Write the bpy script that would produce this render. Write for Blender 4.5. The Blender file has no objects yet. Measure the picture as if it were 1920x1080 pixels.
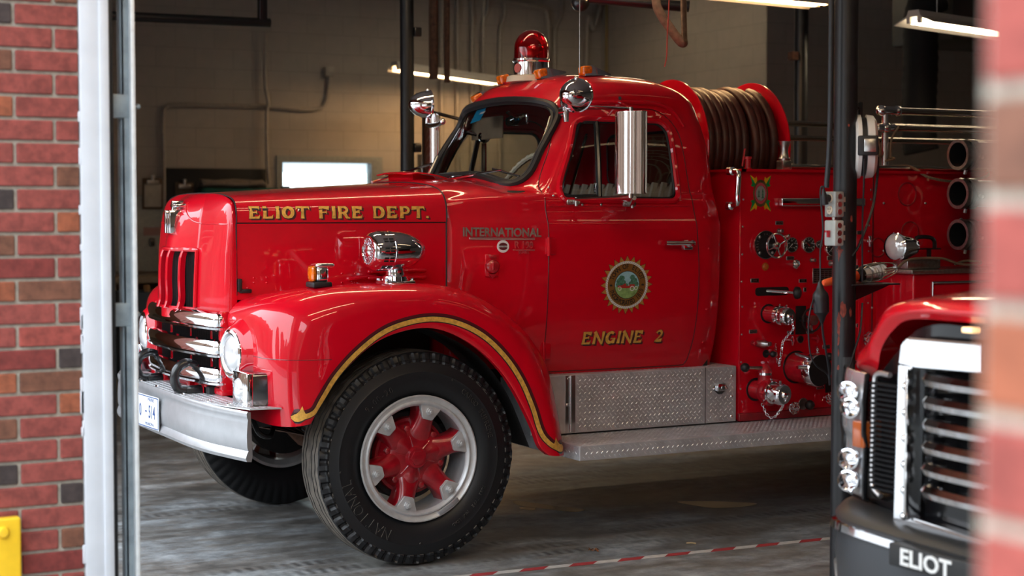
import bpy, bmesh, math, random
from mathutils import Vector as V, Matrix
from mathutils.bvhtree import BVHTree
from mathutils.geometry import intersect_point_line
random.seed(7)
scene = bpy.context.scene
COL = scene.collection
PI = math.pi
rad = math.radians

# ---------------------------------------------------------------- camera model (measured from the wheel, the cab and the brick courses)
FPX = 3110.0
TH = rad(28.0)
PT = math.atan(150 / FPX)
_st, _ct, _sp, _cp = math.sin(TH), math.cos(TH), math.sin(PT), math.cos(PT)
FWD = V((_st * _cp, _ct * _cp, -_sp)); RGT = V((_ct, -_st, 0)); UPV = V((_st * _sp, _ct * _sp, _cp))
CAM = V((-3.1165, -6.7401, 1.6155))
def _ray(px, py): return FWD + RGT * ((px - 960) / FPX) + UPV * ((540 - py) / FPX)
def PY(px, py, y):
    r = _ray(px, py); return CAM + r * ((y - CAM.y) / r.y)
def PX(px, py, x):
    r = _ray(px, py); return CAM + r * ((x - CAM.x) / r.x)
def PZ(px, py, z):
    r = _ray(px, py); return CAM + r * ((z - CAM.z) / r.z)
def PD(px, py, d): return CAM + _ray(px, py) * d

# ---------------------------------------------------------------- materials
def new_mat(name):
    m = bpy.data.materials.new(name); m.use_nodes = True
    nt = m.node_tree; b = nt.nodes['Principled BSDF']
    return m, nt, b
def mat(name, col, rough=.5, metal=0.0, coat=0.0, coat_r=.03, spec=.5, emit=None, es=0.0, trans=0.0, ior=1.45, alpha=1.0, noise=0.0, nscale=30.0, bump=0.0, bscale=200.0):
    m, nt, b = new_mat(name)
    b.inputs['Base Color'].default_value = (*col, 1); b.inputs['Roughness'].default_value = rough
    b.inputs['Metallic'].default_value = metal; b.inputs['Coat Weight'].default_value = coat
    b.inputs['Coat Roughness'].default_value = coat_r; b.inputs['Coat IOR'].default_value = 1.52; b.inputs['Specular IOR Level'].default_value = spec
    b.inputs['Transmission Weight'].default_value = trans; b.inputs['IOR'].default_value = ior
    if emit: b.inputs['Emission Color'].default_value = (*emit, 1); b.inputs['Emission Strength'].default_value = es
    tc = nt.nodes.new('ShaderNodeTexCoord')
    if noise > 0:
        n = nt.nodes.new('ShaderNodeTexNoise'); n.inputs['Scale'].default_value = nscale; n.inputs['Detail'].default_value = 6
        nt.links.new(tc.outputs['Object'], n.inputs['Vector'])
        r = nt.nodes.new('ShaderNodeValToRGB')
        r.color_ramp.elements[0].color = (*[c * (1 - noise) for c in col], 1); r.color_ramp.elements[0].position = .3
        r.color_ramp.elements[1].color = (*[min(1, c * (1 + noise)) for c in col], 1); r.color_ramp.elements[1].position = .7
        nt.links.new(n.outputs['Fac'], r.inputs['Fac']); nt.links.new(r.outputs['Color'], b.inputs['Base Color'])
    if bump > 0:
        n = nt.nodes.new('ShaderNodeTexNoise'); n.inputs['Scale'].default_value = bscale; n.inputs['Detail'].default_value = 3
        nt.links.new(tc.outputs['Object'], n.inputs['Vector'])
        bp = nt.nodes.new('ShaderNodeBump'); bp.inputs['Strength'].default_value = bump; bp.inputs['Distance'].default_value = .002
        nt.links.new(n.outputs['Fac'], bp.inputs['Height']); nt.links.new(bp.outputs['Normal'], b.inputs['Normal'])
    return m
def glass_mat(name, tint, refl=1.0, rough=0.0):
    m, nt, b = new_mat(name); nt.nodes.remove(b)
    o = nt.nodes['Material Output']; t = nt.nodes.new('ShaderNodeBsdfTransparent'); t.inputs[0].default_value = (*tint, 1)
    g = nt.nodes.new('ShaderNodeBsdfGlossy'); g.inputs['Roughness'].default_value = rough
    f = nt.nodes.new('ShaderNodeFresnel'); f.inputs[0].default_value = 1.5
    x = nt.nodes.new('ShaderNodeMixShader')
    nt.links.new(f.outputs[0], x.inputs[0]); nt.links.new(t.outputs[0], x.inputs[1]); nt.links.new(g.outputs[0], x.inputs[2]); nt.links.new(x.outputs[0], o.inputs[0])
    return m
RED = mat('red_paint', (.61, .0018, .014), rough=.34, coat=1.0, coat_r=.02, spec=.12, noise=.05, nscale=6)
REDD = mat('red_cast_iron', (.30, .004, .012), rough=.3, coat=.7, coat_r=.12, noise=.25, nscale=25, bump=.25, bscale=120)
REDB = mat('red_fittings', (.42, .006, .016), rough=.3, coat=.8, coat_r=.08, noise=.2, nscale=40)
CHR = mat('chrome', (.86, .87, .9), rough=.06, metal=1)
STL = mat('polished_stainless', (.78, .77, .75), rough=.12, metal=1)
BRS = mat('polished_pipe', (.62, .58, .5), rough=.16, metal=1)
NIK = mat('dull_nickel', (.52, .52, .5), rough=.3, metal=1, noise=.2, nscale=60)
SIL = mat('silver_paint', (.43, .44, .46), rough=.36, metal=.55, coat=.3, coat_r=.2, noise=.06, nscale=20)
RIM = mat('rim_silver', (.60, .61, .62), rough=.4, metal=.45, noise=.1, nscale=30)
ALU = mat('tread_plate_aluminium', (.64, .65, .67), rough=.34, metal=.5, noise=.15, nscale=14)
BLK = mat('black_rubber', (.012, .012, .013), rough=.45)
BLKP = mat('black_paint', (.010, .011, .013), rough=.28, coat=.4, coat_r=.15)
DRK = mat('dark_chassis', (.012, .011, .011), rough=.6, noise=.3)
RUST = mat('rusty_steel', (.10, .045, .025), rough=.8, noise=.5, nscale=25)
GOLD = mat('gold_leaf', (.82, .44, .085), rough=.38, metal=.25, noise=.25, nscale=60)
GOLDE = mat('emblem_gold', (.50, .26, .05), rough=.35, metal=.2, coat=.5)
SHAD = mat('lettering_maroon', (.09, .006, .01), rough=.4, coat=.6)
WHT = mat('white_enamel', (.75, .75, .73), rough=.35, coat=.3)
AMB = mat('amber_lens', (.70, .15, .003), rough=.15, coat=1, noise=.3, nscale=90)
GLS = glass_mat('window_glass', (.80, .84, .83))
HLG = mat('headlight_glass', (.8, .82, .84), rough=.08, metal=.35, coat=1, bump=.5, bscale=70)
CRM = mat('cream_plastic', (.62, .55, .43), rough=.35, coat=.3)
TAN = mat('tan_vinyl', (.30, .20, .13), rough=.5, noise=.2, nscale=8)
GRYP = mat('grey_enamel', (.33, .35, .34), rough=.4, metal=.2, noise=.1)
GALV = mat('galvanised_steel', (.27, .32, .35), rough=.5, metal=.3, noise=.25, nscale=18)
ORG = mat('orange_plastic', (.72, .09, .02), rough=.4)
CORD = mat('black_cord', (.012, .012, .015), rough=.4)
BRN = mat('brown_hose', (.060, .015, .011), rough=.42, noise=.35, nscale=22, bump=.2, bscale=90)
CANV = mat('brown_canvas', (.20, .125, .075), rough=.9, noise=.3, nscale=30)

# ---------------------------------------------------------------- mesh helpers
def frame(d):
    d = V(d).normalized(); u = V((0, 0, 1)) if abs(d.z) < .95 else V((1, 0, 0))
    a = d.cross(u).normalized(); return a, d.cross(a).normalized()
def cr(pts, n, closed=False):
    """Catmull-Rom through pts, n samples per span"""
    P = [V(p) for p in pts]; L = len(P); out = []
    for i in range(L if closed else L - 1):
        if closed: a, b, c, d = P[i - 1], P[i], P[(i + 1) % L], P[(i + 2) % L]
        else:
            b, c = P[i], P[i + 1]; a = P[i - 1] if i else b * 2 - c; d = P[i + 2] if i + 2 < L else c * 2 - b
        for k in range(n):
            t = k / n
            out.append(.5 * ((2 * b) + (c - a) * t + (2 * a - 5 * b + 4 * c - d) * t * t + (3 * b - a - 3 * c + d) * t ** 3))
    if not closed: out.append(P[-1].copy())
    return out
def roundpoly(pts, r, n=6):
    """2D polygon with rounded corners; r number or list"""
    out = []; L = len(pts)
    for i in range(L):
        p = V(pts[i]).to_2d() if len(pts[i]) > 2 else V(pts[i]); a = V(pts[i - 1]); b = V(pts[(i + 1) % L])
        rr = r[i] if isinstance(r, (list, tuple)) else r
        da = (a - p); db = (b - p); q = min(rr, da.length * .48, db.length * .48)
        if q < 1e-5: out.append(p); continue
        s = p + da.normalized() * q; e = p + db.normalized() * q
        for k in range(n + 1):
            t = k / n; out.append(s * (1 - t) ** 2 + p * 2 * t * (1 - t) + e * t * t)
    return out
def world_of(o):
    w = o.matrix_parent_inverse @ o.matrix_basis
    return world_of(o.parent) @ w if o.parent else o.matrix_basis.copy()
class M:
    def __init__(s): s.b = bmesh.new(); s.mi = 0
    def f(s, vs):
        try:
            q = s.b.faces.new(vs); q.material_index = s.mi; return q
        except ValueError: return None
    def v(s, p): return s.b.verts.new(p)
    def box(s, x0, x1, y0, y1, z0, z1, bev=0, seg=2, mtx=None):
        t = bmesh.new()
        c = [t.verts.new((x, y, z)) for x in (x0, x1) for y in (y0, y1) for z in (z0, z1)]
        for q in ((0, 1, 3, 2), (4, 6, 7, 5), (0, 4, 5, 1), (2, 3, 7, 6), (0, 2, 6, 4), (1, 5, 7, 3)): t.faces.new([c[i] for i in q])
        if bev: bmesh.ops.bevel(t, geom=t.edges[:], offset=bev, segments=seg, profile=.5, affect='EDGES')
        s.add(t, mtx); return s
    def add(s, t, mtx=None):
        mp = {}
        for v in t.verts: mp[v] = s.b.verts.new(mtx @ v.co if mtx else v.co)
        for q in t.faces: s.f([mp[v] for v in q.verts])
        t.free()
    def obox(s, c, ax, ay, az, sx, sy, sz, bev=0, seg=2):
        """box centred at c with axes"""
        m = Matrix((V(ax).normalized(), V(ay).normalized(), V(az).normalized())).transposed().to_4x4(); m.translation = V(c)
        return s.box(-sx / 2, sx / 2, -sy / 2, sy / 2, -sz / 2, sz / 2, bev, seg, m)
    def ring(s, c, a, b, r, n, ph=0): return [s.v(c + a * (r * math.cos(2 * PI * k / n + ph)) + b * (r * math.sin(2 * PI * k / n + ph))) for k in range(n)]
    def bridge(s, A, B, closed=True):
        n = len(A)
        for k in range(n if closed else n - 1): s.f((A[k], A[(k + 1) % n], B[(k + 1) % n], B[k]))
    def lathe(s, o, d, prof, n=32, cap0=True, cap1=True, ph=0):
        """prof: (distance along d, radius)"""
        o = V(o); d = V(d).normalized(); a, b = frame(d); R = []
        for (t, r) in prof:
            if r < 1e-5: R.append([s.v(o + d * t)])
            else: R.append(s.ring(o + d * t, a, b, r, n, ph))
        for A, B in zip(R, R[1:]):
            if len(A) == 1 and len(B) > 1:
                for k in range(n): s.f((A[0], B[k], B[(k + 1) % n]))
            elif len(B) == 1 and len(A) > 1:
                for k in range(n): s.f((A[k], A[(k + 1) % n], B[0]))
            elif len(A) > 1: s.bridge(A, B)
        if cap0 and len(R[0]) > 1: s.f(R[0])
        if cap1 and len(R[-1]) > 1: s.f(R[-1])
        return s
    def cyl(s, p0, p1, r, r1=None, n=16):
        p0 = V(p0); p1 = V(p1); return s.lathe(p0, p1 - p0, [(0, r), ((p1 - p0).length, r if r1 is None else r1)], n)
    def tube(s, pts, r, n=8, closed=False, flat=1.0, upv=None):
        P = [V(p) for p in pts]; L = len(P); R = []; pa = None
        for i in range(L):
            d = (P[(i + 1) % L] - P[i - 1]) if closed else (P[min(i + 1, L - 1)] - P[max(i - 1, 0)])
            if d.length < 1e-9: d = V((0, 0, 1))
            d.normalize()
            if upv is not None: a = d.cross(V(upv)).normalized()
            elif pa is None: a = frame(d)[0]
            else: a = (pa - d * pa.dot(d)).normalized()
            pa = a; b = d.cross(a).normalized()
            rr = r[i] if isinstance(r, (list, tuple)) else r
            R.append([s.v(P[i] + a * (rr * math.cos(2 * PI * k / n)) + b * (rr * flat * math.sin(2 * PI * k / n))) for k in range(n)])
        for A, B in zip(R, R[1:]): s.bridge(A, B)
        if closed:
            # best rotation match
            A, B = R[-1], R[0]; k0 = min(range(n), key=lambda k: (A[0].co - B[k].co).length)
            s.bridge(A, B[k0:] + B[:k0])
        else: s.f(R[0]); s.f(R[-1])
        return s
    def sweep(s, path, prof, close_prof=False, up=(0, 0, 1)):
        """prof: (out, up) 2D, swept along path; out = path tangent x up"""
        P = [V(p) for p in path]; L = len(P); R = []
        for i in range(L):
            d = (P[min(i + 1, L - 1)] - P[max(i - 1, 0)]).normalized(); o = d.cross(V(up)).normalized()
            R.append([s.v(P[i] + o * q[0] + V(up) * q[1]) for q in prof])
        for A, B in zip(R, R[1:]): s.bridge(A, B, close_prof)
        if close_prof: s.f(R[0]); s.f(R[-1])
        return s
    def sphere(s, c, r, n=16, m=10, sc=(1, 1, 1), th=PI):
        c = V(c); prof = []
        R = []
        for j in range(m + 1):
            t = PI * j / m; rr = r * math.sin(t); z = r * math.cos(t)
            if rr < 1e-6: R.append([s.v(c + V((0, 0, z * sc[2])))])
            else: R.append([s.v(c + V((rr * math.cos(2 * PI * k / n) * sc[0], rr * math.sin(2 * PI * k / n) * sc[1], z * sc[2]))) for k in range(n)])
        for A, B in zip(R, R[1:]):
            if len(A) == 1:
                for k in range(n): s.f((A[0], B[k], B[(k + 1) % n]))
            elif len(B) == 1:
                for k in range(n): s.f((A[k], A[(k + 1) % n], B[0]))
            else: s.bridge(A, B)
        return s
    def prism(s, pts, d):
        """closed 3D polygon extruded by vector d"""
        d = V(d); A = [s.v(V(p)) for p in pts]; B = [s.v(V(p) + d) for p in pts]
        s.bridge(A, B); s.f(A); s.f(B); return s
    def grid(s, rows, closed=False):
        R = [[s.v(p) for p in r] for r in rows]
        for A, B in zip(R, R[1:]): s.bridge(A, B, closed)
        return R
    def surf(s, rows, nu=6, nv=6):
        """rows of control points -> smooth interpolating surface"""
        a = [cr(r, nv) for r in rows]; cols = [cr(c, nu) for c in zip(*a)]
        return s.grid(list(zip(*cols)))
    def mirror(s, yc=1.0):
        mp = {}
        for v in list(s.b.verts): mp[v] = s.b.verts.new((v.co.x, 2 * yc - v.co.y, v.co.z))
        for q in list(s.b.faces):
            n = s.b.faces.new([mp[v] for v in reversed(q.verts)]); n.material_index = q.material_index
        return s
    def obj(s, name, mats, parent=None, smooth=True, ang=38, weld=True):
        b = s.b
        if weld: bmesh.ops.remove_doubles(b, verts=b.verts[:], dist=1e-5)
        bmesh.ops.recalc_face_normals(b, faces=b.faces[:])
        for q in b.faces: q.smooth = smooth
        if smooth:
            for e in b.edges:
                if len(e.link_faces) == 2 and e.calc_face_angle(0) > rad(ang): e.smooth = False
        me = bpy.data.meshes.new(name); b.to_mesh(me); b.free()
        for m in (mats if isinstance(mats, (list, tuple)) else [mats]): me.materials.append(m)
        o = bpy.data.objects.new(name, me); COL.objects.link(o)
        if parent is not None:
            o.parent = parent
            pm = world_of(parent)
            o.matrix_parent_inverse = pm.inverted()
        return o
def both(m, name, mats, parent=None, yc=1.0, **k):
    """the near piece and its mirror image across the plane Y = yc, as two objects"""
    o = m.obj(name, mats, parent, **k); me = o.data.copy(); me.flip_normals()
    for v in me.vertices: v.co.y = 2 * yc - v.co.y
    q = bpy.data.objects.new(name, me); COL.objects.link(q); q.parent = o.parent; q.matrix_parent_inverse = o.matrix_parent_inverse.copy()
    return o
def thing(name, label, cat, loc=(0, 0, 0), group=None):
    o = bpy.data.objects.new(name, None); COL.objects.link(o); o.location = loc; o.empty_display_size = .1
    o['label'] = label; o['category'] = cat
    if group: o['group'] = group
    return o
def tag(o, label, cat, group=None):
    o['label'] = label; o['category'] = cat
    if group: o['group'] = group
    return o
def struct(o): o['kind'] = 'structure'; return o
def text_bm(t, size, font_scale_x=1.0, extrude=0.0, bold=0.0, sub=True):
    """text outline as bmesh in its own XY plane, centred"""
    c = bpy.data.curves.new('txt', 'FONT'); c.body = t; c.size = size; c.align_x = 'CENTER'; c.align_y = 'CENTER'; c.extrude = extrude; c.offset = bold; c.resolution_u = 3
    o = bpy.data.objects.new('txt', c); COL.objects.link(o)
    dg = bpy.context.evaluated_depsgraph_get(); me = o.evaluated_get(dg).to_mesh()
    b = bmesh.new(); b.from_mesh(me); o.evaluated_get(dg).to_mesh_clear(); bpy.data.objects.remove(o); bpy.data.curves.remove(c)
    if font_scale_x != 1: bmesh.ops.scale(b, vec=(font_scale_x, 1, 1), verts=b.verts[:])
    return b
def put_text(m, t, size, o, ax, ay, sx=1.0, bold=0.0, ext=0.0):
    b = text_bm(t, size, sx, ext, bold); ax = V(ax).normalized(); ay = V(ay).normalized(); az = ax.cross(ay)
    mt = Matrix((ax, ay, az)).transposed().to_4x4(); mt.translation = V(o); m.add(b, mt); return m
def arc_text(m, t, size, c, ax, ay, r, a0, a1, sx=1.0, bold=0.0, ext=0.0, inward=False):
    """letters along a circle; angles degrees from +ax; text reads from a0 to a1"""
    ax = V(ax).normalized(); ay = V(ay).normalized(); n = len(t)
    for i, ch in enumerate(t):
        if ch == ' ': continue
        a = rad(a0 + (a1 - a0) * (i / (n - 1) if n > 1 else 0)); d = ax * math.cos(a) + ay * math.sin(a)
        tx = (ax * math.sin(a) - ay * math.cos(a)) * (-1 if inward else 1); ty = d * (-1 if inward else 1)
        put_text(m, ch, size, V(c) + d * r, tx, ty, sx, bold, ext)
def bvh_of(o):
    b = bmesh.new(); b.from_mesh(o.data); t = BVHTree.FromBMesh(b); b.free(); return t
def bvh_m(m): return BVHTree.FromBMesh(m.b)
def project(m, tree, d, off, back=1.5, cut=0.0):
    """drop the vertices of m along d onto the tree, off above it"""
    d = V(d).normalized()
    if cut:
        bmesh.ops.triangulate(m.b, faces=m.b.faces[:])
        for _ in range(5):
            es = [e for e in m.b.edges if e.calc_length() > cut]
            if not es: break
            bmesh.ops.subdivide_edges(m.b, edges=es, cuts=1); bmesh.ops.triangulate(m.b, faces=m.b.faces[:])
    for v in m.b.verts:
        h = tree.ray_cast(v.co - d * back, d)
        if h[0] is not None: v.co = h[0] - d * off
        else:
            h = tree.find_nearest(v.co)
            if h[0] is not None: v.co = h[0] - d * off
    return m
def poly_in(p, poly):
    x, y = p; c = False; n = len(poly); j = n - 1
    for i in range(n):
        a, b = poly[i], poly[j]
        if (a[1] > y) != (b[1] > y) and x < (b[0] - a[0]) * (y - a[1]) / (b[1] - a[1]) + a[0]: c = not c
        j = i
    return c
def near_on(p, poly):
    best = None; bd = 1e9; p = V((p[0], p[1]))
    for i in range(len(poly)):
        a = V(poly[i][:2]); b = V(poly[(i + 1) % len(poly)][:2]); ab = b - a
        t = 0 if ab.length_squared < 1e-12 else max(0, min(1, (p - a).dot(ab) / ab.length_squared)); q = a + ab * t
        if (q - p).length < bd: bd = (q - p).length; best = q
    return best, bd
def chain(m, pts, r=.0024, L=.019):
    """oval links along a polyline"""
    P = [V(p) for p in pts]; acc = []
    for a, b in zip(P, P[1:]):
        n = max(1, round((b - a).length / (L * .8)))
        for k in range(n): acc.append((a.lerp(b, (k + .5) / n), (b - a).normalized()))
    for i, (c, d) in enumerate(acc):
        a, b = frame(d); s = a if i % 2 else b
        m.tube([c + d * (L * .55 * math.cos(q * PI / 4)) + s * (L * .32 * math.sin(q * PI / 4)) for q in range(8)], r, 5, True)
    return m
def lozenges(m, o, ax, ay, az, w, h, p=.0133, hgt=.0019, tst=None):
    """raised tread-plate pattern on a plane"""
    ax = V(ax).normalized(); ay = V(ay).normalized(); az = V(az).normalized(); o = V(o)
    nx = int(w / (2 * p)); ny = int(h / (1.17 * p))
    for j in range(ny):
        s = 1 if j % 2 else -1
        for i in range(nx - (j % 2)):
            c = o + ax * ((i + .5 + .5 * (j % 2)) * w / nx) + ay * ((j + .5) * h / ny)
            if tst and not tst(c): continue
            u = (ax + ay * s * .95).normalized(); w_ = az.cross(u)
            l = p * .66; q = p * .17
            t = [m.v(c + u * (-l * .5) + az * hgt), m.v(c + u * (l * .5) + az * hgt)]
            g = [m.v(c - u * l), m.v(c + w_ * q - u * l * .3), m.v(c + w_ * q + u * l * .3), m.v(c + u * l), m.v(c - w_ * q + u * l * .3), m.v(c - w_ * q - u * l * .3)]
            m.f((g[0], g[1], t[0])); m.f((g[1], g[2], t[1], t[0])); m.f((g[2], g[3], t[1])); m.f((g[3], g[4], t[1])); m.f((g[4], g[5], t[0], t[1])); m.f((g[5], g[0], t[0]))
    return m
def rivet(m, p, d, r=.007):
    d = V(d).normalized(); m.lathe(V(p), d, [(0, r), (r * .35, r * .92), (r * .65, r * .6), (r * .8, 0)], 10, cap0=False)
# ================================================================ FIRE ENGINE (nose towards -X, near side towards -Y, centre line Y = 1)
ENG = thing('fire_engine', 'vintage red fire engine with chrome siren and gold lettering, parked nose-out in the garage', 'fire engine', (0, 1, 0))
def hy(h): return 1.0 - h
# ---------------- lettering glyphs (flared, sign painter style) in a unit-high box
def st_(pts, w, closed=False):
    """stroke polygon strips in 2D; w list or number"""
    out = []; P = [V(p) for p in pts]; L = len(P); W = w if isinstance(w, (list, tuple)) else [w] * L
    N = []
    for i in range(L):
        a = P[i - 1] if (closed or i) else P[0]; b = P[(i + 1) % L] if (closed or i < L - 1) else P[-1]
        d = (b - a).normalized(); N.append(V((-d.y, d.x)))
    for i in range(L if closed else L - 1):
        j = (i + 1) % L
        out.append([P[i] + N[i] * W[i] / 2, P[j] + N[j] * W[j] / 2, P[j] - N[j] * W[j] / 2, P[i] - N[i] * W[i] / 2])
    return out
def stem(x0, x1): return [[V(p) for p in ((x0, 0), (x1, 0), (x1 - .045, .5), (x1, 1), (x0, 1), (x0 + .045, .5))]]
def arm_t(x0, x1): return [[V(p) for p in ((x0, 1), (x1 + .03, 1), (x1 - .01, .70), (x1 - .09, .82), (x0, .87))]]
def arm_b(x0, x1): return [[V(p) for p in ((x0, 0), (x1, 0), (x1 + .06, .34), (x1 - .06, .19), (x0, .13))]]
def arm_m(x0, x1): return [[V(p) for p in ((x0, .44), (x1 - .06, .46), (x1, .34), (x1, .70), (x1 - .07, .58), (x0, .56))]]
def arcp(cx, cy, rx, ry, a0, a1, n=12): return [(cx + rx * math.cos(rad(a0 + (a1 - a0) * k / n)), cy + ry * math.sin(rad(a0 + (a1 - a0) * k / n))) for k in range(n + 1)]
def glyph(c):
    if c == 'E': return .82, stem(0, .28) + arm_t(.1, .74) + arm_m(.2, .58) + arm_b(.1, .74)
    if c == 'F': return .78, stem(0, .28) + arm_t(.1, .74) + arm_m(.2, .58)
    if c == 'L': return .76, stem(0, .28) + arm_b(.1, .70)
    if c == 'I': return .28, stem(0, .28)
    if c == 'T': return .88, stem(.30, .58) + [[V(p) for p in ((-.04, 1), (.92, 1), (.95, .68), (.84, .84), (.04, .84), (-.07, .68))]]
    if c == 'O': return .90, st_(arcp(.45, .5, .33, .40, 0, 360, 24)[:-1], [.27 if abs(math.cos(2 * PI * k / 24)) > .5 else .19 for k in range(24)], True)
    if c == 'D': return .88, stem(0, .26) + st_([(.1, .92), (.45, .92)] + arcp(.42, .5, .33, .42, 80, -80, 10) + [(.45, .08), (.1, .08)], [.15, .16] + [.2] * 2 + [.27] * 7 + [.2] * 2 + [.16, .15])
    if c == 'P': return .80, stem(0, .28) + st_([(.15, .93), (.4, .93)] + arcp(.42, .68, .25, .25, 80, -80, 8) + [(.4, .43), (.2, .43)], [.14, .15] + [.2] * 9 + [.14, .13])
    if c == 'R': return .88, stem(0, .28) + st_([(.15, .93), (.4, .93)] + arcp(.42, .70, .25, .23, 80, -80, 8) + [(.4, .47), (.2, .47)], [.14, .15] + [.2] * 9 + [.14, .13]) + st_([(.36, .50), (.56, .30), (.66, .08), (.90, .02)], [.2, .24, .22, .1])
    if c == 'N': return .92, st_([(.1, 0), (.1, 1)], [.26, .13]) + st_([(.03, 1), (.42, .5), (.86, -.02)], [.26, .2, .16]) + st_([(.84, 0), (.84, 1)], [.1, .26])
    if c == 'G': return .90, st_(arcp(.46, .5, .34, .40, 50, 330, 16), [.24] + [.2] * 4 + [.27] * 8 + [.2] * 4) + [[V(p) for p in ((.46, .46), (.92, .46), (.88, .05), (.68, .0), (.68, .36), (.46, .36))]]
    if c == '2': return .72, st_(arcp(.34, .70, .24, .22, 170, -30, 9) + [(.36, .36), (.1, .1)], [.22, .16, .15, .15, .17, .2, .2, .2, .18, .17, .14, .13]) + [[V(p) for p in ((.02, 0), (.66, 0), (.72, .3), (.62, .17), (.04, .15))]]
    if c == '.': return .22, [[V(p) for p in ((0, 0), (.2, 0), (.2, .18), (0, .18))]]
    return .42, []
def painted(text, p0, p1, hgt, tree, gap=.18, parent=None, name='lettering', up=(0, 0, 1), slant=0.0):
    """gold lettering with maroon drop shade between two points, laid on a surface"""
    p0, p1 = V(p0), V(p1); ax = (p1 - p0).normalized(); ay = V(up); ay = (ay - ax * ay.dot(ax)).normalized()
    tot = sum(glyph(c)[0] + gap for c in text) - gap; k = (p1 - p0).length / tot
    res = []
    for (nm, mt_, dx, dy, off, grow) in ((name + '_shade', SHAD, .17, -.14, .0006, .0), (name + '_outline', BLK, .015, -.02, .0011, .035), (name, GOLD, 0, 0, .0017, 0)):
        m = M(); x = 0
        for c in text:
            w, P = glyph(c)
            for poly in P:
                cx = sum(q.x for q in poly) / len(poly); cy = sum(q.y for q in poly) / len(poly)
                vs = []
                for q in poly:
                    gx = q.x + (grow if q.x > cx else -grow); gy = q.y + (grow if q.y > cy else -grow)
                    vs.append(m.v(p0 + ax * ((x + gx) * k + dx * hgt + (gy) * slant * hgt) + ay * ((gy + dy) * hgt)))
                m.f(vs)
            x += w + gap
        project(m, tree, (0, 1, 0), off, cut=.03)
        res.append(m.obj(nm, mt_, parent, smooth=False, weld=False))
    return res

# ---------------- hood
def hood_rows():
    F = [(.45, 1.55), (.452, 1.59), (.462, 1.625), (.495, 1.652), (.56, 1.668), (.68, 1.679), (.84, 1.685), (1.0, 1.687)]
    B = [(.345, 1.55), (.346, 1.60), (.36, 1.650), (.40, 1.690), (.48, 1.715), (.62, 1.732), (.80, 1.742), (1.0, 1.745)]
    rows = []
    for k in range(7):
        t = k / 6; rows.append([V((-.70 + t * 1.0, a[0] + (b[0] - a[0]) * t, a[1] + (b[1] - a[1]) * t)) for a, b in zip(F, B)])
    return rows
m = M(); m.surf(hood_rows(), 4, 6); HOODT = bvh_m(m); m.mirror(); hood = m.obj('hood', RED, ENG, ang=60)
m = M(); m.surf([[V((r[0].x, r[0].y + .004, z)) for z in (1.20, 1.32, 1.44, 1.544)] for r in hood_rows()], 4, 5); SIDET = bvh_m(m)
hoodside = both(m, 'hood_side_panel', RED, ENG)
m = M()
P0, P1 = V((-.70, .456, 1.5465)), V((.30, .351, 1.5465))
for s in (1, -1):
    fy = (lambda p: V((p.x, p.y if s == 1 else 2 - p.y, p.z)))
    m.tube([fy(P0), fy(P1)], .0032, 6)
    m.tube([fy(V((.30, .3485, z))) for z in (1.21, 1.3, 1.4, 1.5, 1.55)] + [fy(q) for q in cr(hood_rows()[-1], 4)], .004, 6)
    m.tube([fy(V((-.701, .4525, z))) for z in (1.22, 1.35, 1.55)] + [fy(q) for q in cr(hood_rows()[0], 4)], .003, 6)
m.obj('hood_seam', BLK, ENG)
m = M()     # rivets, grab handle, louvres, rubber corner on the hood side
for (px, py) in ((453, 529), (476, 521), (476, 530), (500, 520), (500, 530), (464, 540), (641, 513), (666, 513), (641, 530), (666, 530), (826, 516), (826, 524), (804, 516), (845, 523)): rivet(m, PY(px, py, .455 - (px - 445) * .00026), (0, -1, 0), .006)
m.obj('rivets', RED, hoodside)
m = M(); a = PY(655, 523, .39); b = PY(708, 516, .375)
m.tube(cr([a + V((0, .04, 0)), a, a.lerp(b, .5) + V((0, -.012, 0)), b, b + V((0, .04, 0))], 5), .009, 8); m.obj('latch_handle', RED, hoodside)
for (px, py) in ((722, 509), (722, 521), (786, 507), (786, 520)):
    m = M(); a = PY(px - 10, py, .365); m.obox(a, (1, -.105, 0), (.105, 1, 0), (0, 0, 1), .12, .03, .016, .007, 3); m.obj('louvre', RED, hoodside)
m = M(); a = PY(449, 535, .448)
m.box(a.x - .008, a.x + .010, a.y - .012, a.y + .01, a.z - .03, a.z + .03, .004); m.box(a.x, a.x + .055, a.y - .012, a.y + .01, a.z - .036, a.z - .018, .004); m.obj('rubber_corner', BLK, hoodside)
m = M(); m.box(-.72, .28, .50, 1.50, .75, 1.55); m.obj('engine_bay', DRK, ENG)
# gold lettering on the hood
painted('ELIOT FIRE DEPT.', PY(469, 410, .43), PY(804, 409, .355), .056, HOODT, parent=hood, name='hood_lettering')
# far side lettering is out of sight; scoop on the cowl
m = M(); m.prism([(.355, .85, 1.74), (.355, .85, 1.790), (.47, .85, 1.775), (.50, .85, 1.74)], (0, .30, 0)); m.obj('cowl_vent_body', RED, ENG)
m = M(); rows = []
for x, w, z in ((.30, .16, 1.789), (.315, .215, 1.792), (.36, .225, 1.796), (.44, .225, 1.788), (.52, .21, 1.770)): rows.append([V((x, 1 - w, z - .004)), V((x, 1 - w * .5, z + .004)), V((x, 1, z + .006)), V((x, 1 + w * .5, z + .004)), V((x, 1 + w, z - .004))])
m.surf(rows, 3, 4); vl = m.obj('cowl_vent_lid', RED, ENG); vm = vl.modifiers.new('thick', 'SOLIDIFY'); vm.thickness = .006
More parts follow.
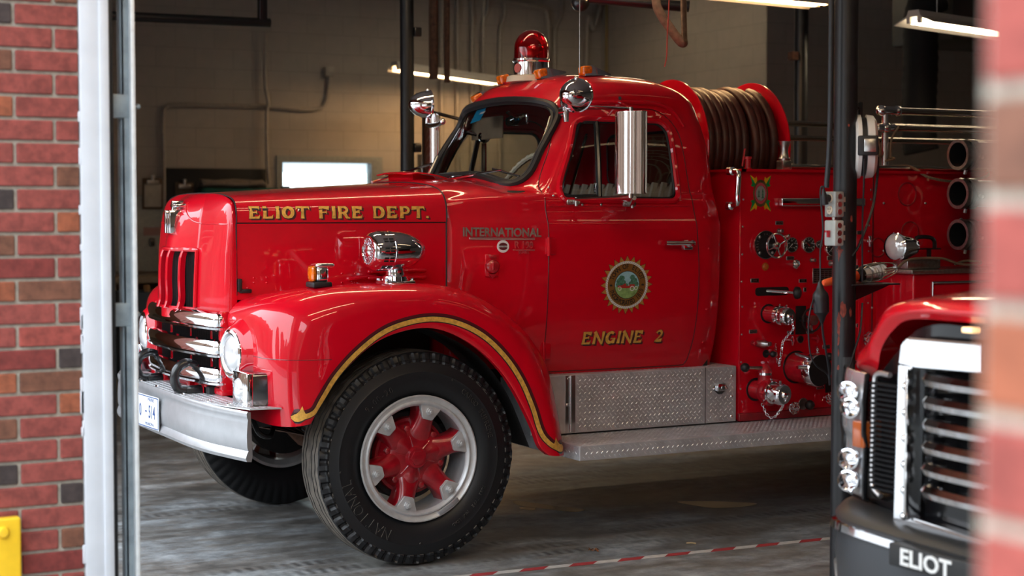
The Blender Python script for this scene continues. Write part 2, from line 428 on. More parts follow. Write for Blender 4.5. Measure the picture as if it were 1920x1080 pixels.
# ---------------- nose shell with the grille opening
NZ = [(1.686, 0), (1.676, 1), (1.645, 2), (1.59, 3), (1.51, 4), (1.43, 5), (1.40, 6), (1.32, 7), (1.24, 8), (1.18, 9), (1.155, 10), (1.10, 11)]
def nose_row(z, i):
    # plan curve control (X, Y) from the side seam to the centre line; pull: how far the front comes forward
    fwd = {0: .0, 1: .17, 2: .44, 3: .68, 4: .82, 5: .93, 6: .96, 7: 1.0, 8: 1.04, 9: 1.06, 10: 1.07, 11: 1.07}[i]
    ext = {1: .08, 2: .14, 3: .08, 4: .03, 5: .01}.get(i, 0)
    ins = {0: .70, 1: .36, 2: .10, 3: .03, 4: .008, 5: 0, 6: 0, 7: 0, 8: 0, 9: 0, 10: 0, 11: 0}[i]
    base = [(-.70, .45), (-.728, .452), (-.752, .475), (-.770, .54), (-.782, .62), (-.795, .72), (-.803, .74), (-.835, .85), (-.862, .94), (-.868, 1.0)]
    out = []
    for j, (x, y) in enumerate(base):
        xx = -.70 + (x + .70) * fwd; yy = y + (1 - y) * min(.98, ins + ext * min(1, max(0, j - 1) / 2.5))
        # keep the seam side following the hood section at the top
        zz = z
        out.append(V((xx, yy, zz)))
    return out
m = M()
nu, nv = 5, 4
rows = [nose_row(z, i) for z, i in NZ]
a_ = [cr(r, nv) for r in rows]; cols = [cr(c, nu) for c in zip(*a_)]; grid_ = list(zip(*cols))
R = [[m.v(p) for p in r] for r in grid_]
for i in range(len(R) - 1):
    for j in range(len(R[0]) - 1):
        if 5.2 * nu <= i < 10 * nu and j >= 5.5 * nv: continue      # opening for the upright bars
        m.f((R[i][j], R[i][j + 1], R[i + 1][j + 1], R[i + 1][j]))
NOSET = bvh_m(m)
m.mirror(); nose = m.obj('grille_shell', RED, ENG, ang=50)
# rolled edge round the opening and the fins
top_i, bot_i, ej = int(5.2 * nu), 10 * nu, int(5.5 * nv)
edge = [V(grid_[i][ej]) for i in range(bot_i, top_i, -1)] + [V(p) for p in grid_[top_i][ej:]]
edge2 = edge + [V((p.x, 2 - p.y, p.z)) for p in reversed(edge[:-1])]
m = M(); m.tube([p + V((-.004, 0, 0)) for p in edge2], .011, 8); m.obj('opening_bead', RED, nose)
def nose_x(y): 
    y = y if y <= 1 else 2 - y; pts = nose_row(1.3, 7); 
    for a, b in zip(pts, pts[1:]):
        if a.y <= y <= b.y: return a.x + (b.x - a.x) * (y - a.y) / (b.y - a.y)
    return pts[-1].x
for y in (.84, .945, 1.055, 1.16):
    m = M(); x = nose_x(y)
    m.sweep(cr([(x + .004, y, 1.425), (x - .012, y, 1.38), (x - .018, y, 1.28), (x - .016, y, 1.20), (x - .022, y, 1.165), (x - .030, y, 1.145)], 5), [(.011, .0), (.009, -.024), (-.009, -.024), (-.011, 0), (-.006, .006), (.006, .006)], True, up=(-1, 0, .02))
    m.obj('grille_bar', RED, nose)
m = M(); m.box(-.795, -.775, .765, 1.235, 1.13, 1.44); m.box(-.745, -.70, .50, 1.50, .80, 1.14)
for k in range(39): m.box(-.7985, -.795, .770 + k * .0118, .774 + k * .0118, 1.14, 1.435)

for k in range(84): m.box(-.7485, -.745, .505 + k * .0118, .509 + k * .0118, .80, 1.13)
m.obj('radiator_core', BLK, ENG, smooth=False)
m = M(); m.box(-.815, -.80, .905, .945, 1.12, 1.43, .003); m.obj('radiator_brace', BLK, ENG)
m = M()     # IH style emblem: upright bar pair and dot at the nose top
for (y, w, zt_) in ((.958, .024, 1.605), (.992, .03, 1.59), (1.028, .024, 1.605)): m.box(-.862, -.80, y - w / 2, y + w / 2, 1.495, zt_, .004)
m.box(-.832, -.77, .945, 1.04, 1.618, 1.636, .005); m.box(-.838, -.78, .980, 1.006, 1.60, 1.65, .005)
m.obj('nose_emblem', CHR, nose)
def nosepx(px, py):
    h = NOSET.ray_cast(CAM, _ray(px, py).normalized()); return h[0]
for mir in (0, 1):
    P = [nosepx(*q) for q in ((437, 420), (420, 420.5), (400, 420), (380, 419), (366, 416), (356, 409), (350, 399), (350, 388), (353, 380))]; P = [p for p in P if p is not None]
    if mir: P = [V((p.x, 2 - p.y, p.z)) for p in P]
    m = M(); m.tube(cr(P, 5), .0042, 8); m.obj('nose_crease', RED, nose)
# ---------------- lower grille
m = M()
for y0, y1 in ((.455, .50), (1.5, 1.545), (.985, 1.015), (.66, .70), (1.30, 1.34)): m.box(-.775 if y0 < .6 or y0 > 1.4 else -.75, -.71, y0, y1, .79, 1.15, .008)
m.box(-.765, -.70, .50, 1.50, 1.125, 1.17, .012); m.box(-.775, -.70, .455, 1.545, .765, .80, .01)
m.box(-.80, -.76, .86, .90, .74, .81, .005); m.box(-.80, -.76, .60, .72, .75, .82, .008); m.box(-.80, -.76, 1.28, 1.4, .75, .82, .008)
m.obj('grille_surround', RED, ENG)
for zc in (1.102, .978, .852):
    path = cr([(-.755, .478, zc - .002), (-.785, .488, zc), (-.815, .60, zc + .002), (-.84, .80, zc + .003), (-.848, 1.0, zc + .003), (-.84, 1.2, zc + .003), (-.815, 1.4, zc + .002), (-.785, 1.512, zc), (-.755, 1.522, zc - .002)], 6)
    m = M(); m.sweep(path, [(.02, -.034), (-.004, -.043), (-.022, -.036), (-.026, -.026), (-.019, -.02), (-.022, -.008), (-.025, .008), (-.022, .024), (-.014, .036), (.0, .043), (.02, .04)], True)
    m.obj('chrome_grille_bar', CHR, ENG, ang=28)

# ---------------- front fenders
FR = [
 [(-.557, -.085, .690), (-.60, -.086, .684), (-.645, -.06, .680), (-.685, -.005, .680), (-.708, .08, .684), (-.718, .22, .69), (-.715, .45, .70)],
 [(-.510, -.090, .775), (-.555, -.091, .79), (-.640, -.064, .82), (-.690, -.005, .83), (-.714, .08, .835), (-.724, .22, .84), (-.722, .45, .84)],
 [(-.416, -.090, .902), (-.480, -.092, .95), (-.615, -.068, 1.0), (-.685, -.002, 1.02), (-.716, .085, 1.03), (-.730, .22, 1.03), (-.735, .45, 1.03)],
 [(-.290, -.090, 1.013), (-.360, -.094, 1.075), (-.520, -.082, 1.135), (-.620, -.012, 1.175), (-.672, .09, 1.185), (-.705, .23, 1.18), (-.735, .45, 1.15)],
 [(-.164, -.090, 1.069), (-.220, -.096, 1.130), (-.315, -.088, 1.205), (-.400, -.030, 1.250), (-.455, .06, 1.266), (-.520, .23, 1.255), (-.58, .46, 1.225)],
 [(-.009, -.090, 1.089), (-.020, -.097, 1.150), (-.030, -.088, 1.222), (-.035, -.030, 1.265), (-.040, .06, 1.280), (-.05, .22, 1.270), (-.06, .43, 1.238)],
 [(.123, -.090, 1.056), (.145, -.097, 1.115), (.175, -.088, 1.185), (.200, -.030, 1.230), (.220, .06, 1.246), (.24, .2, 1.240), (.26, .40, 1.212)],
 [(.256, -.090, .979), (.300, -.097, 1.030), (.360, -.088, 1.092), (.400, -.030, 1.132), (.43, .05, 1.147), (.47, .17, 1.145), (.50, .36, 1.12)],
 [(.365, -.090, .878), (.420, -.096, .920), (.490, -.087, .972), (.540, -.030, 1.01), (.575, .04, 1.022), (.62, .15, 1.02), (.66, .34, 1.00)],
 [(.447, -.090, .764), (.505, -.095, .790), (.572, -.086, .830), (.632, -.030, .862), (.672, .04, .872), (.72, .14, .87), (.75, .32, .86)],
 [(.530, -.090, .612), (.585, -.094, .630), (.637, -.084, .650), (.685, -.035, .665), (.722, .03, .672), (.757, .12, .67), (.78, .30, .67)],
 [(.570, -.090, .515), (.615, -.093, .525), (.660, -.084, .532), (.705, -.045, .540), (.738, .02, .545), (.768, .11, .545), (.787, .28, .545)],
 [(.615, -.090, .472), (.645, -.091, .468), (.680, -.083, .465), (.716, -.050, .463), (.745, .01, .462), (.775, .1, .462), (.79, .27, .462)]]
m = M()
rows = [[V(r[0]) + V((0, .045, 0)), V(r[0]) + V((0, .012, 0))] + [V(p) for p in r] for r in FR]
m.surf(rows, 6, 5); FENT = bvh_m(m)
fender = both(m, 'front_fender', RED, ENG, ang=55)
m = M()     # seam line across the fender front
path = []
for (px, py, y) in ((478, 668, .3), (500, 671, .2), (540, 672.5, 0), (575, 673, -.09), (605, 674, -.09), (630, 675, -.09)):
    p = PY(px, py, y); path.append(p)
ss = cr([(-.735, .34, .978), (-.728, .2, .972), (-.705, .06, .968), (-.66, -.03, .966), (-.58, -.09, .965), (-.46, -.1, .964)], 6)
for p in ss:
    h = FENT.find_nearest(p); p.xyz = h[0]
m.tube(ss, .0016, 6); m.obj('fender_seam', SHAD, fender)
m = M(); m.surf([[V((x, .02, z)), V((x, .10, z)), V((x, .30, z))] for x, z in ((-.53, .72), (-.40, .93), (-.2, 1.05), (0, 1.075), (.13, 1.04), (.3, .94), (.45, .76), (.57, .50))], 4, 2); both(m, 'wheel_well', DRK, ENG)
# gold stripe along the arch
ARC = cr([PY(px, py, -.09) for px, py in ((549, 785), (570, 782), (590, 772), (604, 748), (630, 706), (668, 663), (715, 625), (760, 606), (810, 598), (858, 606), (905, 630), (945, 668), (975, 712), (997, 762), (1012, 808), (1026, 828), (1045, 840), (1064, 840))], 8)
for (nm, mt_, w0, off, sh) in (('stripe_shade', SHAD, .021, .0010, -.006), ('stripe_edge', BLK, .0150, .0016, .0), ('gold_stripe', GOLD, .0108, .0024, .0)):
    m = M(); pts = []
    for i, p in enumerate(ARC):
        d = (ARC[min(i + 1, len(ARC) - 1)] - ARC[max(i - 1, 0)]).normalized(); n = V((d.z, 0, -d.x)); t = i / (len(ARC) - 1)
        w = w0 * (1.0 if .06 < t < .94 else 1.0 + .55 * math.sin(PI * min(1, (min(t, 1 - t)) / .06)) - .9 * (1 - min(1, min(t, 1 - t) / .012)))
        pts.append((p + n * (w + sh), p - n * (w - sh)))
    A = [[m.v(a), m.v(a.lerp(b, .5)), m.v(b)] for a, b in pts]
    for a, b in zip(A, A[1:]): m.bridge(a, b, False)
    project(m, FENT, (0, 1, 0), off); m.obj(nm, mt_, fender, weld=False)
for tip in ((555, 783, 1), (1053, 838, -1)):
    m = M(); p = PY(tip[0], tip[1], -.09); s = tip[2]
    m.f([m.v(p + V((s * x * .028, 0, z * .028))) for x, z in ((-.6, .1), (.2, .5), (.7, .95), (1.1, 1.7), (1.3, 1.0), (1.6, .4), (1.2, -.1), (.4, -.2))]); project(m, FENT, (0, 1, 0), .0026, cut=.02); m.obj('gold_leaf_tip', GOLD, fender, weld=False)

# ---------------- headlights
def headlamp(y):
    c = V((-.735, y, .972)); d = V((-1, (-.10 if y < 1 else .10), .0)).normalized()
    r = M(); r.lathe(c - d * .06, d, [(0, .19), (.04, .172), (.065, .148), (.09, .128), (.105, .116), (.108, .108), (.09, .1)], 40, False, False); h = r.obj('headlight', RED, ENG, ang=60)
    r = M(); r.lathe(c, d, [(.02, .112), (.035, .113), (.052, .108), (.058, .098), (.056, .090), (.03, .086)], 40, False, False); r.obj('chrome_bezel', CHR, h)
    r = M(); r.lathe(c, d, [(.034, .090), (.052, .076), (.064, .05), (.070, .02), (.071, 0)], 40, False, False); r.obj('headlight_lens', HLG, h)
headlamp(.30); headlamp(1.70)
# ---------------- fog lamp boxes on the bumper
def foglamp(y):
    s = 1 if y < 1 else -1
    a = PZ(488, 757, .76) if s == 1 else None
    x0, x1 = -.80, -.615
    ya, yb_ = sorted((1 - s * (1 - .035), 1 - s * (1 - .215))); y = (ya + yb_) / 2
    m = M(); m.box(x0, x1, ya, yb_, .762, .905, .014, 3); f = m.obj('fog_light', bpy.data.materials.get('fog_lamp_steel') or mat('fog_lamp_steel', (.30, .31, .33), rough=.16, metal=1), ENG)
    # open front
    m = M(); m.box(x0 - .004, x0 + .03, ya - .004, yb_ + .004, .758, .909, .01, 2); m.obj('lamp_hood_rim', CHR, f)
    m = M(); m.box(x0 - .0055, x0 + .003, ya + .01, yb_ - .01, .772, .895, .004); m.obj('lamp_reflector', STL, f)
    m = M(); m.lathe((x0 - .002, y, .832), (-1, 0, 0), [(0, .052), (.012, .045), (.02, .03), (.024, 0)], 28, False); m.obj('lamp_lens', HLG, f)
    m = M(); m.box(-.72, -.64, y - .03, y + .03, .748, .765, .004); m.obj('lamp_foot', CHR, f)
foglamp(.135); foglamp(1.865)
# ---------------- bumper
BT = [(-.815, -.03, .748), (-.858, .10, .752), (-.898, .25, .756), (-.925, .45, .761), (-.940, .70, .768), (-.945, 1.0, .770)]
full = BT + [(x, 2 - y, z) for x, y, z in reversed(BT[:-1])]
path = cr(full, 6)
m = M(); m.sweep(path, [(.012, .0), (-.004, .004), (-.010, -.006), (-.008, -.022), (-.003, -.032), (-.006, -.05), (-.010, -.10), (-.008, -.150), (-.002, -.165), (-.010, -.178), (-.016, -.195), (-.010, -.210), (.014, -.213), (.02, -.19), (.016, -.10), (.012, -.02)], True)
bumper = m.obj('front_bumper', SIL, ENG, ang=40)
m = M()
back = [(-.60, .17), (-.62, -.0), (-.80, -.035)]
outl = [V((p.x + .006, p.y, p.z + .003)) for p in path]
plate_pts = [V((-.672, -.045, .757)), V((-.735, .08, .758)), V((-.755, .30, .76)), V((-.755, 1.7, .76)), V((-.735, 1.92, .758)), V((-.672, 2.045, .757))]
ring_ = plate_pts + [V((p.x + .006, p.y, .7575)) for p in reversed(path)]
m.prism(ring_, (0, 0, .006))
ply = [(p.x, p.y) for p in ring_]
lozenges(m, (-.95, -.03, .7637), (1, 0, 0), (0, 1, 0), (0, 0, 1), .36, 2.06, .0138, .0018, tst=lambda c: poly_in((c.x - .012, c.y), ply) and poly_in((c.x + .015, c.y), ply))
m.obj('bumper_tread_plate', ALU, bumper, smooth=False, weld=False)
m = M()
for i in (8, 14, 22, 24, 30, 36, 44, 50):
    p = path[i]; m.lathe((p.x + .03, p.y, .764), (0, 0, 1), [(0, .011), (.005, .011), (.009, .007), (.010, 0)], 12, False)
m.obj('bumper_bolt', CHR, bumper)
# licence plate, mostly behind the door track
m = M(); c = V((-.972, .96, .655)); dv = V((-1, -.06, 0)).normalized(); ax = V((-.06, 1, 0)).normalized() * -1
m.obox(c, ax, dv.cross(ax), dv, .305, .155, .004, .0015); pl = m.obj('licence_plate', mat('plate_white', (.78, .80, .82), .4, noise=.03), ENG)
uz = V((0, 0, 1)); PBL = mat('plate_blue', (.03, .09, .28), .4)
m = M(); put_text(m, '514', .085, c + dv * .003 + ax * .06 - uz * .002, ax, uz, .72, .001); put_text(m, '0', .085, c + dv * .003 - ax * .10 - uz * .002, ax, uz, .7, .001)
put_text(m, 'MAINE', .026, c + dv * .003 + ax * .05 + uz * .058, ax, uz, 1.1); put_text(m, 'MUNICIPAL', .02, c + dv * .003 + ax * .03 - uz * .058, ax, uz, 1.2)
m.obox(c + dv * .003 - ax * .02, ax, uz, dv, .018, .008, .001)
for (s, w, h_) in ((1, .296, .004), (-1, .296, .004)): m.obox(c + dv * .003 + uz * s * .072, ax, uz, dv, w, h_, .0008)
for s in (1, -1): m.obox(c + dv * .003 + ax * s * .147, ax, uz, dv, .004, .146, .0008)
m.obj('plate_lettering', PBL, pl, smooth=False, weld=False)
# tow hooks
for y in (.68, 1.32):
    m = M(); x = -.865
    m.tube(cr([(x + .10, y, .78), (x + .0, y - .0, .778), (x - .045, y, .79), (x - .06, y, .835), (x - .045, y, .88), (x + .0, y, .905), (x + .04, y, .895)], 6), [.022] * 12 + [.022] * 12 + [.022] * 7 + [.018] * 6, 10)
    m.box(x - .01, x + .12, y - .03, y + .03, .764, .79, .006); m.cyl((x + .1, y - .045, .785), (x + .1, y + .045, .785), .016); m.obj('tow_hook', BLKP, ENG)
# ---------------- amber fender marker lamp
def fender_marker(px, py, y0, mir):
    p = PY(px, py, y0)
    if mir: p = V((p.x, 2 - p.y, p.z))
    m = M(); m.box(p.x - .012, p.x + .05, p.y - .042, p.y + .042, p.z + .012, p.z + .085, .02, 4); m.box(p.x - .012, p.x + .075, p.y - .043, p.y + .043, p.z + .078, p.z + .098, .01, 3); r = m.obj('turn_lamp', CHR, ENG)
    m = M(); m.box(p.x - .028, p.x - .008, p.y - .036, p.y + .036, p.z + .018, p.z + .086, .014, 4); m.obj('amber_lens', AMB, r)
    m = M(); m.box(p.x - .03, p.x + .06, p.y - .05, p.y + .05, p.z - .01, p.z + .016, .008, 3); m.obj('rubber_gasket', BLK, r)
fender_marker(592, 535, .10, False); fender_marker(592, 535, .10, True)
# ---------------- siren
c = PY(741, 470, .15); ax = V((-1, -.05, 0)).normalized()
m = M(); m.lathe(c, ax, [(-.155, 0), (-.15, .018), (-.13, .042), (-.10, .062), (-.06, .078), (-.01, .087), (.03, .0895), (.032, .091), (.038, .091), (.04, .089), (.11, .087), (.128, .080), (.137, .070), (.138, .060), (.125, .055), (.125, 0)], 48); siren = m.obj('siren', CHR, ENG, ang=30)
m = M()
for k in range(12):
    for row, t in ((0, .055), (1, .083)):
        a, b = frame(ax); an = 2 * PI * k / 12
        for q in (0, 1):
            an2 = an + q * .15; d = a * math.cos(an2) + b * math.sin(an2); tg = ax.cross(d)
            m.obox(c + ax * t + d * .0882, ax, tg, d, .022, .008, .004, .001)
m.obj('siren_slots', BLK, siren)
m = M(); a, b = frame(ax)
for k in range(-5, 6):
    y = k * .0115; hh = math.sqrt(max(0, .06 ** 2 - y * y))
    u = (V((0, 1, 0)) * .8 + V((0, 0, 1)) * .6).normalized(); w_ = ax.cross(u).normalized()
    m.obox(c + ax * .128 + w_ * y, u, w_, ax, 2 * hh, .0055, .016, .001)
m.lathe(c + ax * .12, ax, [(0, .03), (.02, .026), (.026, .012), (.027, 0)], 20, False)
m.obj('siren_grille', CHR, siren)
m = M(); zb = 1.276
m.box(c.x - .075, c.x + .075, c.y - .06, c.y + .06, zb - .01, zb + .012, .006, 2)
m.lathe((c.x, c.y, zb), (0, 0, 1), [(.008, .062), (.03, .058), (.036, .045), (.07, .04), (.095, .055), (.11, .07)], 24)
for sx_ in (-1, 1):
    for sy in (-1, 1): m.lathe((c.x + sx_ * .062, c.y + sy * .047, zb + .012), (0, 0, 1), [(0, .009), (.008, .009), (.012, .004), (.012, 0)], 8)
m.obj('siren_pedestal', CHR, siren, ang=40)
# ---------------------------------------------------------------- cab: one smooth skin of horizontal rings, cut into cab, doors and glass
def crow(P): return [V((x, h, z)) for x, h, z in P]
def low(z, dh):
    return crow([(.30, 0, z), (.30, .35, z), (.30, .60, z), (.305, .645, z), (.45, .690 + dh * .5, z), (.80, .760 + dh, z), (1.2, .778 + dh, z), (1.6, .778 + dh, z), (1.765, .758 + dh, z), (1.835, .69 + dh, z), (1.85, .4, z), (1.85, 0, z)])
CR = [low(.80, -.085), low(.84, -.072), low(.95, -.04), low(1.1, -.015), low(1.3, 0), low(1.45, .003), low(1.53, -.001), low(1.565, -.010), low(1.60, -.020),
 crow([(.30, 0, 1.745), (.30, .35, 1.733), (.30, .55, 1.708), (.305, .625, 1.655), (.45, .675, 1.655), (.79, .735, 1.65), (1.2, .750, 1.65), (1.6, .750, 1.65), (1.755, .735, 1.65), (1.825, .66, 1.65), (1.84, .4, 1.65), (1.84, 0, 1.65)]),
 crow([(.48, 0, 1.765), (.48, .33, 1.755), (.50, .53, 1.725), (.55, .63, 1.69), (.66, .69, 1.68), (.82, .726, 1.68), (1.2, .740, 1.68), (1.59, .740, 1.68), (1.76, .72, 1.68), (1.83, .64, 1.68), (1.845, .4, 1.68), (1.845, 0, 1.68)]),
 crow([(.665, 0, 1.775), (.675, .33, 1.765), (.715, .52, 1.735), (.765, .60, 1.72), (.815, .66, 1.715), (.88, .705, 1.715), (1.2, .728, 1.715), (1.585, .728, 1.715), (1.76, .705, 1.715), (1.83, .625, 1.715), (1.85, .4, 1.715), (1.85, 0, 1.715)]),
 crow([(.80, 0, 1.965), (.81, .33, 1.96), (.845, .515, 1.93), (.885, .59, 1.92), (.925, .64, 1.915), (.99, .672, 1.915), (1.25, .690, 1.915), (1.60, .690, 1.915), (1.755, .665, 1.915), (1.82, .59, 1.915), (1.845, .35, 1.915), (1.85, 0, 1.915)]),
 crow([(.925, 0, 2.175), (.93, .33, 2.165), (.965, .49, 2.13), (1.00, .55, 2.105), (1.04, .59, 2.095), (1.10, .62, 2.095), (1.3, .640, 2.095), (1.60, .637, 2.092), (1.735, .612, 2.087), (1.795, .54, 2.08), (1.825, .33, 2.08), (1.83, 0, 2.08)]),
 crow([(.985, 0, 2.245), (.995, .31, 2.235), (1.03, .46, 2.21), (1.06, .525, 2.195), (1.10, .58, 2.192), (1.155, .615, 2.192), (1.32, .635, 2.192), (1.58, .63, 2.188), (1.70, .60, 2.172), (1.76, .51, 2.17), (1.785, .31, 2.172), (1.79, 0, 2.175)]),
 crow([(1.05, 0, 2.282), (1.06, .29, 2.276), (1.085, .42, 2.262), (1.105, .48, 2.255), (1.135, .53, 2.252), (1.19, .558, 2.252), (1.34, .578, 2.252), (1.55, .565, 2.245), (1.645, .53, 2.233), (1.70, .45, 2.23), (1.72, .27, 2.236), (1.725, 0, 2.24)]),
 crow([(1.16, 0, 2.308), (1.165, .18, 2.306), (1.18, .27, 2.301), (1.195, .32, 2.298), (1.215, .36, 2.295), (1.24, .39, 2.294), (1.34, .41, 2.293), (1.47, .40, 2.291), (1.53, .37, 2.288), (1.56, .31, 2.288), (1.57, .18, 2.29), (1.575, 0, 2.292)]),
 crow([(1.31, 0, 2.315), (1.31, .02, 2.315), (1.315, .03, 2.315), (1.32, .03, 2.315), (1.325, .03, 2.315), (1.33, .03, 2.315), (1.335, .03, 2.315), (1.34, .03, 2.315), (1.345, .03, 2.315), (1.35, .025, 2.315), (1.35, .01, 2.315), (1.35, 0, 2.315)])]
def ringrow(r, nv):
    near = [V((p.x, 1 - p.y, p.z)) for p in r]; far = [V((p.x, 1 + p.y, p.z)) for p in reversed(r[1:-1])]
    return cr(near + far, nv, True)
cab_rows = [ringrow(r, 14) for r in CR]
cab_cols = [cr(c, 9) for c in zip(*cab_rows)]
cab_grid = list(zip(*cab_cols))
m = M(); CABR = m.grid(cab_grid, closed=True); CABT = bvh_m(m); cb = m.b
# opening outlines: side ones in (X, Z), windscreen and back light in (|Y-1|, Z)
DOORW = roundpoly([(.872, 1.652), (.885, 1.735), (1.015, 2.035), (1.06, 2.058), (1.50, 2.056), (1.546, 2.01), (1.556, 1.648)], [.05, .05, .05, .04, .05, .05, .06], 6)
DOORO = roundpoly([(.795, .86), (.795, 1.54), (.785, 1.68), (.935, 2.02), (1.015, 2.105), (1.50, 2.115), (1.605, 2.02), (1.645, 1.51), (1.665, 1.2), (1.652, .94), (1.63, .815), (.81, .815)], [.03, .1, .06, .1, .06, .1, .12, .2, .3, .2, .03, .03], 6)
wsn = [(0, 1.782), (.20, 1.780), (.36, 1.762), (.48, 1.738), (.54, 1.735), (.568, 1.775), (.575, 1.84), (.572, 1.95), (.557, 2.05), (.525, 2.105), (.46, 2.138), (.30, 2.162), (0, 2.176)]
WS = [V((-x, z)) for x, z in wsn[1:-1]][::-1]
WS = [V(p) for p in wsn] + WS
WS = [V(p[:2]) for p in cr([(p.x, p.y, 0) for p in WS], 5, True)]
BL = roundpoly([(-.42, 1.75), (.42, 1.75), (.40, 2.02), (-.40, 2.02)], .07, 6)
def cls(c):
    if c.z < .8: return 'cab'
    h = c.y - 1
    if c.x < 1.05 and abs(h) < .60 and 1.70 < c.z < 2.2 and poly_in((h, c.z), WS): return 'ws'
    if c.x > 1.6 and abs(h) < .5 and poly_in((h, c.z), BL): return 'bl'
    if abs(h) > .5 and poly_in((c.x, c.z), DOORO):
        s = 'n' if h < 0 else 'f'
        return ('w' if poly_in((c.x, c.z), DOORW) else 'd') + s
    return 'cab'
FC = {}
for f in cb.faces: FC[f] = cls(f.calc_center_median())
for v in cb.verts:
    ks = {FC[f] for f in v.link_faces}
    if len(ks) < 2: continue
    def sn(poly, side):
        q = near_on((v.co.x if side else v.co.y - 1, v.co.z), poly)[0]
        if side: v.co.x, v.co.z = q.x, q.y
        else: v.co.y, v.co.z = 1 + q.x, q.y
    if 'ws' in ks: sn(WS, False)
    elif 'bl' in ks: sn(BL, False)
    elif 'wn' in ks or 'wf' in ks: sn(DOORW, True)
    else: sn(DOORO, True)
def split(k, off=0.0):
    q = M(); mp = {}
    for f in cb.faces:
        if FC[f] != k: continue
        vs = []
        for v in f.verts:
            if v not in mp: mp[v] = q.v(v.co)
            vs.append(mp[v])
        q.f(vs)
    if off:
        q.b.normal_update()
        for v in q.b.verts:
            d = V((v.co.x - 1.25, v.co.y - 1, 0)).normalized(); v.co -= d * off
    return q
cab = split('cab').obj('cab', RED, ENG, ang=50)
doors = {}
for s in 'nf':
    doors[s] = split('d' + s).obj('cab_door', RED, ENG, ang=50)
    split('w' + s, .012).obj('door_window', GLS, doors[s])
split('ws', .012).obj('windshield', GLS, ENG)
split('bl', .012).obj('rear_window', GLS, ENG)
cb.free()
def on_side(x, z, s=-1, off=0.0):
    h = CABT.ray_cast(V((x, 1 + s * 1.5, z)), V((0, -s, 0)))
    return (h[0] if h[0] is not None else V((x, 1 + s * .65, z))) + V((0, s * off, 0))
def on_front(y, z, back=False, off=0.0):
    d = -1 if back else 1
    h = CABT.ray_cast(V((1.25 - d * 1.5, 1 + y, z)), V((d, 0, 0)))
    return (h[0] if h[0] is not None else V((.9, 1 + y, z))) - V((d * off, 0, 0))
def resample(poly, n):
    P = [V(p[:2]) for p in poly]; L = [(P[(i + 1) % len(P)] - P[i]).length for i in range(len(P))]; T = sum(L); out = []; i = 0; acc = 0
    for k in range(n):
        t = T * k / n
        while acc + L[i] < t: acc += L[i]; i += 1
        out.append(P[i].lerp(P[(i + 1) % len(P)], (t - acc) / L[i] if L[i] else 0))
    return out
m = M(); m.tube([on_front(p.x, p.y, off=.004) for p in resample(WS, 160)], .021, 8, True, flat=.9); m.tube([on_front(p.x * .965, p.y * .94 + 1.955 * .06, off=-.006) for p in resample(WS, 160)], .012, 6, True)
m.obj('windshield_gasket', BLK, ENG)
m = M(); m.tube([on_front(p.x, p.y, True, .004) for p in resample(BL, 80)], .016, 8, True); m.obj('rear_window_gasket', BLK, ENG)
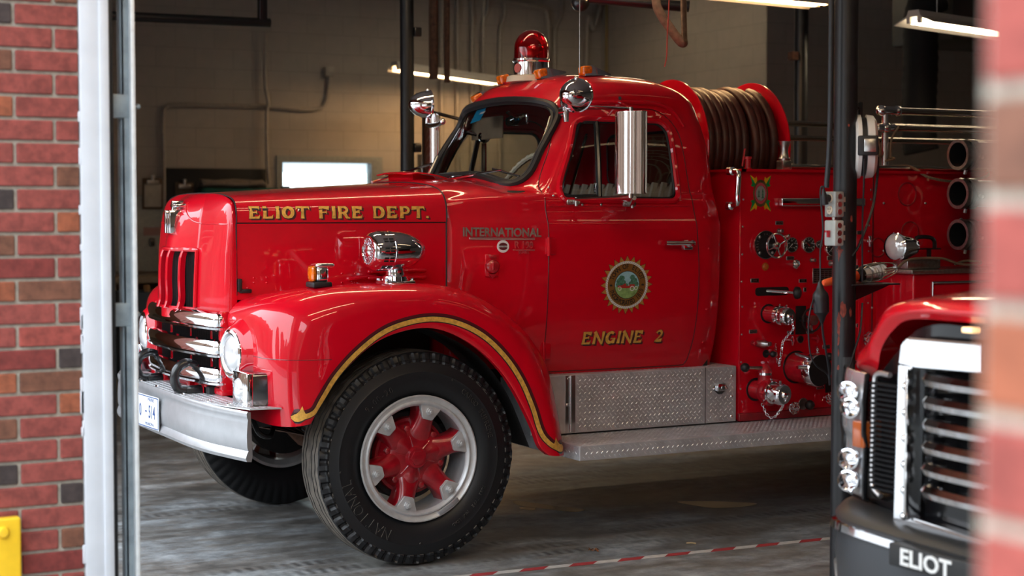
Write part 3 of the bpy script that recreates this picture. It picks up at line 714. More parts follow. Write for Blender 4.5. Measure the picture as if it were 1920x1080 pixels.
for s, k in ((-1, 'n'), (1, 'f')):
    D = doors[k]
    ww = resample(DOORW, 110)
    m = M(); m.tube([on_side(p.x, p.y, s, .004) for p in ww], .016, 8, True); m.obj('window_bevel', RED, D)
    cx, cz = 1.22, 1.86
    m = M(); m.tube([on_side(cx + (p.x - cx) * .955, cz + (p.y - cz) * .93, s, -.004) for p in ww], .008, 8, True); m.obj('window_gasket', BLK, D)
    m = M(); m.tube([on_side(p.x, p.y, s, .0) for p in resample(DOORO, 130)], .0030, 6, True); m.obj('door_seam', SHAD, D)
    # vent window frame
    m = M(); vp = [(1.133, 2.045), (1.112, 1.85), (1.092, 1.668)]
    m.tube([on_side(x, z, s, -.004) for x, z in vp], .015, 8)
    fr = [(1.075, 1.672), (.905, 1.675), (.905, 1.745), (1.03, 2.02), (1.07, 2.042), (1.125, 2.045)]
    m.tube([on_side(x, z, s, -.002) for x, z in [V(q[:2]) for q in cr([(a, b, 0) for a, b in fr], 4)]], .012, 8)
    m.obj('vent_window_frame', BLKP, D)
    m = M(); q = on_side(1.085, 1.715, s, -.01); m.box(q.x - .006, q.x + .006, q.y - .012, q.y + .012, q.z - .025, q.z + .025, .004); m.obj('vent_latch', CHR, D)
    # beltline crease bead
    m = M(); m.tube([on_side(x, 1.628, s, .0) for x in [.80 + i * .034 for i in range(25)]], .008, 8); m.obj('belt_bead', RED, D)
    # drip rail
    m = M(); dr = cr([(1.0, 2.115, 0), (1.10, 2.135, 0), (1.30, 2.145, 0), (1.50, 2.14, 0), (1.59, 2.10, 0), (1.64, 2.03, 0)], 6)
    m.tube([on_side(p.x, p.y, s, .006) for p in dr], .011, 8); m.obj('drip_rail', RED, cab)
    # hinge
    for zc in (1.43, .92):
        m = M(); q = on_side(.80, zc, s); m.box(q.x - .025, q.x + .03, q.y - .012, q.y + .012, zc - .04, zc + .04, .006, 2); m.cyl((q.x - .012, q.y + s * .012, zc - .045), (q.x - .012, q.y + s * .012, zc + .045), .01); m.obj('door_hinge', RED, D)
    # handle
    m = M(); q = on_side(1.53, 1.435, s)
    a, b = V((1.435, q.y + s * .035, 1.442)), V((1.60, q.y + s * .035, 1.438))
    m.tube([a + V((0, -s * .004, 0)), a.lerp(b, .15), a.lerp(b, .5), a.lerp(b, .85), b], [.012, .013, .012, .013, .014], 10)
    m.cyl((1.588, q.y, 1.436), (1.588, q.y + s * .04, 1.436), .019); m.lathe((1.588, q.y + s * .04, 1.436), (0, s, 0), [(0, .018), (.006, .014), (.008, 0)], 16, False)
    m.box(1.555, 1.61, min(q.y, q.y + s * .012), max(q.y, q.y + s * .012), 1.405, 1.455, .005); m.obj('door_handle', CHR, D)
    m = M()
    for x, z in ((.835, 1.715), (.838, 1.675)): rivet(m, on_side(x, z, s), (0, s, 0), .0065)
    for x, z in ((.985, 1.632), (1.09, 1.632)): rivet(m, on_side(x, z, s, .008), (0, s, 0), .0065)
    m.obj('snap_stud', NIK, D)
    m = M()
    for x, z in ((1.69, 1.70), (1.70, 1.655), (1.70, 1.57), (1.72, 1.41), (1.72, 1.10), (1.72, .93)):
        rivet(m, on_side(x, z, s), (0, s, 0), .007)
    m.obj('cab_rivets', RED, cab)
# cab floor, seat and dash
m = M(); m.box(.35, 1.78, .32, 1.68, .80, .84); m.obj('cab_floor', DRK, ENG)
m = M(); m.box(1.40, 1.76, .36, 1.64, 1.22, 1.40, .05, 3); m.box(1.62, 1.78, .36, 1.64, 1.36, 1.74, .05, 3); m.obj('bench_seat', TAN, ENG)
m = M()
for k in range(14): m.tube(cr([(1.60, .42 + k * .09, 1.42), (1.605, .42 + k * .09, 1.6), (1.64, .42 + k * .09, 1.745)], 4), .022, 6)
m.obj('seat_piping', mat('striped_vinyl', (.42, .34, .27), .55), ENG)
m = M(); m.box(.62, .80, .34, 1.66, 1.40, 1.70, .04, 3); m.obj('dashboard', DRK, ENG)
# steering wheel
sc_ = PY(988, 332, .62); d = V((-.85, 0, .53)).normalized(); sc_ = V((.84, .62, 1.715))
m = M(); a, b = frame(d); n = 72; m.tube([sc_ + a * (.20 * math.cos(2 * PI * k / n)) + b * (.20 * math.sin(2 * PI * k / n)) for k in range(n)], [.0145 + .0022 * (1 if k % 2 else -1) for k in range(n)], 8, True)
for k in range(3): m.tube([sc_ - d * .03, sc_ - d * .02 + (a * math.cos(k * 2.094 + .4) + b * math.sin(k * 2.094 + .4)) * .1, sc_ + (a * math.cos(k * 2.094 + .4) + b * math.sin(k * 2.094 + .4)) * .197], .011, 8)
m.lathe(sc_ - d * .05, d, [(0, .035), (.03, .03), (.04, 0)], 20); m.cyl(sc_ - d * .05, sc_ - d * .5, .022); m.obj('steering_wheel', CRM, ENG)
# wiper
m = M(); a = on_front(-.03, 1.766, off=.02); b = on_front(-.43, 1.803, off=.03); m.tube([a, a.lerp(b, .3) + V((-.012, 0, .0)), b], [.010, .008, .005], 8); m.lathe(a + V((.03, 0, -.01)), V((-.9, 0, .5)), [(0, .016), (.03, .016), (.04, 0)], 14)
c0 = on_front(-.345, 1.812, off=.018); c1 = on_front(-.545, 1.772, off=.018); m.tube([c0, c0.lerp(c1, .5) + V((-.006, 0, 0)), c1], .006, 6); m.obj('wiper', CHR, ENG)
m = M(); a = on_front(.30, 1.752, off=.02); b = on_front(.54, 1.86, off=.025); m.tube([a, b], .007, 6); m.tube([on_front(.50, 1.80, off=.02), on_front(.55, 1.90, off=.02)], .008, 6); m.obj('wiper', CHR, ENG)
# inspection sticker and rear view mirror, sun visor
m = M(); p = [on_front(y, z, off=-.016) for y, z in ((.262, 2.068), (.150, 2.082), (.155, 2.150), (.262, 2.142))]
m.prism(p, (.002, 0, 0)); stk = m.obj('inspection_sticker', mat('sticker_blue', (.0, .22, .48), .5), ENG)
m = M(); m.prism([q + V((-.001, 0, 0)) for q in (p[0].lerp(p[2], .55), p[0].lerp(p[2], .55) + (p[1] - p[0]) * .5, p[0].lerp(p[2], .68) + (p[1] - p[0]) * .5, p[0].lerp(p[2], .68))], (-.001, 0, 0)); m.obj('sticker_text', WHT, stk)
m = M(); m.tube([(.97, 1.0, 2.12), (1.03, 1.0, 2.09)], .01, 8); m.box(1.02, 1.035, .88, 1.12, 2.05, 2.11, .008); m.obj('interior_mirror', CHR, ENG)
m = M(); m.box(1.02, 1.028, 1.15, 1.52, 1.99, 2.11, .003, 1); m.obj('sun_visor', TAN, ENG)
m = M(); m.tube([(1.1, .40, 1.98), (1.3, .95, 1.62)], .008, 6); m.tube([(1.15, 1.62, 1.98), (1.15, 1.62, 1.70)], .014, 6); m.obj('grab_bar', STL, ENG)

# ---------------- door lettering and town emblem
q0, q1 = on_side(.985, .985, -1), on_side(1.472, .985, -1)
def doorpx(px, py):
    p = PY(px, py, .235); return on_side(p.x, p.z, -1)
painted('ENGINE', doorpx(1096, 647), doorpx(1208, 643), .063, CABT, parent=doors['n'], name='door_lettering', slant=.10)
painted('2', doorpx(1231, 642), doorpx(1245, 641.5), .062, CABT, parent=doors['n'], name='door_numeral', slant=.12)
ec = doorpx(1173, 534); EX, EZ = V((1, 0, 0)), V((0, 0, 1))
S = .80                                  # vertical radius of the ring in decimetres
emb = None
def decal(name, mt_, fn, off, cut=.03, par=None):
    m_ = M(); fn(m_); project(m_, CABT, (0, 1, 0), off, cut=cut); return m_.obj(name, mt_, par or doors['n'], smooth=False, weld=False)
def disc(m_, c, rx, rz, n=48, r0=0): 
    o = [m_.v(c + EX * rx * math.cos(2 * PI * k / n) + EZ * rz * math.sin(2 * PI * k / n)) for k in range(n)]
    if r0:
        i_ = [m_.v(c + EX * rx * r0 * math.cos(2 * PI * k / n) + EZ * rz * r0 * math.sin(2 * PI * k / n)) for k in range(n)]; m_.bridge(o, i_)
    else: m_.f(o)
RX, RZ = .148, .144
def star(sc, dx=0):
    def fn(m_):
        c = m_.v(ec); P = []
        for k in range(48):
            r = (1.0 if k % 2 == 0 else .80) * sc; P.append(m_.v(ec + EX * RX * r * math.sin(2 * PI * k / 48) + EZ * RZ * r * math.cos(2 * PI * k / 48)))
        for k in range(48): m_.f((c, P[k], P[(k + 1) % 48]))
    return fn
decal('seal_shadow', SHAD, star(1.03), .0006); decal('seal_sunburst', GOLDE, star(1.0), .0012)
decal('seal_rope', WHT, lambda m_: disc(m_, ec, RX * .82, RZ * .82, 64, .90), .0022)
def rope(m_):
    for k in range(64):
        a = 2 * PI * k / 64; d0 = EX * RX * math.sin(a) + EZ * RZ * math.cos(a); a2 = a + .07; d1 = EX * RX * math.sin(a2) + EZ * RZ * math.cos(a2); t = .012
        e0 = EX * RX * math.sin(a + t * 2) + EZ * RZ * math.cos(a + t * 2); e1 = EX * RX * math.sin(a2 + t * 2) + EZ * RZ * math.cos(a2 + t * 2)
        m_.f([m_.v(ec + d0 * .745), m_.v(ec + e0 * .745), m_.v(ec + e1 * .815), m_.v(ec + d1 * .815)])
decal('seal_rope_twist', mat('rope_grey', (.30, .27, .22), .5), rope, .0028, cut=0)
decal('seal_ring', mat('seal_bronze', (.25, .125, .03), .35, metal=.2, coat=.6), lambda m_: disc(m_, ec, RX * .735, RZ * .735), .0020)
def seal_text(m_):
    arc_text(m_, 'TOWN OF ELIOT', .034, ec + V((0, -.02, 0)), EX, EZ, RX * .615, 158, 22, .82, .0006)
    arc_text(m_, 'INCORPORATED 1810', .034, ec + V((0, -.02, 0)), EX, EZ, RX * .605, 198, 342, .72, .0006, 0, True)
    for s in (-1, 1):
        c = ec + EX * s * RX * .615; m_.f([m_.v(c + EX * (.009 if k % 2 == 0 else .0035) * math.sin(PI * k / 5) + EZ * (.009 if k % 2 == 0 else .0035) * math.cos(PI * k / 5)) for k in range(10)])
decal('seal_text', BLK, seal_text, .0032, cut=.04)
decal('seal_picture_edge', BLK, lambda m_: disc(m_, ec, RX * .485, RZ * .485), .0034)
SKY = mat('painted_sky', (.30, .52, .58), .5, noise=.15, nscale=40); GRN = mat('painted_grass', (.22, .36, .12), .5, noise=.3, nscale=60); TRE = mat('painted_tree', (.06, .17, .11), .6, noise=.5, nscale=90)
decal('seal_sky', SKY, lambda m_: disc(m_, ec, RX * .465, RZ * .465), .0040)
def lens(m_, lo, hi, n=24):
    P = []
    for k in range(n + 1):
        z = lo + (hi - lo) * k / n; P.append((math.sqrt(max(0, 1 - z * z)), z))
    m_.f([m_.v(ec + EX * RX * .465 * x + EZ * RZ * .465 * z) for x, z in P] + [m_.v(ec - EX * RX * .465 * x + EZ * RZ * .465 * z) for x, z in reversed(P)])
decal('seal_grass', GRN, lambda m_: lens(m_, -.999, -.12), .0044)
def trees(m_):
    rnd = random.Random(3)
    for (x, z, r) in ((-.62, .28, .24), (-.45, .5, .2), (-.7, .05, .2), (-.3, .2, .16), (.55, .3, .24), (.42, .55, .18), (.75, .05, .18), (.3, .1, .16), (-.05, .0, .12), (-.5, .02, .2), (.5, .0, .2)):
        m_.f([m_.v(ec + EX * RX * .465 * (x + r * (1 + .25 * rnd.random()) * math.cos(k * PI / 5)) + EZ * RZ * .465 * (z + r * (1 + .25 * rnd.random()) * math.sin(k * PI / 5))) for k in range(10)])
decal('seal_trees', TRE, trees, .0048)
def pcar(m_):
    for P in (((-.78, -.02), (-.78, -.2), (-.1, -.24), (.45, -.22), (.62, -.1), (.62, .04), (.2, .04), (.18, -.06), (-.1, -.06), (-.1, .1), (-.2, .1), (-.22, -.04)),):
        m_.f([m_.v(ec + EX * RX * .465 * x + EZ * RZ * .465 * z) for x, z in P])
decal('seal_red_car', mat('painted_red', (.45, .03, .02), .5), pcar, .0052)
def pwh(m_):
    for x, z, r in ((-.62, -.26, .15), (.42, -.27, .19), (.74, -.24, .15)):
        disc(m_, ec + EX * RX * .465 * x + EZ * RZ * .465 * z, RX * .465 * r, RZ * .465 * r, 16, .7)
decal('seal_car_wheels', WHT, pwh, .0056, cut=0)

# ---------------- cowl side badges
def cowlpx(px, py):
    p = PY(px, py, .30); h = CABT.ray_cast(CAM, (p - CAM).normalized()); return h[0] if h[0] is not None else p
BADGE = CHR
p0, p1 = cowlpx(879, 446), cowlpx(1002, 447); ax = (p1 - p0).normalized(); nn = V((ax.y, -ax.x, 0)).normalized()
m = M(); put_text(m, 'INTERNATIONAL', .058, p0.lerp(p1, .5) + V((0, 0, .026)) + nn * .004, ax, (0, 0, 1), .86, .0016, .003); m.obox(p0.lerp(p1, .5) - V((0, 0, .002)) + nn * .006, ax, nn, (0, 0, 1), (p1 - p0).length, .009, .011, .002)
m.obj('maker_nameplate', BADGE, cab, smooth=False, weld=False)
p0, p1 = cowlpx(961, 468), cowlpx(1002, 469)
m = M(); put_text(m, 'R 190', .048, p0.lerp(p1, .5) + V((0, 0, .022)) + nn * .004, ax, (0, 0, 1), .82, .001, .003); m.obox(p0.lerp(p1, .5) + nn * .004, ax, nn, (0, 0, 1), (p1 - p0).length, .006, .006, .001); put_text(m, 'SERIES', .018, p0.lerp(p1, .5) - V((0, 0, .013)) + nn * .004, ax, (0, 0, 1), 1.1, 0, .002)
m.obj('series_nameplate', BADGE, cab, smooth=False, weld=False)
p = cowlpx(943, 462); m = M(); a, b = frame(nn)
m.lathe(p, nn, [(0, .030), (.003, .030), (.004, .029), (.004, 0)], 32); rb_ = m.obj('round_badge', WHT, cab, ang=30)
m = M(); 
for s in (1, -1): m.f([m.v(p + nn * .0046 + ax * (.021 * math.cos(t)) + V((0, 0, s * .004 + s * .014 * math.sin(t)))) for t in [PI * k / 10 for k in range(11)]])
m.obj('round_badge_print', SHAD, rb_, smooth=False)
m = M(); put_text(m, 'MEMBER', .012, p + nn * .0052, ax, (0, 0, 1), .9); m.obj('round_badge_text', BLK, rb_, smooth=False, weld=False)
p = cowlpx(922, 498); m = M(); m.obox(p, ax, nn, (0, 0, 1), .068, .014, .108, .004); cap = m.obj('socket_plate', RED, cab)
m = M(); m.lathe(p - V((0, 0, .004)), nn, [(.005, .034), (.018, .034), (.026, .03), (.03, .02), (.031, 0)], 28); m.obox(p + nn * .012 + V((0, 0, .045)), ax, nn, (0, 0, 1), .035, .022, .014, .004); m.prism([p - V((0, 0, .04)) + nn * .01 + ax * .02, p - V((0, 0, .062)) + nn * .01, p - V((0, 0, .04)) + nn * .01 - ax * .02], nn * .012); m.obox(p + nn * .03, ax, nn, (0, 0, 1), .012, .012, .04, .003); m.obj('socket_cover', REDB, cap)
m = M(); q = PY(1162, 184, .39); q = CABT.ray_cast(CAM, (q - CAM).normalized())[0]; m.lathe(q, CAM - q, [(-.01, .009), (.003, .009), (.003, 0)], 14); m.obj('roof_grommet', BLK, cab)

# ---------------- spotlights on the windscreen pillars
def spot(y, mir):
    s = -1 if not mir else 1
    f = lambda p: V((p[0], p[1] if not mir else 2 - p[1], p[2]))
    c = V((.905, .165, 2.155)) if not mir else V((.885, 1.80, 2.20))
    d = V((.80, .60, .02)).normalized() if not mir else V((.95, -.14, .0)).normalized()
    k = .78 if mir else 1.0
    m = M(); m.lathe(c, d, [(-.115, 0), (-.11, .02), (-.095, .042), (-.07, .060), (-.035, .073), (0, .079), (.002, .083), (.012, .083), (.014, .076), (.01, .07)], 40, False, False); sp = m.obj('spotlight', CHR, ENG, ang=40)
    m = M(); m.lathe(c, d, [(.008, .076), (.02, .06), (.026, .03), (.027, 0)], 32, False); m.obj('spot_lens', HLG, sp)
    if not mir:
        b0 = PY(1060, 200, .24); m = M(); m.tube(cr([c + V((-.01, .0, -.07)), b0 + V((-.02, -.02, .02)), b0], 4), .017, 10); m.sphere(b0 + V((-.02, -.035, .015)), .020, 12, 8); m.tube([b0, b0 + V((0.0, -.01, -.075))], [.02, .012], 10); m.lathe(b0 + V((.0, 0, -.02)), (0, -1, 0), [(-.03, .024), (.01, .02), (.02, 0)], 14); m.obj('spot_bracket', CHR, sp)
        m = M(); m.sphere(c - d * .0 + V((0, 0, .082)), .012, 10, 8); m.obj('spot_cap', CHR, sp)
    else:
        e = PY(830, 228, 1.62); m = M(); m.tube(cr([c - V((0, 0, .07)), c + V((-.0, .0, -.115)), e.lerp(c, .35) - V((0, 0, .05)), e], 4), .014, 10); m.sphere(e, .018, 12, 8); m.obj('spot_bracket', CHR, sp)
        m = M(); m.sphere(c + V((0, 0, .082)), .010, 10, 8); m.obj('spot_cap', CHR, sp)
        e2 = on_front(.52, 2.02, off=-.06); m = M(); m.tube([e2 + V((0, .05, .03)), e2 + V((.06, -.05, 0)), e2 + V((.08, -.1, -.01))], .012, 8); m.lathe(e2 + V((.08, -.1, -.01)), (0, -.6, -.2), [(-.02, .02), (.0, .034), (.02, .034), (.03, .02), (.03, 0)], 16); m.obj('spot_inner_handle', CHR, sp)
spot(0, False); spot(0, True)
# ---------------- west-coast mirrors
def mirror_(mir):
    s = -1 if not mir else 1
    if not mir:
        c = PY(1183, 286, -.02); h = .385; w = .145
    else:
        c = PY(808, 278, 1.98); h = .385; w = .06
    d = V((-.88, -.47 if not mir else -.1, 0)).normalized(); a = V((d.y, -d.x, 0)).normalized()
    m = M(); n = 14; w = .165
    pr = []
    for k in range(n + 1):
        t = PI * k / n; pr.append((a * (math.cos(t) * w / 2) + d * (math.sin(t) * .035)))
    top = [m.v(c + p + V((0, 0, h / 2))) for p in pr]; bot = [m.v(c + p - V((0, 0, h / 2))) for p in pr]
    m.bridge(top, bot); m.f(top); m.f(bot); mm_ = m.obj('side_mirror', CHR, ENG, ang=50)
    m = M(); 
    for z in (1, -1): m.prism([c + p * 1.03 + V((0, 0, z * h / 2 - .003)) for p in pr], (0, 0, .006))
    m.tube([c + a * w / 2 + V((0, 0, -h / 2)), c + a * w / 2 + V((0, 0, h / 2))], .005, 6); m.tube([c - a * w / 2 + V((0, 0, -h / 2)), c - a * w / 2 + V((0, 0, h / 2))], .005, 6)
    m.obj('mirror_rim', STL, mm_)
    m = M()
    T = c + V((0, 0, h / 2 + .018)); B = c - V((0, 0, h / 2 + .018))
    if not mir:
        bt = on_side(1.02, 2.125, -1, .005); bb = on_side(.935, 1.645, -1, .01); bb2 = on_side(1.25, 1.635, -1, .01)
        for P_, r_, f_ in (([bt + V((0, -.02, 0)), T], .011, .5), ([bb + V((0, -.02, .012)), B], .009, 1), ([bb2 + V((0, -.02, 0)), B + V((.02, 0, -.005))], .011, 1), ([T, on_side(1.28, 2.135, -1, .01)], .008, 1)):
            m = M(); m.tube(P_, r_, 8, flat=f_); m.obj('mirror_arm', STL, mm_)
        m = M(); m.cyl(c + V((0, 0, h / 2)), T + V((0, 0, .004)), .010); m.obj('mirror_pivot', STL, mm_); m = M(); m.cyl(c - V((0, 0, h / 2)), B - V((0, 0, .005)), .012); m.obj('mirror_pivot', STL, mm_)
        for q in (bt, bb, bb2):
            m = M(); m.box(q.x - .04, q.x + .035, q.y - .012, q.y + .008, q.z - .013, q.z + .013, .008, 2); m.lathe((q.x - .022, q.y - .012, q.z), (0, -1, 0), [(0, .008), (.006, .006), (.007, 0)], 8); m.lathe((q.x + .012, q.y - .012, q.z), (0, -1, 0), [(0, .008), (.006, .006), (.007, 0)], 8); m.cyl((q.x + .005, q.y - .02, q.z - .02), (q.x + .005, q.y - .02, q.z + .022), .008); m.obj('mirror_bracket', NIK, mm_)
    else:
        bt = on_side(1.02, 2.10, 1, .005); bb = on_side(.935, 1.645, 1, .01)
        m.tube([bt, T], .010, 8); m.obj('mirror_arm', STL, mm_); m = M(); m.tube([bb, B], .009, 8); m.obj('mirror_arm', STL, mm_)
mirror_(False); mirror_(True)
# ---------------- beacon and roof markers
bc = V((1.10, .97, 2.283)); zt = lambda x, y: CABT.ray_cast(V((x, y, 3)), V((0, 0, -1)))[0].z
bc.z = zt(bc.x, bc.y)
m = M(); m.lathe(bc + V((0, 0, -.02)), (0, 0, 1), [(0, .135), (.028, .13), (.034, .118)], 40); m.obj('beacon_pad', CRM, ENG)
m = M(); m.lathe(bc, (0, 0, 1), [(.01, .098), (.016, .098), (.082, .095), (.090, .101), (.100, .101), (.104, .095), (.104, .05)], 48, True, False); bea = m.obj('beacon_base', CHR, ENG, ang=30)
RGL, nt, b_ = new_mat('red_glass_dome'); b_.inputs['Base Color'].default_value = (.60, .003, .008, 1); b_.inputs['Roughness'].default_value = .02; b_.inputs['Transmission Weight'].default_value = .92; b_.inputs['IOR'].default_value = 1.12; b_.inputs['Coat Weight'].default_value = 1
m = M(); R0 = .0935
pf = [(.104, R0), (.158, R0 * .985)] + [(.158 + .096 * math.sin(t), R0 * .985 * math.cos(t)) for t in [PI / 2 * k / 10 for k in range(1, 10)]] + [(.254, 0)]
m.lathe(bc, (0, 0, 1), pf, 48, False); m.obj('beacon_dome', RGL, bea, ang=60)
m = M(); lc = bc + V((-.02, -.02, .155))
for dd in (V((-.5, -.85, .1)), V((.6, .8, .0))):
    dd = dd.normalized(); m.lathe(lc + dd * .0, dd, [(-.01, 0), (-.005, .02), (.02, .046), (.03, .055), (.034, .05), (.036, 0)], 24)
m.cyl(bc + V((0, 0, .09)), bc + V((0, 0, .15)), .03); m.obj('beacon_lamps', mat('lamp_reflector', (.85, .78, .75), .2, metal=.7), bea)
m = M(); m.lathe(bc + V((-.090, -.022, .050)), V((-.97, -.24, 0)), [(0, .024), (.009, .024), (.009, 0)], 20); rr_ = m.obj('beacon_maker_plate', mat('maker_plate_red', (.45, .10, .09), .4), bea)
def roof_marker(px, py, x):
    p = PX(px, py, x); z = zt(p.x, p.y); p = V((p.x, p.y, z))
    q = V((p.x + .08, p.y, zt(min(p.x + .08, 1.6), p.y))); ax = (q - p).normalized(); up = V((0, 1, 0)).cross(ax) * -1; up = up if up.z > 0 else -up
    m = M(); pts = [(-.02, .034), (.03, .036), (.07, .030), (.12, .012), (.15, .0)]
    L = [m.v(p + ax * x + V((0, -w, 0)) + up * .0) for x, w in pts]; Rr = [m.v(p + ax * x + V((0, w, 0))) for x, w in pts]
    hs = (.044, .052, .036, .018, .008); T1 = [m.v(p + ax * x + V((0, -w * .55, 0)) + up * h) for (x, w), h in zip(pts, hs)]; T2 = [m.v(p + ax * x + V((0, w * .55, 0)) + up * h) for (x, w), h in zip(pts, hs)]
    m.bridge(L, T1, False); m.bridge(T1, T2, False); m.bridge(T2, Rr, False); m.f((L[0], T1[0], T2[0], Rr[0])); m.bridge(Rr, L, False)
    mk = m.obj('roof_marker', CHR, ENG, ang=50)
    m = M(); m.obox(p + ax * .0 + up * .026, ax, (0, 1, 0), up, .056, .064, .050, .012, 3); m.obj('amber_lens', AMB, mk)
for a in ((1098, 143, 1.20), (1016, 136, 1.07), (945, 142, 1.07), (899, 158, 1.09)): roof_marker(*a)
# ---------------- wheels
def spokewheel(xc, y0, sgn, name, letters=False, steer=0):
    """y0: outer face, sgn +1 if the wheel extends towards +Y"""
    zc = .4885; W = ENG
    root = bpy.data.objects.new(name, None); COL.objects.link(root); root.parent = ENG; root.empty_display_size = .1
    root.matrix_parent_inverse = world_of(ENG).inverted()
    Y = lambda y: y0 + sgn * y
    prof = [(.272, .045), (.288, .030), (.305, .016), (.335, .005), (.36, .001), (.385, .002), (.392, .0), (.40, .003), (.425, .008), (.436, .011), (.438, .006), (.446, .006), (.452, .012), (.470, .018), (.478, .022), (.482, .028),
            (.4845, .052), (.4845, .0545), (.4845, .0585), (.4845, .061), (.486, .088), (.486, .0905), (.486, .0945), (.486, .097), (.4865, .125), (.4865, .129), (.486, .153), (.486, .1555), (.486, .1595), (.486, .162), (.4845, .189), (.4845, .1915), (.4845, .1955), (.4845, .198),
            (.482, .222), (.478, .228), (.452, .24), (.40, .248), (.35, .246), (.30, .232), (.272, .205)]
    groove = {17, 18, 21, 22, 27, 28, 31, 32}
    n = 280; m = M(); R = []
    for i, (r, y) in enumerate(prof):
        ring = []
        for k in range(n):
            a = 2 * PI * k / n; rr, yy = r, y
            if i in groove: rr -= .010
            if 16 <= i <= 33: yy += .004 * (1 if (k // 4) % 2 else -1) * (1 if k % 4 in (1, 2) else .5)
            if 10 <= i <= 13 and (k % 5) in (1, 2): yy += .011
            if 14 <= i <= 15: yy += .003 * (1 if (k // 5) % 2 else -1)
            if i == 36 and (k % 5) in (1, 2): yy -= .008
            x, z = rr * math.sin(a), rr * math.cos(a)
            if z < -.484: z = -.4865
            ring.append(m.v((xc + x, Y(yy), zc + z)))
        R.append(ring)
    for A, B in zip(R, R[1:]): m.bridge(A, B)
    if letters:
        c = V((xc, Y(.0005), zc)); 
        arc_text(m, 'NATIONAL', .070, c, (1, 0, 0), (0, 0, 1), .362, 243, 194, .85, .0, .003)
        arc_text(m, 'CARGO SUPREME', .034, c, (1, 0, 0), (0, 0, 1), .365, 53, 13, .9, .0, .002)
        arc_text(m, '9.00-20', .038, c, (1, 0, 0), (0, 0, 1), .345, 137, 114, .9, .0, .002)
        arc_text(m, 'TUBE TYPE  MAX LOAD', .020, c, (1, 0, 0), (0, 0, 1), .355, 335, 298, .9, .0, .002)
        for a in (185, 270, 65, 4): d = V((math.cos(rad(a)), 0, math.sin(rad(a)))); m.lathe(c + d * .385, (0, -1, 0), [(0, .005), (.003, .004), (.003, 0)], 8)
    TYRE = bpy.data.materials.get('tyre_rubber') or tyre_mat()
    m.obj('tyre', TYRE, root, ang=25, weld=False)
    # rim
    m = M(); m.lathe((xc, y0, zc), (0, sgn, 0), [(.038, .270), (.022, .281), (.010, .2885), (.004, .2875), (.003, .282), (.012, .270), (.014, .262), (.006, .256), (.006, .250), (.014, .242), (.024, .238), (.03, .240), (.20, .244), (.225, .27), (.228, .285)], 72, False, False)
    a = rad(105); m.obj('rim', RIM, root, ang=30)
    m = M(); 
    d = V((math.cos(rad(-58)), 0, math.sin(rad(-58)))); t = V((-d.z, 0, d.x)); cc = V((xc, Y(.004), zc)) + d * .268
    m.obox(cc, t, (0, 1, 0), d, .115, .014, .020, .003); m.obj('balance_weight', SIL, root)
    # cast spoke hub
    m = M(); N = 96; prof2 = [(.045, .060), (.072, .058), (.085, .052), (.105, .058), (.13, .064), (.155, .064), (.185, .055), (.215, .045), (.232, .043)]
    A0 = [15 + 60 * k for k in range(6)]
    def hw(r):          # half width of a spoke at radius r
        return .055 if r < .15 else .055 + (r - .15) * .02
    # body: radial star blob
    rings = []
    for j, (r, y) in enumerate([(.0, .050), (.05, .050), (.085, .052), (.115, .058), (.14, .070), (.158, .095), (.165, .14)]):
        ring = []
        for k in range(N):
            a = 2 * PI * k / N
            if r == 0: pass
            w = max(0, math.cos(3 * (a - rad(15)))) ** 2
            ry = y - .018 * w * min(1, r / .1)
            ring.append(V((xc + r * math.cos(a), Y(ry), zc + r * math.sin(a))))
        rings.append(ring)
    vr = [[m.v(p) for p in q] for q in rings[1:]]
    for A, B in zip(vr, vr[1:]): m.bridge(A, B)
    m.f(vr[0])
    for a0 in A0:
        d = V((math.cos(rad(a0)), 0, math.sin(rad(a0)))); t = V((-d.z, 0, d.x)); rows = []
        for r, y, w, dep in ((.06, .058, .052, .06), (.10, .047, .060, .07), (.14, .038, .050, .08), (.18, .031, .044, .09), (.21, .026, .046, .10), (.236, .022, .052, .11)):
            c = V((xc, 0, zc)) + d * r
            rows.append([c + t * q * w + V((0, Y(y + z_), 0)) for q, z_ in ((-1.05, dep), (-1.02, .03), (-.8, .010), (-.35, 0), (.35, 0), (.8, .010), (1.02, .03), (1.05, dep))])
        rr = m.surf(rows, 3, 2); m.f([v for v in rr[-1]])
    for k in range(6):     # ribs and studs
        a = rad(45 + 60 * k); d = V((math.cos(a), 0, math.sin(a))); c = V((xc, Y(.052), zc))
        m.tube([c + d * .05, c + d * .10 + V((0, sgn * .006, 0))], .005, 6)
        m.lathe(V((xc, Y(.085), zc)) + d * .135, (0, -sgn, 0), [(0, .016), (.022, .015), (.026, .008), (.026, 0)], 6)
    m.lathe((xc, Y(.062), zc), (0, -sgn, 0), [(0, .062), (.012, .052), (.030, .047), (.034, .044), (.036, 0)], 28)
    m.lathe((xc, Y(.030), zc), (0, -sgn, 0), [(0, .036), (.008, .034), (.009, .028), (.009, 0)], 6)
    m.lathe((xc, Y(.11), zc), (0, sgn, 0), [(0, .175), (.02, .18), (.03, .18)], 40)
    m.obj('spoke_hub', REDD, root, ang=45)
    m = M(); m.lathe((xc, Y(.135), zc), (0, sgn, 0), [(0, .20), (.01, .205), (.12, .205), (.12, 0)], 40); m.obj('brake_drum', DRK, root)
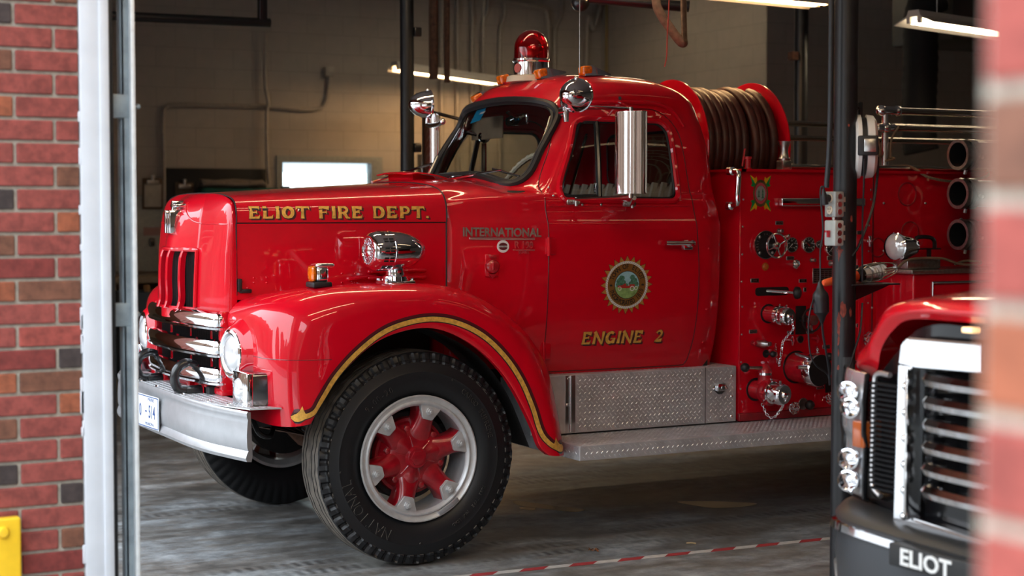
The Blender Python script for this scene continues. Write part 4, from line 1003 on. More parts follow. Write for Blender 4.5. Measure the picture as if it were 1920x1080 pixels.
    for a0 in A0:
        d = V((math.cos(rad(a0)), 0, math.sin(rad(a0)))); t = V((-d.z, 0, d.x)); c = V((xc, Y(.016), zc)) + d * .222
        m = M(); q = [c + t * .056 + d * .028, c - t * .056 + d * .028, c - t * .048 + d * .006, c - t * .024 - d * .044, c + t * .024 - d * .044, c + t * .048 + d * .006]
        m.prism(q, (0, sgn * .03, 0)); bmesh.ops.bevel(m.b, geom=m.b.edges[:], offset=.004, segments=2, affect='EDGES')
        m.lathe(c - d * .006, (0, -sgn, 0), [(-.004, .020), (.006, .019), (.006, .0145), (.018, .0145), (.019, .009), (.026, .008), (.026, 0)], 6); m.obj('rim_clamp', RIM, root, ang=40)
    return root
def tyre_mat():
    m, nt, b = new_mat('tyre_rubber'); b.inputs['Roughness'].default_value = .42; b.inputs['Specular IOR Level'].default_value = .45
    tc = nt.nodes.new('ShaderNodeTexCoord'); sp = nt.nodes.new('ShaderNodeSeparateXYZ'); nt.links.new(tc.outputs['Normal'], sp.inputs[0])
    ab = nt.nodes.new('ShaderNodeMath'); ab.operation = 'ABSOLUTE'; nt.links.new(sp.outputs['Y'], ab.inputs[0])
    n = nt.nodes.new('ShaderNodeTexNoise'); n.inputs['Scale'].default_value = 22; n.inputs['Detail'].default_value = 8; nt.links.new(tc.outputs['Object'], n.inputs['Vector'])
    r = nt.nodes.new('ShaderNodeValToRGB'); r.color_ramp.elements[0].color = (.085, .075, .064, 1); r.color_ramp.elements[1].color = (.27, .23, .185, 1); r.color_ramp.elements[0].position = .35; r.color_ramp.elements[1].position = .75
    nt.links.new(n.outputs['Fac'], r.inputs['Fac'])
    x = nt.nodes.new('ShaderNodeMix'); x.data_type = 'RGBA'; x.inputs['B'].default_value = (.010, .011, .013, 1)
    mp = nt.nodes.new('ShaderNodeMapRange'); mp.inputs['From Min'].default_value = .25; mp.inputs['From Max'].default_value = .55; nt.links.new(ab.outputs[0], mp.inputs['Value'])
    nt.links.new(mp.outputs[0], x.inputs['Factor']); nt.links.new(r.outputs['Color'], x.inputs['A']); nt.links.new(x.outputs['Result'], b.inputs['Base Color'])
    return m
spokewheel(0, 0, 1, 'front_wheel', True); spokewheel(0, 2.0, -1, 'front_wheel')
for y0, s in ((-.02, 1), (2.02, -1)): spokewheel(4.35, y0, s, 'rear_wheel')
# ---------------- running gear
m = M(); m.tube([(0, .30, .46), (0, .55, .40), (0, 1.45, .40), (0, 1.70, .46)], .05, 8, flat=.8); m.obj('front_axle', RUST, ENG)
for y in (.60, 1.40):
    m = M(); 
    for k in range(5): m.tube(cr([(-.55 + .05 * k, y, .60 - .0 * k), (-.2, y, .52 - .012 * k), (0, y, .50 - .012 * k), (.2, y, .52 - .012 * k), (.55 - .05 * k, y, .60)], 4), .03, 4, flat=.2)
    m.obj('leaf_spring', RUST, ENG)
    m = M(); m.box(-.80, 5.8, y - .04, y + .04, .60, .80, .006); m.obj('frame_rail', DRK, ENG)
m = M(); m.box(-.1, .6, .72, 1.28, .42, .80, .05); m.obj('engine_sump', DRK, ENG)
m = M(); m.box(-.80, -.72, .44, 1.56, .62, .76, .01); m.obj('front_crossmember', DRK, ENG)
m = M(); m.tube([(-.02, .30, .44), (.1, .9, .40), (.15, 1.7, .44)], .022, 8); m.sphere((-.13, .42, .43), .035, 10, 8); m.obj('tie_rod', RUST, ENG)
m = M(); m.tube(cr([(-.70, .25, .68), (-.68, .22, .62), (-.62, .25, .60), (-.55, .4, .62)], 4), .012, 8); m.obj('brake_hose', BLK, ENG)
m = M(); m.lathe((4.35, .3, .4885), (0, 1, 0), [(0, .10), (.4, .08), (.55, .2), (.85, .2), (1.0, .08), (1.4, .1)], 20); m.obj('rear_axle', DRK, ENG)
# ================================================================ step box, running board, pump body
YB = .245
def pp(px, py, y=YB): return PY(px, py, y)
a, b = pp(1055, 703), pp(1380, 793)
bx0, bx1, bz0, bz1 = .70, b.x, .515, pp(1220, 694.5).z
m = M(); m.box(bx0, bx1, YB, .75, bz0, bz1, .004)
hx = pp(1069, 750).x; sx = pp(1322, 750).x
lozenges(m, (hx + .03, YB, bz0 + .008), (1, 0, 0), (0, 0, 1), (0, -1, 0), sx - hx - .036, bz1 - bz0 - .014, .0133, .0019)
lozenges(m, (sx + .006, YB, bz0 + .008), (1, 0, 0), (0, 0, 1), (0, -1, 0), bx1 - sx - .012, bz1 - bz0 - .014, .0133, .0019)
lozenges(m, (bx0, YB + .01, bz1), (1, 0, 0), (0, 1, 0), (0, 0, 1), bx1 - bx0, .12, .0133, .0017)
box = m.obj('step_locker', ALU, ENG, smooth=False, weld=False)
m = M(); m.box(hx - .028, hx + .028, YB - .0022, YB, bz0 + .004, bz1 - .004); m.cyl((hx, YB - .005, bz0 + .004), (hx, YB - .005, bz1 - .004), .006, n=10); m.obj('piano_hinge', STL, box)
m = M(); m.box(sx - .0012, sx + .0012, YB - .003, YB + .001, bz0, bz1); m.obj('door_gap', BLK, box)
m = M()
for (px, py) in ((1372, 704.5), (1371.5, 743), (1371, 780.5), (1065, 710), (1063, 759)): rivet(m, pp(px, py), (0, -1, 0), .009)
m.obj('locker_bolts', STL, box)
m = M(); q = pp(1349, 728.5); m.prism([q + V((x, -.001, z)) for x, z in ((-.05, -.0), (-.035, .018), (.035, .018), (.05, 0), (.012, -.028), (-.012, -.028))], (0, -.004, 0)); m.box(q.x - .022, q.x + .025, q.y - .022, q.y - .004, q.z - .012, q.z + .028, .004, 2); m.lathe(q + V((.006, -.022, .006)), (0, -1, 0), [(0, .010), (.005, .010), (.005, 0)], 12)
for s in (-1, 1): rivet(m, q + V((s * .038, -.005, .0)), (0, -1, 0), .007)
m.obj('locker_latch', CHR, box)
# running board
rx0, ry0 = .763, -.115
rz1, rz0 = .508, .438
m = M(); m.box(rx0, 4.0, ry0, YB + .3, rz0, rz1, .003)
lozenges(m, (rx0 + .01, ry0, rz0 + .004), (1, 0, 0), (0, 0, 1), (0, -1, 0), 1.75, rz1 - rz0 - .008, .0140, .0020)
lozenges(m, (rx0 + .01, ry0 + .006, rz1), (1, 0, 0), (0, 1, 0), (0, 0, 1), 1.75, YB - ry0 - .01, .0140, .0017)
lozenges(m, (rx0, ry0 + .006, rz0 + .004), (0, 1, 0), (0, 0, 1), (-1, 0, 0), .3, rz1 - rz0 - .008, .014, .0018)
m.obj('running_board', ALU, ENG, smooth=False, weld=False)
m = M(); m.box(rx0, 4.0, 2 - YB - .3, 2 - ry0, rz0, rz1, .003); m.box(bx0, bx1, 1.25, 2 - YB, bz0, bz1, .004); m.obj('running_board', ALU, ENG, smooth=False)
# pump panel body
px0 = pp(1386, 500).x
ztop = 1.812; zpb = .515
m = M(); m.box(px0, 5.9, YB + .002, 2 - YB - .002, zpb, ztop - .002, .012, 3)
body = m.obj('pump_body', RED, ENG, ang=40)
m = M(); zl = pp(1470, 321.5).z; m.box(px0 - .02, 4.6, YB - .03, YB + .05, zl, ztop, .010, 3); m.box(px0 - .02, px0 + .03, YB - .03, 2 - YB + .03, zl, ztop, .01, 3); m.obj('top_coaming', RED, body)
m = M(); m.box(px0 + .0, 2.78, YB - .004, YB + .01, .555, zl - .004, .002, 1); panel = m.obj('pump_panel', RED, ENG)
m = M(); m.box(px0 + .0, 2.78, YB - .008, YB + .01, .513, .553, .002, 1); m.obj('panel_sill', REDD, body)
# black bumper guard edge of the front face: vertical rivets
m = M()
for py in (374, 425, 477, 528): rivet(m, pp(1393 + (py - 374) * -.02, py), (0, -1, 0), .0075)
for py in (575, 627, 679, 729, 779, 788): rivet(m, pp(1391 - (py - 575) * .02, py), (0, -1, 0), .0075)
for px in (1468, 1543): rivet(m, pp(px, 781 - (px - 1468) * .09), (0, -1, 0), .0075)
for px, py in ((1632, 356), (1632, 374), (1629, 423), (1628, 471), (1657, 381), (1735, 381), (1657, 470), (1627, 568), (1635, 577)): rivet(m, pp(px, py), (0, -1, 0), .0075)
m.obj('panel_rivets', NIK, panel)
m = M(); q0, q1 = pp(1381, 321), pp(1379, 386); 
m.tube(cr([q0 + V((-.03, -.0, 0)), q0 + V((-.03, -.055, -.01)), q0 + V((-.035, -.065, -.05)), q1 + V((-.035, -.065, .05)), q1 + V((-.03, -.055, .01)), q1 + V((-.03, 0, 0))], 6), .014, 10)
for q in (q0, q1): m.lathe(q + V((-.03, 0.0, 0)), (0, -1, 0), [(-.02, .024), (.01, .022), (.018, .014)], 16)
m.obj('grab_handle', CHR, panel)
def plate(px, py, w=.05, h=.019, txt='', big=False):
    q = pp(px, py); m_ = M(); m_.box(q.x - w / 2, q.x + w / 2, q.y - .0065, q.y - .004, q.z - h / 2, q.z + h / 2, .001, 1); p_ = m_.obj('label_plate', NIK, panel)
    m_ = M(); m_.box(q.x - w / 2 + .003, q.x + w / 2 - .003, q.y - .0072, q.y - .006, q.z - h / 2 + .003, q.z + h / 2 - .003); m_.obj('plate_face', BLK, p_, smooth=False)
    if txt:
        m_ = M(); put_text(m_, txt, h * .55, q + V((0, -.0076, 0)), (1, 0, 0), (0, 0, 1), .9); m_.obj('plate_text', NIK, p_, smooth=False, weld=False)
    return p_
for a in ((1460, 418, .05, .02, 'PRESSURE'), (1480.5, 484, .05, .02, 'COMPOUND'), (1414, 526, .052, .022, 'TANK'), (1504, 526.5, .05, .02, 'OPEN'), (1508, 543, .02, .024, ''), (1411, 621.5, .05, .02, 'THROTTLE'), (1438, 645, .05, .022, 'PUMP SHIFT'), (1481, 624, .042, .02, 'INLET'), (1518, 622, .05, .02, 'DRAIN'), (1548, 650, .05, .02, 'SUCTION'), (1537, 726, .05, .02, 'DRAIN'), (1555, 484, .04, .022, 'COUNT'), (1610, 436, .036, .020, 'LIGHT'), (1603, 501, .04, .022, ''), (1610, 610, .045, .02, 'INTAKE'), (1605, 679, .04, .02, '')): plate(*a)
# relief valve dial with four spoke hand wheel
q = pp(1434, 459); m = M(); m.lathe(q, (0, -1, 0), [(.003, .074), (.010, .074), (.011, .071)], 40); dp = m.obj('relief_valve_dial', STL, panel)
m = M(); m.lathe(q, (0, -1, 0), [(.0105, .071), (.0115, .070), (.0115, 0)], 40, False); m.obj('dial_face', BLK, dp)
m = M(); arc_text(m, 'RELIEF VALVE', .018, q + V((0, -.0122, 0)), (1, 0, 0), (0, 0, 1), .056, 205, 40, .9)
for k in range(4): rivet(m, q + V((.058 * math.cos(PI / 4 + k * PI / 2), -.0115, .058 * math.sin(PI / 4 + k * PI / 2))), (0, -1, 0), .008)
m.obj('dial_text', NIK, dp, smooth=False, weld=False)
def handwheel(q, r, name, mt_, off=.06, sp=4, ph=.4, par=panel):
    m_ = M(); c = q + V((0, -off, 0)); n = 40
    m_.tube([c + V((r * math.cos(2 * PI * k / n), 0, r * math.sin(2 * PI * k / n))) for k in range(n)], r * .095, 8, True)
    m_.cyl(q, c - V((0, .008, 0)), r * .2); m_.lathe(c, (0, -1, 0), [(-.01, r * .32), (.006, r * .3), (.012, r * .15), (.012, 0)], 16)
    for k in range(sp):
        a = ph + 2 * PI * k / sp; m_.tube([c, c + V((r * math.cos(a), 0, r * math.sin(a)))], [r * .13, r * .09], 6, flat=.6)
    return m_.obj(name, mt_, par)
hw_ = handwheel(pp(1440, 460), .062, 'relief_hand_wheel', STL, .075)
m = M(); q = pp(1440, 460) + V((.045, -.075, .045)); m.lathe(q, (.3, -1, .2), [(0, .008), (.02, .011), (.035, .009), (.04, 0)], 12); m.obj('wheel_knob', BRS, hw_)
def gauge(px, py, r, needle, red=False):
    q = pp(px, py); m_ = M(); m_.lathe(q, (0, -1, 0), [(.002, r), (.016, r), (.019, r * .95), (.018, r * .86), (.012, r * .84)], 40, True, False); g = m_.obj('pressure_gauge', STL, panel)
    m_ = M(); m_.lathe(q, (0, -1, 0), [(.0125, r * .86), (.0125, 0)], 36, False); m_.obj('gauge_face', BLK, g)
    m_ = M()
    for k in range(11):
        a = rad(225 - 27 * k); d = V((math.cos(a), 0, math.sin(a))); t = V((-d.z, 0, d.x)); c = q + V((0, -.0132, 0)) + d * r * .74
        m_.f([m_.v(c + d * r * .09 + t * .0011), m_.v(c + d * r * .09 - t * .0011), m_.v(c - d * r * .06 - t * .0011), m_.v(c - d * r * .06 + t * .0011)])
    for i, t_ in enumerate(('0', '100', '200', '300', '400')): 
        a = rad(225 - 67.5 * i); put_text(m_, t_, r * .22, q + V((math.cos(a) * r * .52, -.0132, math.sin(a) * r * .52)), (1, 0, 0), (0, 0, 1))
    put_text(m_, 'PSI', r * .2, q + V((0, -.0132, -r * .35)), (1, 0, 0), (0, 0, 1))
    m_.obj('gauge_scale', WHT, g, smooth=False, weld=False)
    m_ = M(); d = V((math.cos(rad(needle)), 0, math.sin(rad(needle)))); t = V((-d.z, 0, d.x)); c = q + V((0, -.0145, 0)); m_.f([m_.v(c + d * r * .7), m_.v(c + t * .003 - d * r * .2), m_.v(c - t * .003 - d * r * .2)]); m_.obj('gauge_needle', REDB if red else WHT, g, smooth=False)
gauge(1481.5, 459, .041, 225); gauge(1513.5, 459, .043, 140, True); gauge(1532.5, 458, .022, 200); gauge(1557, 466, .042, 225)
def knob(px, py, r, mt_, L=.03, stemr=None, name='control_knob', d=(0, -1, 0)):
    q = pp(px, py); d = V(d).normalized(); m_ = M(); m_.lathe(q, d, [(0, r * 1.25), (.004, r * 1.2), (.005, stemr or r * .5), (L - r * .6, stemr or r * .5), (L - r * .4, r * .85), (L, r), (L + r * .4, r * .8), (L + r * .6, 0)], 20); return m_.obj(name, mt_, panel)
knob(1459.5, 433, .011, NIK); knob(1434, 500, .018, mat('amber_pilot', (.45, .12, .02), .2, coat=1), .008, name='pilot_lamp'); knob(1521, 487.5, .010, NIK); knob(1556, 494, .012, NIK)
q = pp(1481, 495); m = M(); m.cyl(q, q + V((.0, -.04, 0)), .009); m.tube([q + V((.005 + .018 * math.cos(k * PI / 4), -.045, .018 * math.sin(k * PI / 4))) for k in range(8)], .008, 6, True); m.sphere(q + V((.005, -.045, 0)), .012, 8, 6); m.obj('valve_tap', CHR, panel)
# instruction plate
q = pp(1541, 517); m = M(); m.box(q.x - .066, q.x + .066, q.y - .007, q.y - .004, q.z - .040, q.z + .040, .001, 1); ip = m.obj('instruction_plate', NIK, panel)
m = M(); 
for r_ in range(6):
    for c_ in range(5): m.box(q.x - .060 + c_ * .0245, q.x - .039 + c_ * .0245, q.y - .0076, q.y - .0068, q.z + .018 - r_ * .0105, q.z + .026 - r_ * .0105)
m.box(q.x - .06, q.x + .06, q.y - .0076, q.y - .0068, q.z + .029, q.z + .037); m.obj('instruction_print', BLK, ip, smooth=False)
# slot with shift lever
q0, q1 = pp(1415, 547), pp(1478, 544); m = M(); pl_ = roundpoly([(q0.x, q0.z - .022), (q1.x, q0.z - .022), (q1.x, q0.z + .022), (q0.x, q0.z + .022)], .02, 4)
m.prism([V((p.x, YB - .0055, p.y)) for p in pl_], (0, .004, 0)); sl = m.obj('lever_slot', BLK, panel)
m = M(); a, b = pp(1437, 545, YB - .0), pp(1490, 549, YB - .10); m.tube([a, b], .008, 8); m.obj('shift_lever', CHR, sl)
m = M(); m.lathe(b + V((-.01, 0, 0)), V((.8, -.6, 0)), [(0, .012), (.008, .030), (.022, .033), (.036, .028), (.044, .012), (.045, 0)], 20); m.obj('lever_knob', BLK, sl)
# discharge outlets with caps and chains
def outlet(px, py, r, L, cap=CHR, bodym=REDB, ears=True, d=(.12, -1, -.05)):
    q = pp(px, py); d = V(d).normalized(); m_ = M(); m_.lathe(q, (0, -1, 0), [(.004, r * 1.22), (.0065, r * 1.2), (.0065, 0)], 28); h = m_.obj('outlet_collar', BLK, panel)
    m_ = M(); m_.lathe(q, d, [(-.02, r), (L * .45, r), (L * .46, r * 1.12), (L * .5, r * 1.12)], 32, False); m_.obj('outlet_pipe', bodym, h)
    m_ = M(); m_.lathe(q, d, [(L * .46, r * 1.05), (L * .48, r * 1.16), (L * .62, r * 1.16), (L * .64, r * 1.02), (L * .72, r * 1.02), (L * .74, r * 1.12), (L * .95, r * 1.10), (L, r * .95), (L, r * .4), (L * 1.06, r * .36), (L * 1.10, 0)], 32, False)
    if ears:
        a, b = frame(d)
        for an in (.6, 2.7, 4.8):
            e = a * math.cos(an) + b * math.sin(an)
            for t in (.55, .86): m_.cyl(q + d * L * t + e * r, q + d * L * t + e * r * 1.42, r * .13, n=8)
    m_.obj('outlet_cap', cap, h); return q, d, h
q, d, h = outlet(1440, 588, .042, .16)
m = M(); e = q + d * .172; chain(m, [e, e + V((.015, 0, -.06)), PY(1468, 640, .16), PY(1465, 662, .17), PY(1461, 686, .2), PY(1456, 672, .235), pp(1453.5, 644)]); m.obj('cap_chain', CHR, h)
q, d, h = outlet(1416, 730, .050, .21, d=(.16, -1, -.05))
m = M(); e = q + d * .05; a, b = frame(d); m.lathe(q + d * .085, d, [(-.02, .056), (.0, .07), (.03, .07), (.035, .06)], 24)
for k in range(6): an = k * PI / 3; f_ = q + d * .10 + (a * math.cos(an) + b * math.sin(an)) * .062; m.lathe(f_, d, [(0, .011), (.028, .011), (.03, 0)], 6)
m.lathe(q + d * .07 + V((0, 0, .04)), (0, 0, 1), [(0, .04), (.03, .036), (.06, .036), (.075, .03), (.09, .02), (.1, .012), (.1, 0)], 20); m.obj('valve_body', REDB, h)
m = M(); m.lathe(q + d * .07 + V((0, 0, .085)), (0, 0, 1), [(0, .0375), (.012, .0375)], 20, False, False); m.obj('valve_band', CHR, h)
m = M(); t0 = q + d * .07 + V((-.02, 0, .12)); t1 = PY(1397, 689, YB - .08); m.tube([t0, t1], [.010, .007], 8); m.obj('valve_lever', NIK, h)
m = M(); m.sphere(t1, .024, 16, 12); m.obj('lever_ball', BLK, h)
m = M(); e = q + d * .225; chain(m, [e, PY(1466, 765, .07), PY(1455, 780, .10), PY(1445, 784, .14), PY(1436, 775, .16), PY(1429, 757, .17)]); m.obj('cap_chain', CHR, h)
# big suction inlet with long handled cap
q, d = pp(1492, 688), V((.13, -1, -.03)).normalized(); R_ = .078
m = M(); m.lathe(q, (0, -1, 0), [(.004, R_ * 1.12), (.0065, R_ * 1.1), (.0065, 0)], 36); h = m.obj('suction_collar', BLK, panel)
m = M(); m.lathe(q, d, [(-.02, R_), (.15, R_)], 40, False); m.obj('suction_pipe', REDB, h)
m = M(); m.lathe(q, d, [(.12, R_ * 1.02), (.125, R_ * 1.12), (.17, R_ * 1.12), (.178, R_ * 1.06)], 44, False, False); a, b = V((1, .1, 0)).normalized(), V((0, 0, 1))
for s in (-1, 1): c = q + d * .15 + a * s * R_ * 1.05 + b * (.02 if s < 0 else -.02); m.tube([c, c + a * s * .045 - d * .01], [.024, .015], 10, flat=.6)
m.tube([q + d * .15 + a * -R_ * .75 + b * .065, q + d * .10 + a * -R_ * 1.35 + b * .085], [.022, .014], 10, flat=.6)
m.obj('suction_cap', CHR, h)
m = M(); m.lathe(q, d, [(.174, R_ * 1.08), (.176, 0)], 44, False); m.obj('suction_cap_face', BLK, h)
m = M(); chain(m, [pp(1532, 650), PY(1534, 668, .2), PY(1540, 682, .15), PY(1548, 680, .12)]); m.obj('cap_chain', CHR, h)
# handwheels, pull rods and cocks
q = pp(1500, 600); m = M(); m.box(q.x - .034, q.x + .034, q.y - .008, q.y - .004, q.z - .075, q.z + .075, .003); tp = m.obj('throttle_plate', BLK, panel)
hw2 = handwheel(pp(1500, 598), .060, 'throttle_wheel', BLKP, .10, 3, .5)
m = M(); c = pp(1500, 598) + V((0, -.11, 0)); m.lathe(c, (0, -1, 0), [(-.02, .026), (.012, .026), (.016, 0)], 20); m.lathe(c + V((-.03, .0, -.035)), (0, -1, 0), [(0, .008), (.02, .009), (.025, 0)], 10); m.obj('throttle_hub', NIK, hw2)
knob(1410, 643, .012, REDB, .03); q = pp(1420, 644); m = M(); m.lathe(q, (.3, -1, 0), [(0, .016), (.03, .02), (.045, .022), (.06, .015), (.075, .012), (.08, 0)], 16); m.obj('spigot', NIK, panel)
m = M(); q = pp(1435, 663); m.lathe(q, (0, -1, 0), [(.004, .021), (.006, .021)], 20); k_ = m.obj('knob_escutcheon', BLK, panel); m = M(); m.sphere(q + V((.012, -.05, 0)), .017, 16, 12); m.cyl(q, q + V((.01, -.05, 0)), .005); m.obj('pull_knob', BLK, k_)
m = M(); q = pp(1505, 757); m.lathe(q, (0, -1, 0), [(.004, .032), (.008, .030)], 24); k_ = m.obj('drain_escutcheon', NIK, panel); m = M(); m.sphere(q + V((.012, -.045, -.002)), .026, 20, 14); m.obj('pull_knob', BLK, k_)
m = M(); q = pp(1549, 668); m.sphere(q + V((.0, -.03, 0)), .022, 16, 12); m.obj('pull_knob', BLK, panel)
m = M(); q = pp(1499, 636); m.lathe(q, (0, -1, 0), [(.003, .019), (.009, .019), (.010, 0)], 20); g_ = m.obj('selector_dial', BLK, panel); m = M(); m.lathe(q, (0, -1, 0), [(.0, .021), (.0095, .021), (.0095, .018)], 20, False, False); m.obj('selector_bezel', NIK, g_)
for (px, py, w) in ((1474, 637, .035), (1521, 634, .03)):
    m = M(); q = pp(px, py); m.cyl(q, q + V((.01, -.04, 0)), .007); m.tube([q + V((.01, -.04, -w * .8)), q + V((.012, -.042, 0)), q + V((.008, -.04, w * .6))], [.004, .008, .004], 8); m.obj('pet_cock', CHR if px < 1500 else REDB, panel)
def valvewheel(px, py, r):
    q = pp(px, py); m_ = M(); c = q + V((.005, -.05, 0)); m_.cyl(q, c, r * .3)
    for k in range(7):
        a = 2 * PI * k / 7; m_.tube([c + V((.55 * r * math.cos(a), 0, .55 * r * math.sin(a))) + V((math.cos(a + s) * r * .42, 0, math.sin(a + s) * r * .42)) for s in [q_ * PI / 4 for q_ in range(8)]], r * .11, 6, True)
    m_.lathe(c, (0, -1, 0), [(-.006, r * .35), (.006, r * .3), (.008, 0)], 12); return m_.obj('valve_wheel', CHR, panel)
valvewheel(1477, 763, .033); valvewheel(1545, 745, .033); valvewheel(1618, 635, .042)
m = M(); q = pp(1552, 722); m.box(q.x - .02, q.x + .02, q.y - .007, q.y - .004, q.z - .04, q.z + .04, .002); m.obj('data_plate', BLK, panel)
m = M(); q = pp(1618, 452); m.cyl(q, q + V((0, -.05, 0)), .010); m.box(q.x - .008, q.x + .008, q.y - .062, q.y - .05, q.z - .03, q.z + .03, .004, 2); m.obj('latch_handle', CHR, panel)
# long chrome step rail along the panel
a, b = pp(1482, 379), pp(1613, 380)
m = M(); m.box(pp(1457, 378).x, b.x, YB - .045, YB + .0, a.z - .022, a.z + .022, .006, 3); m.obj('panel_rail', CHR, panel)
# mutual aid sticker on the panel
ec2 = pp(1425, 362.5) + V((0, -.0052, 0)); sw, sh = .074, .094
GR_ = mat('sticker_green', (.0, .26, .05), .4, coat=.5); YE_ = mat('sticker_yellow', (.72, .42, .01), .4, coat=.5); PK_ = mat('sticker_pink', (.55, .06, .09), .4, coat=.5); GY_ = mat('sticker_grey', (.30, .31, .30), .4, coat=.5); BZ_ = mat('sticker_bronze', (.13, .08, .025), .4, coat=.5)
def flat(name, mt_, fn, off, par):
    m_ = M(); fn(m_, V((0, -off, 0))); return m_.obj(name, mt_, par, smooth=False, weld=False)
def bolt(m_, o, half):
    for sx_ in (-1, 1):
        for sz_ in (-1, 1):
            for (P) in ([(.28, .30), (.98, 1.0), (.72, .38)] if half else [(.28, .30), (.98, 1.0), (.36, .74)], ):
                m_.f([m_.v(ec2 + o + V((sx_ * x * sw * .92, 0, sz_ * z * sh))) for x, z in P])
            c0_ = (.78, .44) if half else (.42, .80)
            m_.f([m_.v(ec2 + o + V((sx_ * (c0_[0] + x) * sw * .92, 0, sz_ * (c0_[1] + z) * sh))) for x, z in ((-.10, -.10), (.14, -.02), (-.02, .12))])
st0 = flat('sticker_green', GR_, lambda m_, o: bolt(m_, o, True), .0002, panel)
flat('sticker_yellow', YE_, lambda m_, o: bolt(m_, o, False), .0003, st0)
def ell(m_, o, rx, rz, c=None, n=40): m_.f([m_.v((c or ec2) + o + V((rx * math.cos(2 * PI * k / n), 0, rz * math.sin(2 * PI * k / n)))) for k in range(n)])
flat('sticker_shield', BZ_, lambda m_, o: ell(m_, o, sw * .66, sh * .76, None, 12), .0006, st0)
flat('sticker_ring', PK_, lambda m_, o: ell(m_, o, sw * .52, sh * .58), .0009, st0)
flat('sticker_centre', GY_, lambda m_, o: ell(m_, o, sw * .40, sh * .42), .0012, st0)
def trees2(m_, o):
    c = ec2 + o
    for x, s in ((-.16, .9), (.17, 1.15)):
        for k in range(3): m_.f([m_.v(c + V((sw * (x - .12 + .02 * k) * 1.0, 0, sh * (-.24 + .14 * k) * s))), m_.v(c + V((sw * (x + .12 - .02 * k), 0, sh * (-.24 + .14 * k) * s))), m_.v(c + V((sw * x, 0, sh * (-.02 + .14 * k) * s)))])
flat('sticker_trees', TRE, trees2, .0015, st0)
def stext(m_, o):
    arc_text(m_, 'INTERSTATE', .0105, ec2 + o, (1, 0, 0), (0, 0, 1), sw * .5, 160, 20, .8); arc_text(m_, 'EMERGENCY', .0105, ec2 + o, (1, 0, 0), (0, 0, 1), sw * .5, 210, 330, .8, 0, 0, True)
    put_text(m_, 'MEMBER', .013, ec2 + o + V((0, 0, sh * .66)), (1, 0, 0), (0, 0, 1), .8); put_text(m_, 'UNIT', .012, ec2 + o - V((0, 0, sh * .68)), (1, 0, 0), (0, 0, 1), .8)
flat('sticker_text', BLK, stext, .0018, st0)
# hose bed side: ghost rings left by old fittings and the seam
m = M(); xs = 2.80; m.box(xs - .0025, xs + .0025, YB - .004, YB + .004, .6, zl, 0); m.obj('body_seam', SHAD, body)
m = M()
for (px, py, rx_) in ((1701, 364, .062), (1706, 436, .060), (1646, 464, .05)):
    q = PY(px, py, YB - .001); n = 40
    m.tube([q + V((rx_ * math.cos(2 * PI * k / n), 0, rx_ * math.sin(2 * PI * k / n))) for k in range(n)], .004, 6, True)
m.obj('paint_ring', REDD, body)
# lower compartments that stand proud of the body
q = PY(1690, 505, .05); zc_ = q.z
m = M(); m.box(2.83, 5.8, -.05, YB + .1, .62, 1.27, .012, 3); lc_ = m.obj('side_compartment', RED, ENG)
m = M(); m.box(2.96, 4.1, -.058, -.045, .68, 1.21, .008, 2); m.obj('compartment_door', RED, lc_)
m = M(); m.tube([(2.95, -.058, .68), (2.95, -.058, 1.222), (4.11, -.058, 1.222)], .007, 6); m.obj('door_edge_trim', STL, lc_)
m = M(); m.box(2.80, 4.6, -.07, YB, 1.268, 1.292, .006, 2); m.obj('compartment_top', NIK, lc_)
m = M(); m.box(2.60, 2.66, YB - .01, YB + .01, .62, 1.3, .003); m.box(2.70, 2.74, YB - .014, YB + .01, .62, 1.3, .003); m.obj('body_flange', RED, body)
# hose reel on top
xr0, xr1, zr, rr_ = 1.99, 2.53, 1.945, .372
yr = 1.0
m = M(); m.cyl((xr0, yr, zr), (xr1, yr, zr), .20, n=32); m.cyl((xr0 - .06, yr, zr), (xr1 + .1, yr, zr), .04); reel = m.obj('hose_reel', REDD, ENG)
for x in (xr0, xr1):
    m = M(); m.lathe((x - .006, yr, zr), (1, 0, 0), [(0, 0), (0, rr_), (.004, rr_ + .008), (.010, rr_ + .008), (.012, rr_), (.012, 0)], 72, False, False); m.obj('reel_flange', RED, reel, ang=30)
m = M(); m.box(xr0 - .03, xr0 + .02, .75, 1.25, 1.6, zr - .02, .01); m.obj('reel_stand', RED, reel); m = M(); m.box(xr1 + .01, xr1 + .05, .75, 1.25, 1.6, zr - .02, .01); m.obj('reel_stand', RED, reel)
m = M(); pts = []; rnd = random.Random(5); wraps = 10; ph = [rnd.uniform(-.012, .012) for _ in range(wraps + 2)]; rad_ = [.315 + rnd.uniform(-.012, .014) for _ in range(wraps + 2)]
for k in range(wraps * 44):
    w = k / 44; i = int(w); t = w - i; rr2 = rad_[i] * (1 - t) + rad_[i + 1] * t; xx = xr0 + .04 + (xr1 - xr0 - .08) * w / wraps + ph[i] * math.sin(2 * PI * t) 
    an = 2 * PI * t; pts.append(V((xx + .012 * math.sin(an), yr + rr2 * math.sin(an), zr + rr2 * math.cos(an))))
m.tube(pts, .027, 10)
pts2 = [V((p.x + .02, yr + (p.y - yr) * .86, zr + (p.z - zr) * .86)) for p in pts[::2]]; m.tube(pts2, .027, 8)
m.obj('hose', BRN, reel, weld=False)
